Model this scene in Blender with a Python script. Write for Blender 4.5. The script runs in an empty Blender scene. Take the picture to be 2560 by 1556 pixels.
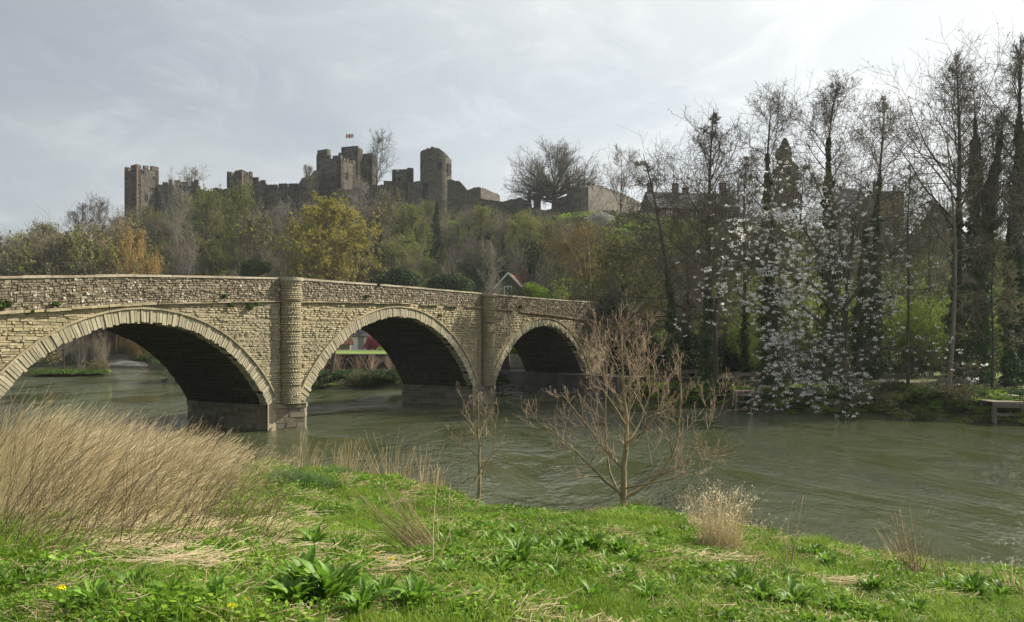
import bpy, math, random
import numpy as np
from mathutils import Vector, noise as mnoise

random.seed(7)
S = bpy.context.scene
COL = S.collection
# ------------------------------------------------------------------ camera, sky, sun
F, CX, HZ, CH = 2009.0, 1280.0, 853.0, 3.5          # focal length in photo pixels, principal column, horizon row, eye height
cam = bpy.data.cameras.new('camera'); camo = bpy.data.objects.new('camera', cam); COL.objects.link(camo)
camo.location = (0, 0, CH); camo.rotation_euler = (math.radians(90), 0, 0)
cam.sensor_width = 36; cam.lens = 36 * F / 2560; cam.shift_y = 75 / 2560
cam.clip_start = 0.1; cam.clip_end = 4000
S.camera = camo

SUN_AZ, SUN_EL = math.radians(63), math.radians(37)   # azimuth from +Y towards +X
SD = Vector((math.sin(SUN_AZ) * math.cos(SUN_EL), math.cos(SUN_AZ) * math.cos(SUN_EL), math.sin(SUN_EL)))
sun = bpy.data.lights.new('sun', 'SUN'); sun.energy = 5.0; sun.angle = math.radians(0.6); sun.color = (1, .91, .76)
suno = bpy.data.objects.new('sun', sun); COL.objects.link(suno)
suno.rotation_euler = (-SD).to_track_quat('-Z', 'Y').to_euler()

world = bpy.data.worlds.new('World'); S.world = world; world.use_nodes = True
wt = world.node_tree; wn = wt.nodes; wl = wt.links; wn.clear()
def N(nt, t, **kw):
    n = nt.nodes.new(t)
    for k, v in kw.items():
        if hasattr(n, k): setattr(n, k, v)
        else: n.inputs[k].default_value = v
    return n
def ramp(nt, fac, stops, interp='LINEAR'):
    r = nt.nodes.new('ShaderNodeValToRGB'); r.color_ramp.interpolation = interp
    el = r.color_ramp.elements
    while len(el) < len(stops): el.new(.5)
    for e, (p, c) in zip(el, stops):
        e.position = p; e.color = (*c, 1) if len(c) == 3 else c
    nt.links.new(fac, r.inputs[0]); return r.outputs[0]
def M(nt, op, a, b=None, c=None):
    n = nt.nodes.new('ShaderNodeMath'); n.operation = op
    for i, v in enumerate((a, b, c)):
        if v is None: continue
        if isinstance(v, (int, float)): n.inputs[i].default_value = v
        else: nt.links.new(v, n.inputs[i])
    return n.outputs[0]
def MIX(nt, f, a, b, mode='MIX'):
    n = nt.nodes.new('ShaderNodeMix'); n.data_type = 'RGBA'; n.blend_type = mode
    for i, v in ((0, f), (6, a), (7, b)):
        if isinstance(v, (int, float)): n.inputs[i].default_value = v
        elif isinstance(v, tuple): n.inputs[i].default_value = (*v, 1)
        else: nt.links.new(v, n.inputs[i])
    return n.outputs[2]
tc = N(wt, 'ShaderNodeTexCoord')
sky = N(wt, 'ShaderNodeTexSky'); sky.sky_type = 'NISHITA'; sky.sun_disc = False
sky.sun_elevation = SUN_EL; sky.sun_rotation = SUN_AZ; sky.dust_density = 3
dt = N(wt, 'ShaderNodeVectorMath', operation='DOT_PRODUCT'); wl.new(tc.outputs['Generated'], dt.inputs[0]); dt.inputs[1].default_value = tuple(SD)
dot = dt.outputs['Value']
sep = N(wt, 'ShaderNodeSeparateXYZ'); wl.new(tc.outputs['Generated'], sep.inputs[0])
up = M(wt, 'MAXIMUM', sep.outputs[2], 0.0)
# flattened cloud coordinates: direction / (z + k) so that the layer thins to the horizon
dv = N(wt, 'ShaderNodeCombineXYZ')
zz = M(wt, 'ADD', up, .22)
wl.new(M(wt, 'DIVIDE', sep.outputs[0], zz), dv.inputs[0]); wl.new(M(wt, 'DIVIDE', sep.outputs[1], zz), dv.inputs[1]); wl.new(sep.outputs[2], dv.inputs[2])
cn = N(wt, 'ShaderNodeTexNoise', Scale=1.1, Detail=9, Roughness=.58, Distortion=.4); wl.new(dv.outputs[0], cn.inputs['Vector'])
cn2 = N(wt, 'ShaderNodeTexNoise', Scale=.55, Detail=5, Roughness=.5, Distortion=.2); wl.new(dv.outputs[0], cn2.inputs['Vector'])
t01 = M(wt, 'MAXIMUM', M(wt, 'MULTIPLY_ADD', dot, .5, .5), 0.0)
base = M(wt, 'MULTIPLY_ADD', M(wt, 'POWER', t01, 3.0), .68, .165)
hor = M(wt, 'MULTIPLY', M(wt, 'POWER', M(wt, 'SUBTRACT', 1.0, up), 5.0), .22)
lum = M(wt, 'ADD', base, hor)
cl = M(wt, 'MULTIPLY_ADD', M(wt, 'SUBTRACT', cn.outputs[0], .5), .58, 1.0)
cl2 = M(wt, 'MULTIPLY_ADD', M(wt, 'SUBTRACT', cn2.outputs[0], .5), .50, 1.0)
lum = M(wt, 'MULTIPLY', M(wt, 'MULTIPLY', lum, cl), cl2)
lum = M(wt, 'DIVIDE', lum, M(wt, 'POWER', M(wt, 'ADD', 1.0, M(wt, 'POWER', M(wt, 'DIVIDE', lum, .74), 4.0)), .25))
wsp = N(wt, 'ShaderNodeTexNoise', Scale=2.4, Detail=8, Roughness=.62, Distortion=1.6); wl.new(dv.outputs[0], wsp.inputs['Vector'])
lum = M(wt, 'MULTIPLY', lum, M(wt, 'MULTIPLY_ADD', ramp(wt, wsp.outputs[0], [(.48, (0, 0, 0)), (.70, (1, 1, 1))]), .16, .96))
tint = ramp(wt, M(wt, 'MULTIPLY', lum, 1.0), [(0, (.88, .97, 1.04)), (.3, (.90, .98, 1.04)), (.5, (.95, 1.0, 1.02)), (.75, (1.0, 1.0, .96))])
cloud = N(wt, 'ShaderNodeVectorMath', operation='SCALE'); wl.new(tint, cloud.inputs[0]); wl.new(M(wt, 'MULTIPLY', lum, 10.0), cloud.inputs['Scale'])
cf = ramp(wt, cn.outputs[0], [(.30, (.80,) * 3), (.60, (.97,) * 3)])
skymix = MIX(wt, cf, sky.outputs[0], cloud.outputs[0])
bg = N(wt, 'ShaderNodeBackground', Strength=.1); wl.new(skymix, bg.inputs[0])
wo = N(wt, 'ShaderNodeOutputWorld'); wl.new(bg.outputs[0], wo.inputs[0])

S.view_settings.view_transform = 'Standard'; S.view_settings.look = 'None'
S.view_settings.exposure = 0.70; S.view_settings.gamma = 1.0
try: S.view_settings.use_curve_mapping = False
except Exception: pass
S.render.engine = 'CYCLES'
S.cycles.max_bounces = 6; S.cycles.diffuse_bounces = 2; S.cycles.glossy_bounces = 3
S.cycles.transparent_max_bounces = 6; S.cycles.transmission_bounces = 3; S.cycles.volume_bounces = 0
S.cycles.sample_clamp_indirect = 4

# ------------------------------------------------------------------ helpers
def W(px, py, Y): return np.array(((px - CX) / F * Y, Y, CH + (HZ - py) / F * Y))
def G(px, py, z=0.0):
    Y = (CH - z) * F / (py - HZ); return np.array(((px - CX) / F * Y, Y, z))

def make_mesh(name, V, quads=None, tris=None, polys=None, attr=None, smooth=False):
    me = bpy.data.meshes.new(name)
    V = np.asarray(V, dtype=np.float32).reshape(-1, 3)
    if polys is not None:
        me.from_pydata([tuple(map(float, v)) for v in V], [], polys)
    else:
        q = np.asarray(quads if quads is not None else [], dtype=np.int32).reshape(-1, 4)
        t = np.asarray(tris if tris is not None else [], dtype=np.int32).reshape(-1, 3)
        me.vertices.add(len(V)); me.vertices.foreach_set('co', V.ravel())
        nl = q.size + t.size
        me.loops.add(nl); me.loops.foreach_set('vertex_index', np.concatenate([q.ravel(), t.ravel()]))
        me.polygons.add(len(q) + len(t))
        st = np.concatenate([np.arange(len(q)) * 4, q.size + np.arange(len(t)) * 3]).astype(np.int32)
        me.polygons.foreach_set('loop_start', st)
    if attr is not None:
        a = me.attributes.new('rnd', 'FLOAT', 'POINT'); a.data.foreach_set('value', np.asarray(attr, dtype=np.float32))
    me.update(calc_edges=True)
    if smooth: me.polygons.foreach_set('use_smooth', np.ones(len(me.polygons), dtype=bool))
    return me

def link(name, me, mat=None, parent=None, **props):
    o = bpy.data.objects.new(name, me); COL.objects.link(o)
    if mat is not None and me is not None and not me.materials: me.materials.append(mat)
    if parent is not None: o.parent = parent
    for k, v in props.items(): o[k] = v
    return o
def thing(name, label, cat, loc=(0, 0, 0), group=None, rz=0):
    o = bpy.data.objects.new(name, None); COL.objects.link(o); o.location = tuple(map(float, loc)); o.rotation_euler = (0, 0, rz)
    o['label'] = label; o['category'] = cat
    if group: o['group'] = group
    o.empty_display_size = .2
    return o
def copy_thing(o, loc, rz=0, scale=1, label=None, group=None):
    r = o.copy(); COL.objects.link(r); r.location = tuple(map(float, loc)); r.rotation_euler = (0, 0, rz)
    r.scale = (scale,) * 3 if isinstance(scale, (int, float)) else scale
    if label: r['label'] = label
    if group: r['group'] = group
    for ch in o.children:
        c = ch.copy(); COL.objects.link(c); c.parent = r
        for g in ch.children:
            d = g.copy(); COL.objects.link(d); d.parent = c
    return r

class MB:                                            # collects boxes and polygons into one mesh
    def __init__(s): s.v = []; s.f = []; s.r = []
    def add(s, V, Fc, r=None):
        o = len(s.v); s.v += [tuple(map(float, p)) for p in V]; s.f += [tuple(i + o for i in f) for f in Fc]
        s.r += [random.random() if r is None else r] * len(V)
    def hexa(s, P, r=None):                          # P: 8 corners, bottom four then top four
        s.add(P, [(3, 2, 1, 0), (4, 5, 6, 7), (0, 1, 5, 4), (1, 2, 6, 5), (2, 3, 7, 6), (3, 0, 4, 7)], r)
    def box(s, x0, x1, y0, y1, z0, z1, r=None):
        s.hexa([(x0, y0, z0), (x1, y0, z0), (x1, y1, z0), (x0, y1, z0), (x0, y0, z1), (x1, y0, z1), (x1, y1, z1), (x0, y1, z1)], r)
    def bar(s, a, b, w, h, r=None, up=(0, 0, 1)):
        a = Vector(a); b = Vector(b); d = (b - a).normalized(); upv = Vector(up)
        if abs(d.dot(upv)) > .95: upv = Vector((1, 0, 0))
        sx = d.cross(upv).normalized() * w / 2; sy = sx.cross(d).normalized() * h / 2
        s.hexa([a - sx - sy, a + sx - sy, a + sx + sy, a - sx + sy, b - sx - sy, b + sx - sy, b + sx + sy, b - sx + sy], r)
    def prism(s, poly, z0, z1, r=None):
        n = len(poly); z0 = z0 if hasattr(z0, '__len__') else [z0] * n; z1 = z1 if hasattr(z1, '__len__') else [z1] * n
        V = [(p[0], p[1], z0[i]) for i, p in enumerate(poly)] + [(p[0], p[1], z1[i]) for i, p in enumerate(poly)]
        s.add(V, [tuple(range(n))[::-1], tuple(range(n, 2 * n))] + [(i, (i + 1) % n, n + (i + 1) % n, n + i) for i in range(n)], r)
    def tube(s, pts, rad, k=8, r=None):
        P = np.array(pts, float)[None]; R = np.array(rad if hasattr(rad, '__len__') else [rad] * len(pts), float)[None]
        V, Q, T = tubes(P, R, k); s.add(V, [tuple(q) for q in Q] + [tuple(t) for t in T], r)
    def mesh(s, name, smooth=False): return make_mesh(name, s.v, polys=s.f, attr=s.r, smooth=smooth)
    def build(s, name, mat, parent=None, smooth=False, **kw): return link(name, s.mesh(name, smooth), mat, parent, **kw)

def tubes(P, R, k=3):
    """P [B,n,3], R [B,n] -> verts, quads, tris (tip closed to a fan)"""
    B, n, _ = P.shape
    T = np.empty_like(P); T[:, 1:-1] = P[:, 2:] - P[:, :-2]; T[:, 0] = P[:, 1] - P[:, 0]; T[:, -1] = P[:, -1] - P[:, -2]
    T /= np.linalg.norm(T, axis=2, keepdims=True) + 1e-9
    D = P[:, -1] - P[:, 0]; ref = np.zeros((B, 3)); vert = np.abs(D[:, 2]) > .7 * np.linalg.norm(D, axis=1)
    ref[vert, 0] = 1; ref[~vert, 2] = 1
    U = np.cross(T, ref[:, None, :]); U /= np.linalg.norm(U, axis=2, keepdims=True) + 1e-9
    Vv = np.cross(T, U)
    a = np.arange(k) * 2 * np.pi / k
    ring = P[:, :, None] + R[:, :, None, None] * (np.cos(a)[None, None, :, None] * U[:, :, None] + np.sin(a)[None, None, :, None] * Vv[:, :, None])
    V = ring.reshape(-1, 3)
    idx = np.arange(B * n * k).reshape(B, n, k); nx = np.roll(idx, -1, axis=2)
    Q = np.stack([idx[:, :-1], nx[:, :-1], nx[:, 1:], idx[:, 1:]], axis=-1).reshape(-1, 4)
    tip = idx[:, -1]
    Tt = np.stack([tip[:, np.zeros(k - 2, int)], tip[:, 1:k - 1], tip[:, 2:k]], axis=-1).reshape(-1, 3)
    return V, Q, Tt

def joinm(parts):
    Vs, Qs, Ts, o = [], [], [], 0
    for V, Q, T in parts:
        Vs.append(V); Qs.append(np.asarray(Q, int).reshape(-1, 4) + o); Ts.append(np.asarray(T, int).reshape(-1, 3) + o); o += len(V)
    return np.concatenate(Vs), np.concatenate(Qs), np.concatenate(Ts)

# ------------------------------------------------------------------ materials
MATS = {}
def pmat(name, cols, scale=4, detail=5, rough=.9, bump=.3, bscale=None, rnd=.0, attr=0, transl=0, spec=.25, tint=None, coord='Object', bdist=.02, stretch=None, extra=None):
    """cols: albedo stops over a noise; rnd: brightness spread per object; attr: weight of the per-piece value"""
    m = bpy.data.materials.new(name); m.use_nodes = True; nt = m.node_tree; nt.nodes.clear()
    co = N(nt, 'ShaderNodeTexCoord').outputs[coord] if coord != 'World' else N(nt, 'ShaderNodeNewGeometry').outputs['Position']
    if stretch:
        mp = N(nt, 'ShaderNodeMapping'); mp.inputs['Scale'].default_value = stretch; nt.links.new(co, mp.inputs[0]); co = mp.outputs[0]
    no = N(nt, 'ShaderNodeTexNoise', Scale=scale, Detail=detail, Roughness=.62); nt.links.new(co, no.inputs['Vector'])
    fac = ramp(nt, no.outputs[0], [(.28, (0, 0, 0)), (.72, (1, 1, 1))])
    if attr:
        at = N(nt, 'ShaderNodeAttribute', attribute_name='rnd')
        fac = M(nt, 'ADD', M(nt, 'MULTIPLY', fac, 1 - attr), M(nt, 'MULTIPLY', at.outputs['Fac'], attr))
    n = len(cols); c = ramp(nt, fac, [(i / (n - 1), cols[i]) for i in range(n)])
    if rnd:
        oi = N(nt, 'ShaderNodeObjectInfo')
        b = M(nt, 'MULTIPLY_ADD', oi.outputs['Random'], 2 * rnd, 1 - rnd)
        vs = N(nt, 'ShaderNodeVectorMath', operation='SCALE'); nt.links.new(c, vs.inputs[0]); nt.links.new(b, vs.inputs['Scale']); c = vs.outputs[0]
    if extra: c = extra(nt, c, co)
    p = N(nt, 'ShaderNodeBsdfPrincipled', Roughness=rough); p.inputs['Specular IOR Level'].default_value = spec
    nt.links.new(c, p.inputs['Base Color'])
    if bump:
        bn = N(nt, 'ShaderNodeTexNoise', Scale=bscale or scale * 4, Detail=6, Roughness=.7); nt.links.new(co, bn.inputs['Vector'])
        bp = N(nt, 'ShaderNodeBump', Strength=bump, Distance=bdist); nt.links.new(bn.outputs[0], bp.inputs['Height']); nt.links.new(bp.outputs[0], p.inputs['Normal'])
    sh = p.outputs[0]
    if transl:
        tr = N(nt, 'ShaderNodeBsdfTranslucent'); nt.links.new(c, tr.inputs[0])
        mx = N(nt, 'ShaderNodeMixShader'); mx.inputs[0].default_value = transl; nt.links.new(sh, mx.inputs[1]); nt.links.new(tr.outputs[0], mx.inputs[2]); sh = mx.outputs[0]
    out = N(nt, 'ShaderNodeOutputMaterial'); nt.links.new(sh, out.inputs[0])
    MATS[name] = m; return m

def ex_bridge(nt, c, co):                            # big tonal drift, soot streaks, damp algae near the water
    ge = N(nt, 'ShaderNodeNewGeometry')
    n1 = N(nt, 'ShaderNodeTexNoise', Scale=.35, Detail=4, Roughness=.6); nt.links.new(ge.outputs['Position'], n1.inputs['Vector'])
    c = MIX(nt, ramp(nt, n1.outputs[0], [(.38, (0, 0, 0)), (.66, (.75, .75, .75))]), c, (.27, .245, .175))
    mp = N(nt, 'ShaderNodeMapping'); mp.inputs['Scale'].default_value = (2.2, 2.2, .5); nt.links.new(ge.outputs['Position'], mp.inputs[0])
    n2 = N(nt, 'ShaderNodeTexNoise', Scale=1.0, Detail=5, Roughness=.7); nt.links.new(mp.outputs[0], n2.inputs['Vector'])
    c = MIX(nt, ramp(nt, n2.outputs[0], [(.50, (0, 0, 0)), (.72, (.62, .62, .62))]), c, (.13, .115, .075))
    n3 = N(nt, 'ShaderNodeTexNoise', Scale=9, Detail=5, Roughness=.7); nt.links.new(ge.outputs['Position'], n3.inputs['Vector'])
    c = MIX(nt, ramp(nt, n3.outputs[0], [(.60, (0, 0, 0)), (.68, (.5, .5, .5))]), c, (.50, .47, .38))
    n5 = N(nt, 'ShaderNodeTexNoise', Scale=26, Detail=4, Roughness=.75); nt.links.new(ge.outputs['Position'], n5.inputs['Vector'])
    c = MIX(nt, ramp(nt, n5.outputs[0], [(.46, (0, 0, 0)), (.62, (.6, .6, .6))]), c, (.15, .13, .085))
    sp = N(nt, 'ShaderNodeSeparateXYZ'); nt.links.new(ge.outputs['Position'], sp.inputs[0])
    w = M(nt, 'ADD', sp.outputs[2], M(nt, 'MULTIPLY', n2.outputs[0], .8))
    c = MIX(nt, ramp(nt, w, [(.75, (.85, .85, .85)), (1.0, (0, 0, 0))]), c, (.10, .09, .07))
    return c
def ex_parapet(nt, c, co):                           # pale lichen blotches and dark grime on the rubble parapet
    ge = N(nt, 'ShaderNodeNewGeometry')
    n1 = N(nt, 'ShaderNodeTexNoise', Scale=.8, Detail=5, Roughness=.65); nt.links.new(ge.outputs['Position'], n1.inputs['Vector'])
    c = MIX(nt, ramp(nt, n1.outputs[0], [(.35, (0, 0, 0)), (.70, (.7, .7, .7))]), c, (.17, .145, .105))
    n3 = N(nt, 'ShaderNodeTexNoise', Scale=6, Detail=6, Roughness=.7, Distortion=.5); nt.links.new(ge.outputs['Position'], n3.inputs['Vector'])
    c = MIX(nt, ramp(nt, n3.outputs[0], [(.56, (0, 0, 0)), (.62, (.85, .85, .85))]), c, (.60, .57, .48))
    return c
stone_m = pmat('bridge_stone', [(.26, .215, .13), (.40, .34, .205), (.48, .415, .255), (.34, .285, .18), (.53, .465, .31)], 3, attr=.7, bump=.9, bscale=22, bdist=.02, coord='World', extra=ex_bridge)
vous_m = pmat('voussoir_stone', [(.20, .18, .12), (.37, .33, .22), (.30, .275, .20), (.43, .39, .28), (.33, .30, .19)], 5, attr=.7, bump=.9, bscale=22, bdist=.02, coord='World')
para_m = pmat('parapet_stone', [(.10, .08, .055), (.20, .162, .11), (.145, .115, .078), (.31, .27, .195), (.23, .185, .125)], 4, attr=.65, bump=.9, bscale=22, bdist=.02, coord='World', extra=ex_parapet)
cope_m = pmat('coping_stone', [(.18, .155, .115), (.32, .28, .21), (.46, .42, .33)], 9, attr=.4, bump=.6, bscale=25, coord='World')
mortar_m = pmat('lime_mortar', [(.25, .215, .14), (.36, .31, .21)], 6, bump=.8, bscale=30, coord='World')
def brickpat(nt, c, co, sc=(1, 1, 1), bw=.5, rh=.16, dark=.55):
    br = N(nt, 'ShaderNodeTexBrick', Scale=1.0); br.inputs['Brick Width'].default_value = bw; br.inputs['Row Height'].default_value = rh
    br.inputs['Mortar Size'].default_value = .02; br.inputs['Color1'].default_value = (1, 1, 1, 1); br.inputs['Color2'].default_value = (.6, .6, .6, 1); br.inputs['Mortar'].default_value = (dark, dark, dark, 1)
    ge = N(nt, 'ShaderNodeNewGeometry'); sp = N(nt, 'ShaderNodeSeparateXYZ'); nt.links.new(ge.outputs['Position'], sp.inputs[0])
    cb = N(nt, 'ShaderNodeCombineXYZ'); nt.links.new(M(nt, 'ADD', M(nt, 'MULTIPLY', sp.outputs[0], .85), M(nt, 'MULTIPLY', sp.outputs[1], .6)), cb.inputs[0]); nt.links.new(sp.outputs[2], cb.inputs[1])
    nt.links.new(cb.outputs[0], br.inputs['Vector'])
    return MIX(nt, 1.0, c, br.outputs[0], 'MULTIPLY')
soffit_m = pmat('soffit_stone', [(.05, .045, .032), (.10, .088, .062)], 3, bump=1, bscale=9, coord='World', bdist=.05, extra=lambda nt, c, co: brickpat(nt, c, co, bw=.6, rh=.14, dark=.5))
def ex_castle(nt, c, co):
    ge = N(nt, 'ShaderNodeNewGeometry')
    n1 = N(nt, 'ShaderNodeTexNoise', Scale=.28, Detail=6, Roughness=.7); nt.links.new(ge.outputs['Position'], n1.inputs['Vector'])
    c = MIX(nt, ramp(nt, n1.outputs[0], [(.40, (0, 0, 0)), (.65, (.7, .7, .7))]), c, (.11, .095, .08))
    return brickpat(nt, c, co, bw=1.1, rh=.5, dark=.5)
castle_m = pmat('castle_stone', [(.07, .065, .055), (.22, .20, .16), (.12, .112, .095), (.36, .33, .26)], 1.1, detail=9, bump=1, bscale=2.4, bdist=.25, coord='World', extra=ex_castle)
quoin_m = pmat('red_sandstone', [(.15, .105, .08), (.22, .16, .12)], 2, coord='World')
void_m = pmat('dark_opening', [(.015, .015, .017), (.02, .02, .02)], 2, bump=0)
white_m = pmat('white_paint', [(.66, .65, .62), (.78, .77, .74)], 1.5, bump=.1)
slate_m = pmat('roof_slate', [(.07, .07, .08), (.12, .12, .13)], 2, attr=.5, bump=.4)
tile_m = pmat('clay_tile', [(.22, .10, .07), (.32, .16, .11)], 2, attr=.5, bump=.4)
brick_m = pmat('red_brick', [(.14, .08, .065), (.22, .125, .10)], 3, attr=.3, bump=.2, coord='World', extra=lambda nt, c, co: brickpat(nt, c, co, bw=.5, rh=.2, dark=.7))
wood_m = pmat('weathered_wood', [(.13, .11, .085), (.24, .21, .165)], 6, attr=.5, bump=.5, stretch=(1, 1, 6))
concrete_m = pmat('old_concrete', [(.20, .185, .16), (.33, .31, .27)], 1.2, bump=.5, bscale=12, coord='World')
darkwall_m = pmat('dark_wall_stone', [(.05, .047, .04), (.10, .092, .075)], 2, attr=.6, bump=.8, bscale=14, coord='World')
rock_m = pmat('river_rock', [(.07, .065, .055), (.18, .165, .14)], 3, attr=.7, bump=.8, bscale=14, coord='World')
path_m = pmat('path_gravel', [(.22, .17, .12), (.34, .27, .20)], 3, bump=.4, bscale=30, coord='World')
metal_m = pmat('black_iron', [(.02, .02, .02), (.04, .04, .04)], 3, rough=.5, bump=0)
red_m = pmat('flag_red', [(.55, .02, .03), (.6, .03, .04)], 3, bump=0)
bark_m = pmat('bark_brown', [(.055, .045, .034), (.12, .10, .075)], 8, bump=.6, stretch=(1, 1, .25), rnd=.3)
twig_m = pmat('twig_brown', [(.135, .118, .078), (.23, .20, .135)], 5, bump=0, rnd=.3)
twigdark_m = pmat('twig_dark', [(.085, .075, .055), (.155, .135, .10)], 5, bump=0, rnd=.2)
twiggrey_m = pmat('twig_grey', [(.15, .135, .11), (.25, .225, .18)], 5, bump=0, rnd=.25)
willow_m = pmat('willow_orange', [(.26, .165, .05), (.42, .29, .10)], 5, bump=0, rnd=.1)
birch_m = pmat('birch_bark', [(.42, .39, .32), (.66, .62, .53)], 5, bump=.1)
budgreen_m = pmat('young_leaf_green', [(.13, .15, .035), (.24, .27, .06)], 2, bump=0, transl=.4, rnd=.2)
budyellow_m = pmat('young_leaf_yellow', [(.26, .22, .045), (.42, .38, .07)], 1, bump=0, transl=.4, rnd=.1)
budbrown_m = pmat('catkin_brown', [(.12, .115, .05), (.21, .19, .08)], 2, bump=0, rnd=.2)
ivy_m = pmat('ivy_leaf', [(.045, .08, .028), (.12, .19, .06)], 1.5, bump=0, rough=.75, spec=.2, transl=.12, rnd=.25)
hillivy_m = pmat('dark_evergreen', [(.03, .052, .025), (.09, .135, .05)], .8, bump=0, rough=.85, spec=.1, transl=.15, rnd=.3)
shrub_m = pmat('shrub_green', [(.05, .085, .022), (.12, .19, .04)], 1.2, bump=0, transl=.3, rnd=.25)
fresh_m = pmat('fresh_green', [(.16, .26, .03), (.30, .42, .06)], .8, bump=0, transl=.45, rnd=.2)
blossom_m = pmat('white_blossom', [(.88, .87, .85), (.95, .94, .93)], 3, bump=0, transl=.5)
blossompale_m = pmat('pale_blossom', [(.42, .41, .38), (.60, .58, .54)], 3, bump=0, transl=.3)
magenta_m = pmat('magenta_blossom', [(.36, .05, .09), (.55, .13, .20)], 3, bump=0, transl=.3)
pinktwig_m = pmat('twig_pinkish', [(.32, .22, .16), (.54, .41, .30)], 6, bump=0, rnd=.1)
alder_m = pmat('sapling_bark', [(.16, .125, .075), (.36, .30, .18)], 9, bump=.4, bscale=40, bdist=.004)
straw_m = pmat('straw', [(.44, .35, .22), (.76, .66, .46), (.90, .82, .63)], 3, attr=.8, bump=0, transl=.6)
strawdark_m = pmat('dead_stem', [(.16, .11, .06), (.30, .22, .13), (.48, .38, .24)], 3, attr=.9, bump=0)
grass_m = pmat('grass_blade', [(.07, .14, .015), (.20, .32, .03), (.36, .44, .07)], .7, attr=.45, bump=0, transl=.42, rough=.6, rnd=.25, coord='World')
herb_m = pmat('herb_leaf', [(.045, .11, .012), (.15, .29, .022), (.31, .44, .04)], .9, attr=.5, bump=0, transl=.38, rough=.55, rnd=.3, coord='World')
dock_m = pmat('dock_leaf', [(.07, .16, .018), (.16, .31, .03), (.27, .42, .05)], 2, attr=.5, bump=.15, transl=.38, rough=.5, spec=.35, rnd=.25)
tuft_m = pmat('blue_grass', [(.07, .14, .045), (.16, .26, .09)], 3, attr=.6, bump=0, transl=.35, rough=.5)
yellow_m = pmat('dandelion_yellow', [(.80, .64, .01), (.88, .74, .02)], 3, bump=0)
duck_m = pmat('duck_brown', [(.05, .035, .025), (.14, .10, .07)], 9, bump=0)

def ex_ground(nt, c, co):
    n1 = N(nt, 'ShaderNodeTexNoise', Scale=.9, Detail=5, Roughness=.6); nt.links.new(co, n1.inputs['Vector'])
    return MIX(nt, ramp(nt, n1.outputs[0], [(.42, (0, 0, 0)), (.6, (.8, .8, .8))]), c, (.10, .085, .05))
nearg_m = pmat('bank_turf', [(.045, .06, .015), (.09, .12, .025)], 5, bump=.6, bscale=20, coord='World', extra=ex_ground)
def ex_hill(nt, c, co):
    n1 = N(nt, 'ShaderNodeTexNoise', Scale=.09, Detail=5, Roughness=.6); nt.links.new(co, n1.inputs['Vector'])
    sp = N(nt, 'ShaderNodeSeparateXYZ'); nt.links.new(co, sp.inputs[0])
    g = ramp(nt, M(nt, 'MULTIPLY_ADD', sp.outputs[0], .01, .5), [(.72, (0, 0, 0)), (.85, (1, 1, 1))])   # meadow on the east slope
    c = MIX(nt, g, c, (.14, .21, .035))
    return MIX(nt, ramp(nt, n1.outputs[0], [(.45, (0, 0, 0)), (.6, (.55, .55, .55))]), c, (.055, .075, .022))
hill_m = pmat('hill_ground', [(.06, .05, .03), (.11, .10, .055)], .5, bump=.5, bscale=4, bdist=.2, coord='World', extra=ex_hill)
lawn_m = pmat('mown_lawn', [(.12, .20, .03), (.19, .29, .05)], .8, bump=.3, bscale=30, coord='World')
# ------------------------------------------------------------------ land and river
FB = np.array([(90, -30), (40, 15), (28, 26.5), (20.3, 33.8), (16, 36.8), (10.9, 40.9), (6.5, 48), (3.2, 53.0), (-1, 58.3), (-7.6, 57.6), (-14, 58), (-24, 68), (-38, 88), (-50, 110), (-64, 130), (-90, 150), (-160, 190), (-400, 300)], float)
NBp = [(2560, 1440), (2430, 1425), (2300, 1402), (2180, 1378), (2000, 1350), (1850, 1318), (1700, 1293), (1560, 1286), (1480, 1288), (1290, 1290), (1190, 1266), (1130, 1228), (1060, 1217), (850, 1195), (700, 1178), (520, 1160)]
NB = [(90, -90), (30, -16), (12, 4), (8.6, 8.5)] + [tuple(G(x, y, .34)[:2]) for x, y in NBp] + [(-10.5, 20.3), (-13, 20.8), (-15.8, 22.4), (-20, 28), (-30, 42), (-45, 66), (-52, 80), (-75, 105), (-110, 130), (-400, 240)]
NB = np.array(NB, float)
def pdist(X, Y, L):
    best = np.full(X.shape, 1e9)
    for a, b in zip(L[:-1], L[1:]):
        d = b - a; t = np.clip(((X - a[0]) * d[0] + (Y - a[1]) * d[1]) / (d @ d), 0, 1)
        best = np.minimum(best, np.hypot(X - a[0] - t * d[0], Y - a[1] - t * d[1]))
    return best
def inside(X, Y, L):
    c = np.zeros(X.shape, bool); n = len(L)
    for i in range(n):
        x1, y1 = L[i]; x2, y2 = L[(i + 1) % n]
        if y1 == y2: continue
        m = (y1 > Y) != (y2 > Y)
        c ^= m & (X < (x2 - x1) * (Y - y1) / (y2 - y1) + x1)
    return c
NEARP = np.vstack([NB, [(-900, 240), (-900, -500), (900, -500), (900, -90)]])
RIV = np.vstack([FB, NB[::-1]])
_rs = np.random.RandomState(3)
_ns = [(_rs.uniform(0, 6.28), _rs.uniform(0, 6.28), _rs.uniform(0, 6.28)) for _ in range(14)]
def fnoise(X, Y, f):                                 # cheap smooth noise from rotated sines
    r = 0
    for i, (a, p, q) in enumerate(_ns[:7]):
        k = f * (1 + .37 * i); r = r + np.sin((X * np.cos(a) + Y * np.sin(a)) * k + p + 1.3 * np.sin((Y * np.cos(a) - X * np.sin(a)) * k * .6 + q)) / (1 + .3 * i)
    return r / 3.2
def sst(t): t = np.clip(t, 0, 1); return t * t * (3 - 2 * t)
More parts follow.
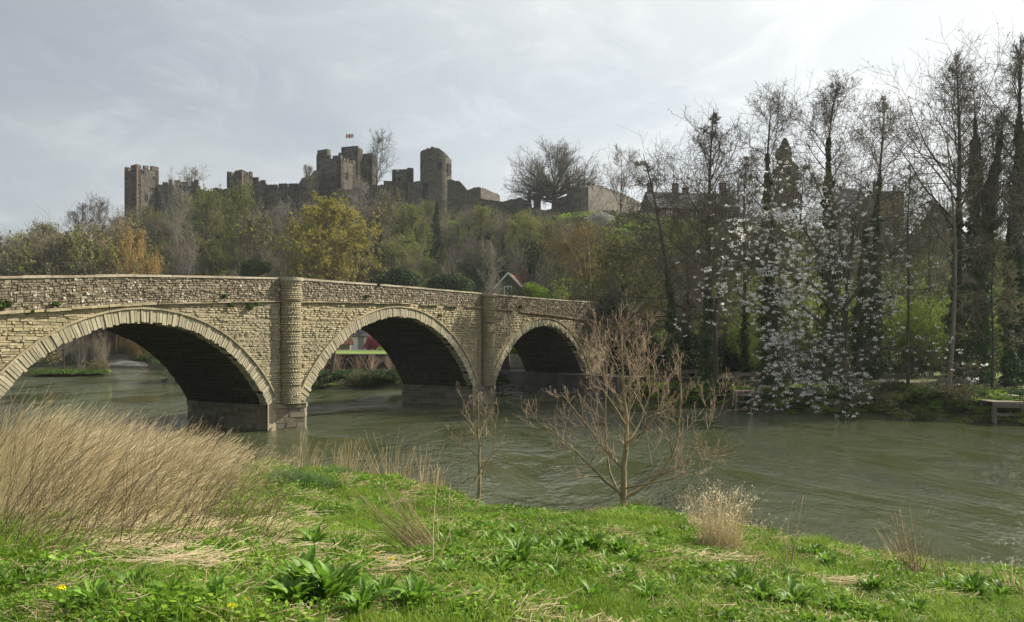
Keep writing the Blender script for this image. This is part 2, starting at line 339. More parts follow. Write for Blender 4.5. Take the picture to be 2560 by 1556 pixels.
def height(X, Y):
    X = np.asarray(X, float); Y = np.asarray(Y, float)
    near = inside(X, Y, NEARP); riv = inside(X, Y, RIV)
    dn = pdist(X, Y, NB); df = pdist(X, Y, FB)
    dnn = dn + .18 * fnoise(X, Y, 2.3)
    zn = .34 * sst(dnn / .35) - .04 + 1.75 * np.clip(dnn / 10.5, 0, 1) ** .95 + .05 * fnoise(X, Y, 1.5) * np.clip(dnn, 0, 1) + .03 * fnoise(X, Y, 5.1) * np.clip(dnn, 0, 1)
    dff = df + .3 * fnoise(X, Y, 1.1)
    start = np.interp(X, [-120, -60, -15, -6, 0, 8, 14, 40], [124, 126, 104, 90, 80, 66, 60, 54])
    end = np.interp(X, [-120, 0, 20, 60], [168, 166, 150, 130])
    amp = np.interp(X, [-140, -96, -84, -70, 10, 60, 110], [3, 8, 15, 26.5, 26, 18, 14])
    t = sst((Y - start) / (end - start))
    zf = .95 * sst(dff / 1.6) + .25 * np.clip((dff - 3) / 10, 0, 1) - .04 + amp * t + .5 * fnoise(X, Y, .13) * np.clip(dff / 20, 0, 1) + .12 * fnoise(X, Y, .7) * np.clip((dff - 2) / 6, 0, 1)
    lawn = inside(X, Y, np.array([(-32, 67.2), (3, 67.2), (3, 101), (-32, 101)])); lowb = inside(X, Y, np.array([(-32, 58), (2, 58), (2, 67.2), (-32, 67.2)])); zf = np.where(lowb, np.minimum(zf, 1.22), zf)
    zf = np.where(lawn, np.minimum(np.maximum(zf, 2.35 + (Y - 65) * -.001), 2.4), zf)
    z = np.where(near, zn, zf)
    dw = np.minimum(dn, df)
    return np.where(riv, -.05 - np.clip(dw * .6, 0, 1.2), z)
def hz(x, y): return float(height(np.array([x]), np.array([y]))[0])
def grid_mesh(name, xs, ys, zf):
    X, Y = np.meshgrid(xs, ys, indexing='ij'); Z = zf(X, Y)
    V = np.stack([X, Y, Z], -1).reshape(-1, 3); nx, ny = len(xs), len(ys)
    i = np.arange(nx * ny).reshape(nx, ny)
    Q = np.stack([i[:-1, :-1], i[1:, :-1], i[1:, 1:], i[:-1, 1:]], -1).reshape(-1, 4)
    return make_mesh(name, V, quads=Q, smooth=True)
def infine(X, Y): return (X > -21.5) & (X < 8.6) & (Y > -2.5) & (Y < 25.5)
xs = np.concatenate([[-600, -450, -300], np.arange(-200, -62, 5), np.arange(-62, 34, 1.1), np.arange(35, 200, 5), [300, 450, 600]])
ys = np.concatenate([[-400, -200, -80, -40], np.arange(-20, 26, 2), np.arange(26, 72, 1.1), np.arange(72, 180, 2.5), np.arange(185, 300, 12), [400, 600, 900]])
g = link('ground', grid_mesh('ground', xs, ys, lambda X, Y: height(X, Y) - np.where(infine(X, Y), .45, 0)), hill_m, kind='structure')
nb = link('river_bank', grid_mesh('river_bank', np.arange(-22, 9.01, .16), np.arange(-3, 26.01, .16), height), nearg_m, kind='structure')

wm = bpy.data.materials.new('river_water'); wm.use_nodes = True; nt = wm.node_tree; nt.nodes.clear()
ge = N(nt, 'ShaderNodeNewGeometry')
mp = N(nt, 'ShaderNodeMapping'); mp.inputs['Rotation'].default_value = (0, 0, math.radians(38)); mp.inputs['Scale'].default_value = (1, .42, 1); nt.links.new(ge.outputs['Position'], mp.inputs[0])
w1 = N(nt, 'ShaderNodeTexNoise', Scale=2.8, Detail=6, Roughness=.6, Distortion=.15); nt.links.new(mp.outputs[0], w1.inputs['Vector'])
w2 = N(nt, 'ShaderNodeTexNoise', Scale=.7, Detail=3, Roughness=.5, Distortion=.3); nt.links.new(mp.outputs[0], w2.inputs['Vector'])
w3 = N(nt, 'ShaderNodeTexNoise', Scale=.22, Detail=6, Roughness=.62, Distortion=.6); nt.links.new(mp.outputs[0], w3.inputs['Vector'])
w4 = N(nt, 'ShaderNodeTexNoise', Scale=13, Detail=4, Roughness=.6); nt.links.new(mp.outputs[0], w4.inputs['Vector'])
mask = ramp(nt, w3.outputs[0], [(.43, (.10,) * 3), (.52, (.55,) * 3), (.62, (1.5,) * 3)])
hsum = M(nt, 'ADD', M(nt, 'MULTIPLY', w2.outputs[0], .30), M(nt, 'MULTIPLY', mask, M(nt, 'ADD', M(nt, 'MULTIPLY', w1.outputs[0], .55), M(nt, 'MULTIPLY', w4.outputs[0], .30))))
bp = N(nt, 'ShaderNodeBump', Strength=1.0, Distance=.27); nt.links.new(hsum, bp.inputs['Height'])
p = N(nt, 'ShaderNodeBsdfPrincipled', Roughness=.03, IOR=1.45); p.inputs['Specular IOR Level'].default_value = .5
nt.links.new(bp.outputs[0], p.inputs['Normal'])
wc = ramp(nt, w3.outputs[0], [(.35, (.052, .064, .026)), (.65, (.074, .082, .042))]); nt.links.new(wc, p.inputs['Base Color'])
out = N(nt, 'ShaderNodeOutputMaterial'); nt.links.new(p.outputs[0], out.inputs[0])
link('river', make_mesh('river', [(-400, -120, 0), (140, -120, 0), (140, 320, 0), (-400, 320, 0)], quads=[(0, 1, 2, 3)]), wm, kind='structure')

# ------------------------------------------------------------------ bridge
P1 = np.array([-8.9, 32.0]); U2 = np.array([.5145, .8575]); N2 = np.array([-.8575, .5145])   # along the bridge; away from the camera
def BP(s, o, z): q = P1 + U2 * s + N2 * o; return (q[0], q[1], z)
ZS = lambda s: float(np.interp(s, [-22, -18, -10.8, -6.5, 0, 7, 14.6, 21.5, 28, 40], [3.3, 3.7, 4.33, 4.74, 5.1, 5.3, 5.36, 5.16, 4.93, 4.8]))
ZT = lambda s: float(np.interp(s, [-22, -18, -10.8, -6.5, -2.4, 0, 7, 14.6, 21.5, 28, 40], [4.3, 4.75, 5.34, 5.69, 5.9, 6.03, 6.12, 6.14, 6.16, 6.25, 6.3]))
ARCH = [(-6.24, -1.757, 5.889), (7.03, -2.38, 7.046), (21.36, -2.517, 6.995)]
BW, SPR = 4.8, 1.02
def arch_z(s, dr=0.0):
    for cs, cz, R in ARCH:
        h = math.sqrt(R * R - (SPR - cz) ** 2)
        if abs(s - cs) < (h if dr == 0 else math.sqrt(max(0, (R + dr) ** 2 - (SPR - cz) ** 2))):
            return cz + math.sqrt((R + dr) ** 2 - (s - cs) ** 2)
    return None
bridge = thing('stone_bridge', 'old rubble stone bridge of three round arches spanning the river', 'bridge', BP(0, 0, 0))
BL = bridge.location.copy()
def loc(V): return np.asarray(V, float) - np.array(BL)
rB = random.Random(11)
def faces5(): return [(4, 5, 6, 7), (0, 1, 5, 4), (1, 2, 6, 5), (2, 3, 7, 6), (3, 0, 4, 7)]
def stone(s0, s1, za, zb, out, gap=.008, back=.05, fr=None):
    """za/zb: functions of s or numbers; fr maps (s, o, z) to the world. 0..3 back, 4..7 front"""
    za_ = za if callable(za) else (lambda s, v=za: v); zb_ = zb if callable(zb) else (lambda s, v=zb: v)
    g = gap / 2; j = lambda a: rB.uniform(-a, a); fr = fr or BP; hh = min(.012, (zb_(s0) - za_(s0)) * .14)
    c = [(s0 + g, za_(s0) + g), (s1 - g, za_(s1) + g), (s1 - g, zb_(s1) - g), (s0 + g, zb_(s0) - g)]
    V = [fr(a, back, b) for a, b in c]
    i = rB.uniform(.002, .009)
    for (a, b), (sx, sz) in zip(c, ((1, 1), (-1, 1), (-1, -1), (1, -1))):
        V.append(fr(a + sx * i + j(.008), -out + j(.012), b + sz * min(i, hh) + j(hh * .6)))
    return V
def emit(stones, name, mat, parent, big=300, infill=None, weight=None):
    """stones: list of (V, rnd, weight); the largest become objects, the rest one mesh"""
    stones.sort(key=lambda t: -t[2])
    pl = np.array(parent.matrix_world.translation) if parent.parent else np.array(parent.location)
    o0 = np.array(BL) if parent is bridge else pl
    for V, r, w in stones[:big]:
        me = make_mesh(name, np.array(V) - o0, polys=faces5(), attr=[r] * 8); link(name, me, mat, parent)
    rest = stones[big:]
    if rest:
        V = np.concatenate([np.array(a[0]) for a in rest]) - o0; n = len(rest)
        f = np.array(faces5()); Q = (f[None] + (np.arange(n) * 8)[:, None, None]).reshape(-1, 4)
        link(infill or name, make_mesh(name, V, quads=Q, attr=np.repeat([a[1] for a in rest], 8)), mat, parent, kind='stuff')
def seen(s, area):
    q = P1 + U2 * s; x = q[0] / q[1] * F + CX
    return area / q[1] ** 2 if -30 < x < 1500 else area * 1e-6

# core with its arch openings
mb = MB(); ss = np.arange(-22, 36.01, .25)
def core_side(o, flip):
    pts = sorted(set([round(float(x), 3) for x in ss] + [round(cs + sg * math.sqrt(R * R - (SPR - cz) ** 2) + e, 3) for cs, cz, R in ARCH for sg in (-1, 1) for e in (-.001, .001)]))
    for a, b in zip(pts[:-1], pts[1:]):
        zb = arch_z((a + b) / 2); za_, zb_ = (-.6, -.6)
        if zb is not None:
            fa, fb = arch_z(a), arch_z(b); za_ = fa if fa is not None else SPR; zb_ = fb if fb is not None else SPR
        V = [BP(a, o, za_), BP(b, o, zb_), BP(b, o, ZS(b)), BP(a, o, ZS(a))]
        mb.add(loc(V), [(0, 1, 2, 3) if not flip else (3, 2, 1, 0)], .5)
core_side(.022, False); core_side(BW, True)
for e in (-22, 36): mb.add(loc([BP(e, .035, -.6), BP(e, BW, -.6), BP(e, BW, ZS(e)), BP(e, .035, ZS(e))]), [(0, 1, 2, 3)], .5)
mb.build('wall_core', mortar_m, bridge)
for cs, cz, R in ARCH:                               # barrels
    a0 = math.asin((SPR - cz) / R); mb = MB(); n = 44
    for k in range(n):
        for q in range(8):
            V = []
            for kk, qq in ((k, q), (k + 1, q), (k + 1, q + 1), (k, q + 1)):
                a = a0 + (math.pi - 2 * a0) * kk / n; random.seed(kk * 37 + qq * 101); rr = R + random.uniform(-.03, .03)
                V.append(BP(cs - rr * math.cos(a), .0 + (BW - .0) * qq / 8, cz + rr * math.sin(a)))
            mb.add(loc(V), [(0, 1, 2, 3)], .5)
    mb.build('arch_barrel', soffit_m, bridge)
# spandrel courses
st = []; z = .0
while z < 5.4:
    h = rB.uniform(.06, .12); s = -20.0
    while s < 33:
        w = rB.uniform(.11, .38) * (1.3 if h > .10 else 1); a, b = s, s + w; s += w
        zs = min(ZS(a), ZS(b)) - .05
        z0, z1 = z, min(z + h, zs)
        if z1 - z0 < .035: continue
        if z1 < 1.1 and -11.6 < a < 27.6: continue
        zm = (z0 + z1) / 2; skip = False
        for cs, cz, R in ARCH:
            rr = (R + .30) ** 2 - (zm - cz) ** 2
            if rr > 0:
                hw = math.sqrt(rr)
                if a > cs - hw and b < cs + hw: skip = True
                elif a < cs - hw < b: b = cs - hw
                elif a < cs + hw < b: a = cs + hw
        if skip or b - a < .05: continue
        for sc in (0.0, 14.5):
            if abs((a + b) / 2 - sc) < .36: skip = True
        if skip: continue
        o = rB.choice([rB.uniform(-.01, .008), rB.uniform(-.005, .03)])
        st.append((stone(a, b, z0, z1, o), rB.random(), seen((a + b) / 2, (b - a) * (z1 - z0))))
    z += h
emit(st, 'spandrel_stone', stone_m, bridge, 300, 'spandrel_stonework')
# voussoirs and hood moulding
vs = []; hs = []
for cs, cz, R in ARCH:
    a0 = math.asin((SPR - cz) / R); a = a0
    while a < math.pi - a0:
        w = rB.uniform(.075, .16) / R; b = min(a + w, math.pi - a0)
        ri = R - rB.choice([0.0, .02, .05]) - rB.uniform(0, .02); ro = R + .41 + rB.uniform(-.01, .02); out = rB.choice([rB.uniform(.015, .03), rB.uniform(.02, .05)])
        g = .006 / R
        rad = lambda aa, r, o: BP(cs - r * math.cos(aa), o, cz + r * math.sin(aa))
        V = [rad(a + g, ri, .35), rad(b - g, ri, .35), rad(b - g, ro, .35), rad(a + g, ro, .35)]
        e = .006; V += [rad(a + g + e / R, ri + .01, -out + rB.uniform(-.01, .01)), rad(b - g - e / R, ri + .01, -out + rB.uniform(-.01, .01)), rad(b - g - e / R, ro - .006, -out + rB.uniform(-.01, .01)), rad(a + g + e / R, ro - .006, -out)]
        vs.append((V, rB.random(), seen(cs - R * math.cos((a + b) / 2), w * R * .42))); a = b
    a = a0 + .02
    while a < math.pi - a0 - .02:
        b = min(a + rB.uniform(.4, .75) / R, math.pi - a0 - .02); ro = R + .425
        V = []
        for o in (.05, -.085):
            for aa, r in ((a + .001, ro), (b - .001, ro), (b - .001, ro + .06), (a + .001, ro + .06)):
                V.append(BP(cs - r * math.cos(aa), o, cz + r * math.sin(aa)))
        hs.append((V, rB.random(), 1)); a = b
emit(vs, 'voussoir', vous_m, bridge, 300, 'voussoirs_far')
emit(hs, 'hood_stone', stone_m, bridge, 300)
# string course
st = []; s = -20.0
while s < 32:
    w = rB.uniform(.35, .8); a, b = s, s + w; s = b
    if abs((a + b) / 2) < .5 or abs((a + b) / 2 - 14.5) < .5 or (rB.random() < .06): continue
    big = a < -6; dz = rB.uniform(-.015, .015) + (-.03 if big else 0); th = rB.uniform(.08, .11) if big else .055
    st.append((stone(a, b, lambda q: ZS(q) - .05 + dz, lambda q: ZS(q) - .05 + dz + th, rB.uniform(.10, .17)), rB.random(), 1))
emit(st, 'string_course_stone', stone_m, bridge, 300)
# parapet: core, rubble, coping
mb = MB()
for o0, o1 in ((.022, .40), (BW - .42, BW - .02)):
    for a, b in zip(ss[:-1], ss[1:]):
        for o, fl in ((o0, 0), (o1, 1)):
            V = [BP(a, o, ZS(a)), BP(b, o, ZS(b)), BP(b, o, ZT(b) - .06), BP(a, o, ZT(a) - .06)]; mb.add(loc(V), [(0, 1, 2, 3) if not fl else (3, 2, 1, 0)], .5)
mb.build('parapet_core', mortar_m, bridge)
st = []; k = 0.0
while k < 1.35:
    h = rB.uniform(.055, .11); s = -20.0
    while s < 33:
        w = rB.uniform(.06, .22); a, b = s, s + w; s = b; m = (a + b) / 2
        top = ZT(m) - ZS(m) - .085
        if k > top - .03: continue
        if abs(m) < .40 or abs(m - 14.5) < .40: continue
        h1 = min(k + h, top); j0, j1 = rB.uniform(-.02, .02), rB.uniform(-.02, .02)
        st.append((stone(a, b, lambda q: ZS(q) + k + j0, lambda q: ZS(q) + h1 + j1, rB.uniform(-.008, .03), gap=.012), rB.random(), seen(m, w * h)))
    k += h
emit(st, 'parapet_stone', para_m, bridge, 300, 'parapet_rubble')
for oo in (-.05, BW - .46):
    s = -20.0
    while s < 33:
        w = rB.uniform(.45, 1.0); a, b = s + .004, s + w - .004; s += w; t = rB.uniform(-.008, .012)
        V = [BP(a, oo, ZT(a) - .075), BP(b, oo, ZT(b) - .075), BP(b, oo + .5, ZT(b) - .075), BP(a, oo + .5, ZT(a) - .075),
             BP(a, oo + rB.uniform(0, .02), ZT(a) + t), BP(b, oo + rB.uniform(0, .02), ZT(b) + t), BP(b, oo + .49, ZT(b) + t + .01), BP(a, oo + .49, ZT(a) + t + .01)]
        m = MB(); m.hexa(loc(V), rB.random()); m.build('coping_stone', cope_m, bridge)
mb = MB()
for a, b in zip(ss[:-1], ss[1:]): mb.add(loc([BP(a, .3, ZS(a) + .05), BP(b, .3, ZS(b) + .05), BP(b, BW - .3, ZS(b) + .05), BP(a, BW - .3, ZS(a) + .05)]), [(0, 1, 2, 3)], .5)
mb.build('road_deck', path_m, bridge)
# columns against the piers
for sc, rc in ((0.0, .43), (14.5, .43)):
    co_ = bpy.data.objects.new('column', None); COL.objects.link(co_); co_.parent = bridge; co_.location = (0, 0, 0)
    c0 = MB(); c0.prism([tuple(loc(BP(sc + (rc - .05) * math.cos(t), (rc - .05) * math.sin(t) - .08, 0))[:2]) for t in np.linspace(0, 2 * math.pi, 17)[:-1]], SPR - BL[2], ZT(sc) - .12 - BL[2])
    c0.build('column_core', mortar_m, co_)
    st = []; z = SPR; zt = ZT(sc) - .14; zn = ZS(sc)
    while z < zt:
        h = min(rB.uniform(.045, .09), zt - z); a = math.pi * .94 + rB.uniform(0, .2); rr0 = rc + (.02 if z > zn - .05 else 0) + rB.choice([0, 0, .02]) + rB.uniform(-.015, .01)
        while a < math.pi * 2.06:
            w = rB.uniform(.8, 1.9); b = min(a + w, math.pi * 2.12); rr = rr0 + rB.uniform(-.01, .01)
            n_ = 6; ps = np.linspace(a + .01, b - .01, n_ + 1)
            for q in range(n_):
                V = []
                for r_ in (rc - .07, rr):
                    for aa, zz_ in ((ps[q], z + .006), (ps[q + 1], z + .006), (ps[q + 1], z + h - .006), (ps[q], z + h - .006)):
                        V.append(BP(sc + r_ * math.cos(aa), r_ * math.sin(aa) - .08, zz_))
                st.append((V, 0, 1) if False else (V, (z * 7.3 + int(a * 3) * .37) % 1.0, w * h))
            a = b
        z += h
    st.sort(key=lambda t: -t[2])
    o0 = np.array(BL); V = np.concatenate([np.array(a[0]) for a in st]) - o0; n = len(st); f = np.array(faces5())
    # one object per stone of three facets is past the limit with the rest of the bridge: courses stay joined
    link('column_stonework', make_mesh('column_stonework', V, quads=(f[None] + (np.arange(n) * 8)[:, None, None]).reshape(-1, 4), attr=np.repeat([a[1] for a in st], 8)), stone_m, co_, kind='stuff')
    m = MB(); cc = loc(BP(sc, -.08, 0))
    for r_, z0, z1 in ((.53, zt, zt + .12), (.49, zt - .05, zt)):
        m.prism([(cc[0] + r_ * math.cos(t), cc[1] + r_ * math.sin(t)) for t in np.linspace(0, 2 * math.pi, 25)[:-1]], z0 - BL[2], z1 - BL[2], .8)
    m.build('cap_stone', cope_m, co_)
# piers standing in the water
def pier(s0, s1, tag_s, front):
    pr = bpy.data.objects.new('pier', None); COL.objects.link(pr); pr.parent = bridge
    poly = front + [(s1, 4.7), (s1 - .4, 5.1), (s0 + .4, 5.1), (s0, 4.7)]
    pw = [BP(a, o, 0)[:2] for a, o in poly]; n = len(poly)
    c = MB(); c.prism([tuple(loc((*q, 0))[:2]) for q in pw], -1 - BL[2], SPR - .01 - BL[2]); c.build('pier_core', mortar_m, pr)
    for i in range(n):
        a, b = np.array(pw[i]), np.array(pw[(i + 1) % n]); d = b - a; L = np.linalg.norm(d); d /= L; nn_ = np.array([-d[1], d[0]])   # inward
        fr = lambda s, o, z: (a[0] + d[0] * s + nn_[0] * o, a[1] + d[1] * s + nn_[1] * o, z)
        hs_ = [(-.25, .06), (.06, .27), (.27, .47), (.47, .66), (.66, .84), (.84, 1.03)]
        for ci, (z0, z1) in enumerate(hs_):
            s = 0.0
            while s < L - .02:
                w = rB.uniform(.35, .75); e = min(s + w, L)
                if L - e < .15: e = L
                out = (.075 if ci == 5 else .03) + rB.uniform(-.008, .01)
                V = stone(s, e, z0, z1, out, fr=fr, back=.08)
                link('pier_stone', make_mesh('pier_stone', loc(V), polys=faces5(), attr=[rB.random()] * 8), pier_m, pr); s = e
pier_m = pmat('pier_stone', [(.10, .09, .065), (.20, .18, .13), (.27, .24, .17)], 3, attr=.6, bump=.9, bscale=20, bdist=.02, coord='World')
pier(-1.08, .95, 0, [(-1.08, .6), (-.85, .12), (.5, -.34), (.95, 0)])
pier(13.15, 15.35, 14.5, [(13.15, .6), (13.4, .1), (14.9, -.34), (15.35, 0)])
# ------------------------------------------------------------------ castle on the hill (one thing > towers and walls > merlons, windows, quoins)
CY = 168.0
castle = thing('ruined_castle', 'long ruined grey stone castle with battlements along the hilltop', 'castle', (-40, CY, 27))
CLc = np.array(castle.location)
def crel(V): return np.asarray(V, float) - CLc
rC = random.Random(5)
def cpart(name): 
    o = bpy.data.objects.new(name, None); COL.objects.link(o); o.parent = castle; return o
def pz(py, Y): return CH + (HZ - py) / F * Y
def quadtower(xl, xc, xr, Y=CY, phi=56):
    """plan corners (left, front corner, right, back) whose pixels are xl, xc, xr"""
    c = W(xc, HZ, Y)[:2]; ph = math.radians(phi)
    dr = np.array([math.cos(ph), math.sin(ph)]); dl = np.array([-math.sin(ph), math.cos(ph)])
    def reach(d, x): k = (x - CX) / F; return (k * c[1] - c[0]) / (d[0] - k * d[1])
    r = c + dr * reach(dr, xr); l = c + dl * reach(dl, xl)
    return [l, c, r, l + r - c]
def ragged_box(mb, p, q, th, zb, tops, nrm, rag=.25, step=.8):
    """wall from plan point p to q, thickness th along nrm, top given at fractions -> ragged masonry edge"""
    p = np.array(p); q = np.array(q); L = np.linalg.norm(q - p); n = max(2, int(L / step)); fx = [t[0] for t in tops]; fz = [t[1] for t in tops]
    zt = [np.interp(i / n, fx, fz) + rC.uniform(-rag, rag * .4) for i in range(n + 1)]
    for i in range(n):
        a = p + (q - p) * i / n; b = p + (q - p) * (i + 1) / n; nr = np.array(nrm) * th
        za, zc = zt[i], zt[i + 1]
        mb.add([(*a, zb), (*b, zb), (*(b + nr), zb), (*(a + nr), zb), (*a, za), (*b, zc), (*(b + nr), zc + rC.uniform(-.1, .1)), (*(a + nr), za)], [(0, 1, 5, 4), (4, 5, 6, 7), (2, 3, 7, 6)] + ([(3, 0, 4, 7)] if i == 0 else []) + ([(1, 2, 6, 5)] if i == n - 1 else []), .5)
def slit(part, P, d, nrm, w, h, fw=.12):
    """a loop window: proud frame of four stones round a sunk dark opening"""
    P = np.array(P); d = np.array([*d, 0]); nr = np.array([*nrm, 0]); m = MB(); zz_ = np.array([0, 0, 1.])
    def bx(u0, u1, v0, v1, o0, o1, mm):
        mm.hexa([crel(P + d * u + nr * o + zz_ * v) for v in (v0, v1) for (u, o) in ((u0, o0), (u1, o0), (u1, o1), (u0, o1))], .4)
    for a in ((-w / 2 - fw, -w / 2, -fw, h + fw), (w / 2, w / 2 + fw, -fw, h + fw), (-w / 2, w / 2, h, h + fw), (-w / 2, w / 2, -fw, 0)): bx(*a, -.1, .12, m)
    m.build('window_frame', castle_m, part)
    m = MB(); bx(-w / 2, w / 2, 0, h, -.1, .02, m); m.build('window', void_m, part)
def merlon(part, a, b, th, nrm, z0, z1):
    m = MB(); nr = np.array(nrm) * th; j = lambda: rC.uniform(-.08, .08)
    m.hexa([crel(v) for v in ((*a, z0), (*b, z0), (*(np.array(b) + nr), z0), (*(np.array(a) + nr), z0), (*a, z1 + j()), (*b, z1 + j()), (*(np.array(b) + nr), z1 + j()), (*(np.array(a) + nr), z1 + j()))], .5)
    m.build('merlon', castle_m, part)
def tower(name, xl, xc, xr, yl, yc, yr, ybase=600, Y=CY, phi=56, merl=(2, 3), mh=1.0, quoin=False):
    t = cpart(name); P = quadtower(xl, xc, xr, Y, phi); zb = pz(ybase, Y); m = MB()
    z = [pz(yl, P[0][1]) - mh, pz(yc, P[1][1]) - mh, pz(yr, P[2][1]) - mh]; z.append(z[0] + z[2] - z[1])
    for i in range(4):
        a, b = P[i], P[(i + 1) % 4]; d = (b - a) / np.linalg.norm(b - a); nin = np.array([-d[1], d[0]])
        ragged_box(m, a, b, .9, zb, [(0, z[i]), (1, z[(i + 1) % 4])], nin, .12, 1.2)
    m2 = MB(); m2.v, m2.f, m2.r = [tuple(crel(v)) for v in m.v], m.f, m.r; m2.build(name + '_wall', castle_m, t)
    f = MB(); f.add([crel((*P[i], z[i] - 1.0)) for i in range(4)], [(0, 1, 2, 3)], .5); f.build('roof_deck', castle_m, t)
    for i, n in ((0, merl[0]), (1, merl[1]), (2, merl[0]), (3, merl[1])):
        a, b = P[i], P[(i + 1) % 4]; d = (b - a); L = np.linalg.norm(d); d /= L; nin = np.array([-d[1], d[0]])
        for k in range(n):
            s0, s1 = L * (k + .0) / n, L * (k + .62) / n
            if k == n - 1: s1 = L
            if i == 1 and k == 0: s0 = 0.0
            merlon(t, a + d * (s0 + .02), a + d * (s1 - .02), .6, nin, z[i] + (z[(i + 1) % 4] - z[i]) * (s0 / L) - .1, z[i] + (z[(i + 1) % 4] - z[i]) * (s0 / L) + mh + rC.uniform(-.25, .05))
    if quoin:
        m = MB(); q = P[1]; zq = zb; k = 0
        while zq < z[1] + mh - .3:
            w = .28 if k % 2 else .5; dr = (P[2] - q) / np.linalg.norm(P[2] - q); dl = (P[0] - q) / np.linalg.norm(P[0] - q)
            c = q - (dr + dl) * .03; pts = [c, c + dr * w, c + dr * w + dl * .3, c + dl * (.78 - w)]
            m.prism([tuple(crel((*x, 0))[:2]) for x in pts], zq - CLc[2], zq + .42 - CLc[2]); zq += .45; k += 1
        m.build('quoin_stones', quoin_m, t)
    return t, P, z
def on_face(P, i, px):
    a, b = P[i], P[(i + 1) % 4]; d = b - a; k = (px - CX) / F; s = (k * a[1] - a[0]) / (d[0] - k * d[1]); L = np.linalg.norm(d); d = d / L
    return a + d * s * L, d, np.array([d[1], -d[0]])
def windows(t, P, lst):
    for face, px, py, w, h in lst:
        q, d, nr = on_face(P, face, px); slit(t, (*q, pz(py, q[1]) - h / 2), d, nr, w, h)
# faces: 0 = left (l->c), 1 = right (c->r)
t, P, z = tower('tower', 311, 342, 397, 420, 410, 417, 610, merl=(2, 3), mh=1.0, quoin=True)
windows(t, P, [(1, 367, 494, .35, 1.1), (1, 381, 473, .5, .6), (1, 350, 463, .3, .5), (0, 330, 448, .3, 1.2), (0, 330, 494, .3, 1.0), (1, 387, 444, .3, .4), (1, 358, 430, .3, .4)])
t, P, z = tower('tower', 567, 605, 632, 430, 427, 431, 600, merl=(2, 4), mh=.8, quoin=True)
windows(t, P, [(0, 582, 465, .3, .9), (1, 620, 462, .3, .8)])
t, P, z = tower('keep', 791, 852, 889, 384, 391, 404, 610, merl=(3, 5), mh=.75, quoin=False, phi=58)
windows(t, P, [(0, 809, 433, .3, 1.7), (0, 834, 446, .6, .8), (0, 843, 407, .3, .5), (0, 838, 487, .4, 1.5), (0, 824, 473, .3, 1.2), (1, 868, 440, .4, 1.3), (0, 838, 508, .6, .9)])
q, d, nr = on_face(P, 0, 806); m = MB(); q2, _, _ = on_face(P, 0, 793); q3, _, _ = on_face(P, 0, 818)
merlon(t, q2, q3, 1.0, -nr, z[0] - .1, pz(377, q2[1]))
t, P, z = tower('keep_turret', 853, 894, 907, 368, 367, 373, 600, Y=CY + 6, merl=(1, 2), mh=.3, phi=66)
merlon(t, W(846, HZ, CY + 8)[:2], W(854, HZ, CY + 8)[:2], 2, np.array([0, 1]), pz(470, CY + 8), pz(383, CY + 8))
t, P, z = tower('tower', 902, 930, 941, 386, 383, 388, 600, Y=CY + 8, merl=(1, 1), mh=.3, phi=62)
windows(t, P, [(0, 915, 436, .6, 1.6), (0, 925, 425, .4, .6)])
t, P, z = tower('tower', 980, 1026, 1034, 424, 419, 421, 600, Y=CY + 2, merl=(2, 1), mh=.5, phi=76)
windows(t, P, [(0, 998, 450, .5, .8), (0, 1012, 462, .35, .7)])
# round tower with a ragged top
t = cpart('round_tower'); c = W(1090, HZ, CY + 4)[:2]; rr = 40 / F * (CY + 4); n = 40; m = MB(); zb = pz(600, CY)
tops = []
for k in range(n):
    a = 2 * math.pi * k / n; px = 1090 + 40 * math.cos(a); back = math.sin(a) > .0
    base_t = np.interp(px, [1050, 1060, 1072, 1085, 1095, 1112, 1124, 1130], [384, 382, 380, 375, 379, 384, 394, 402])
    tops.append(pz(base_t + (3 if back else 0), CY + 4) + rC.uniform(-.3, .15))
zs_ = [zb, pz(505, CY), pz(470, CY), pz(440, CY), pz(400, CY)]; sc_ = [1.10, 1.03, 1.0, .985, .985]
rings = [[(c[0] + rr * s * math.cos(2 * math.pi * k / n), c[1] + rr * s * math.sin(2 * math.pi * k / n), z_) for k in range(n)] for z_, s in zip(zs_, sc_)]
rings.append([(c[0] + rr * .985 * math.cos(2 * math.pi * k / n), c[1] + rr * .985 * math.sin(2 * math.pi * k / n), tops[k]) for k in range(n)])
rings.append([(c[0] + rr * .80 * math.cos(2 * math.pi * k / n), c[1] + rr * .80 * math.sin(2 * math.pi * k / n), tops[k] - .1) for k in range(n)])
rings.append([(c[0] + rr * .80 * math.cos(2 * math.pi * k / n), c[1] + rr * .80 * math.sin(2 * math.pi * k / n), zb) for k in range(n)])
V = [p_ for r_ in rings for p_ in r_]; Fc = [(i * n + k, i * n + (k + 1) % n, (i + 1) * n + (k + 1) % n, (i + 1) * n + k) for i in range(len(rings) - 1) for k in range(n)]
m.add([crel(v) for v in V], Fc, .5); m.build('round_tower_wall', castle_m, t)
for px, py, w, h in ((1104, 414, .7, 1.1), (1110, 400, .3, .3), (1098, 399, .3, .3), (1104, 400, .3, .3), (1055, 417, .5, .8), (1070, 470, 1.0, 1.8), (1078, 398, .3, .3), (1125, 424, .7, 2.2), (1100, 387, .4, .4)):
    ca = (px - 1090) / 40; a = -math.acos(max(-1, min(1, ca))); nr = np.array([math.cos(a), math.sin(a)]); q = c + nr * rr * .99; d = np.array([-nr[1], nr[0]])
    slit(t, (*q, pz(py, q[1]) - h / 2), d, nr, w, h)
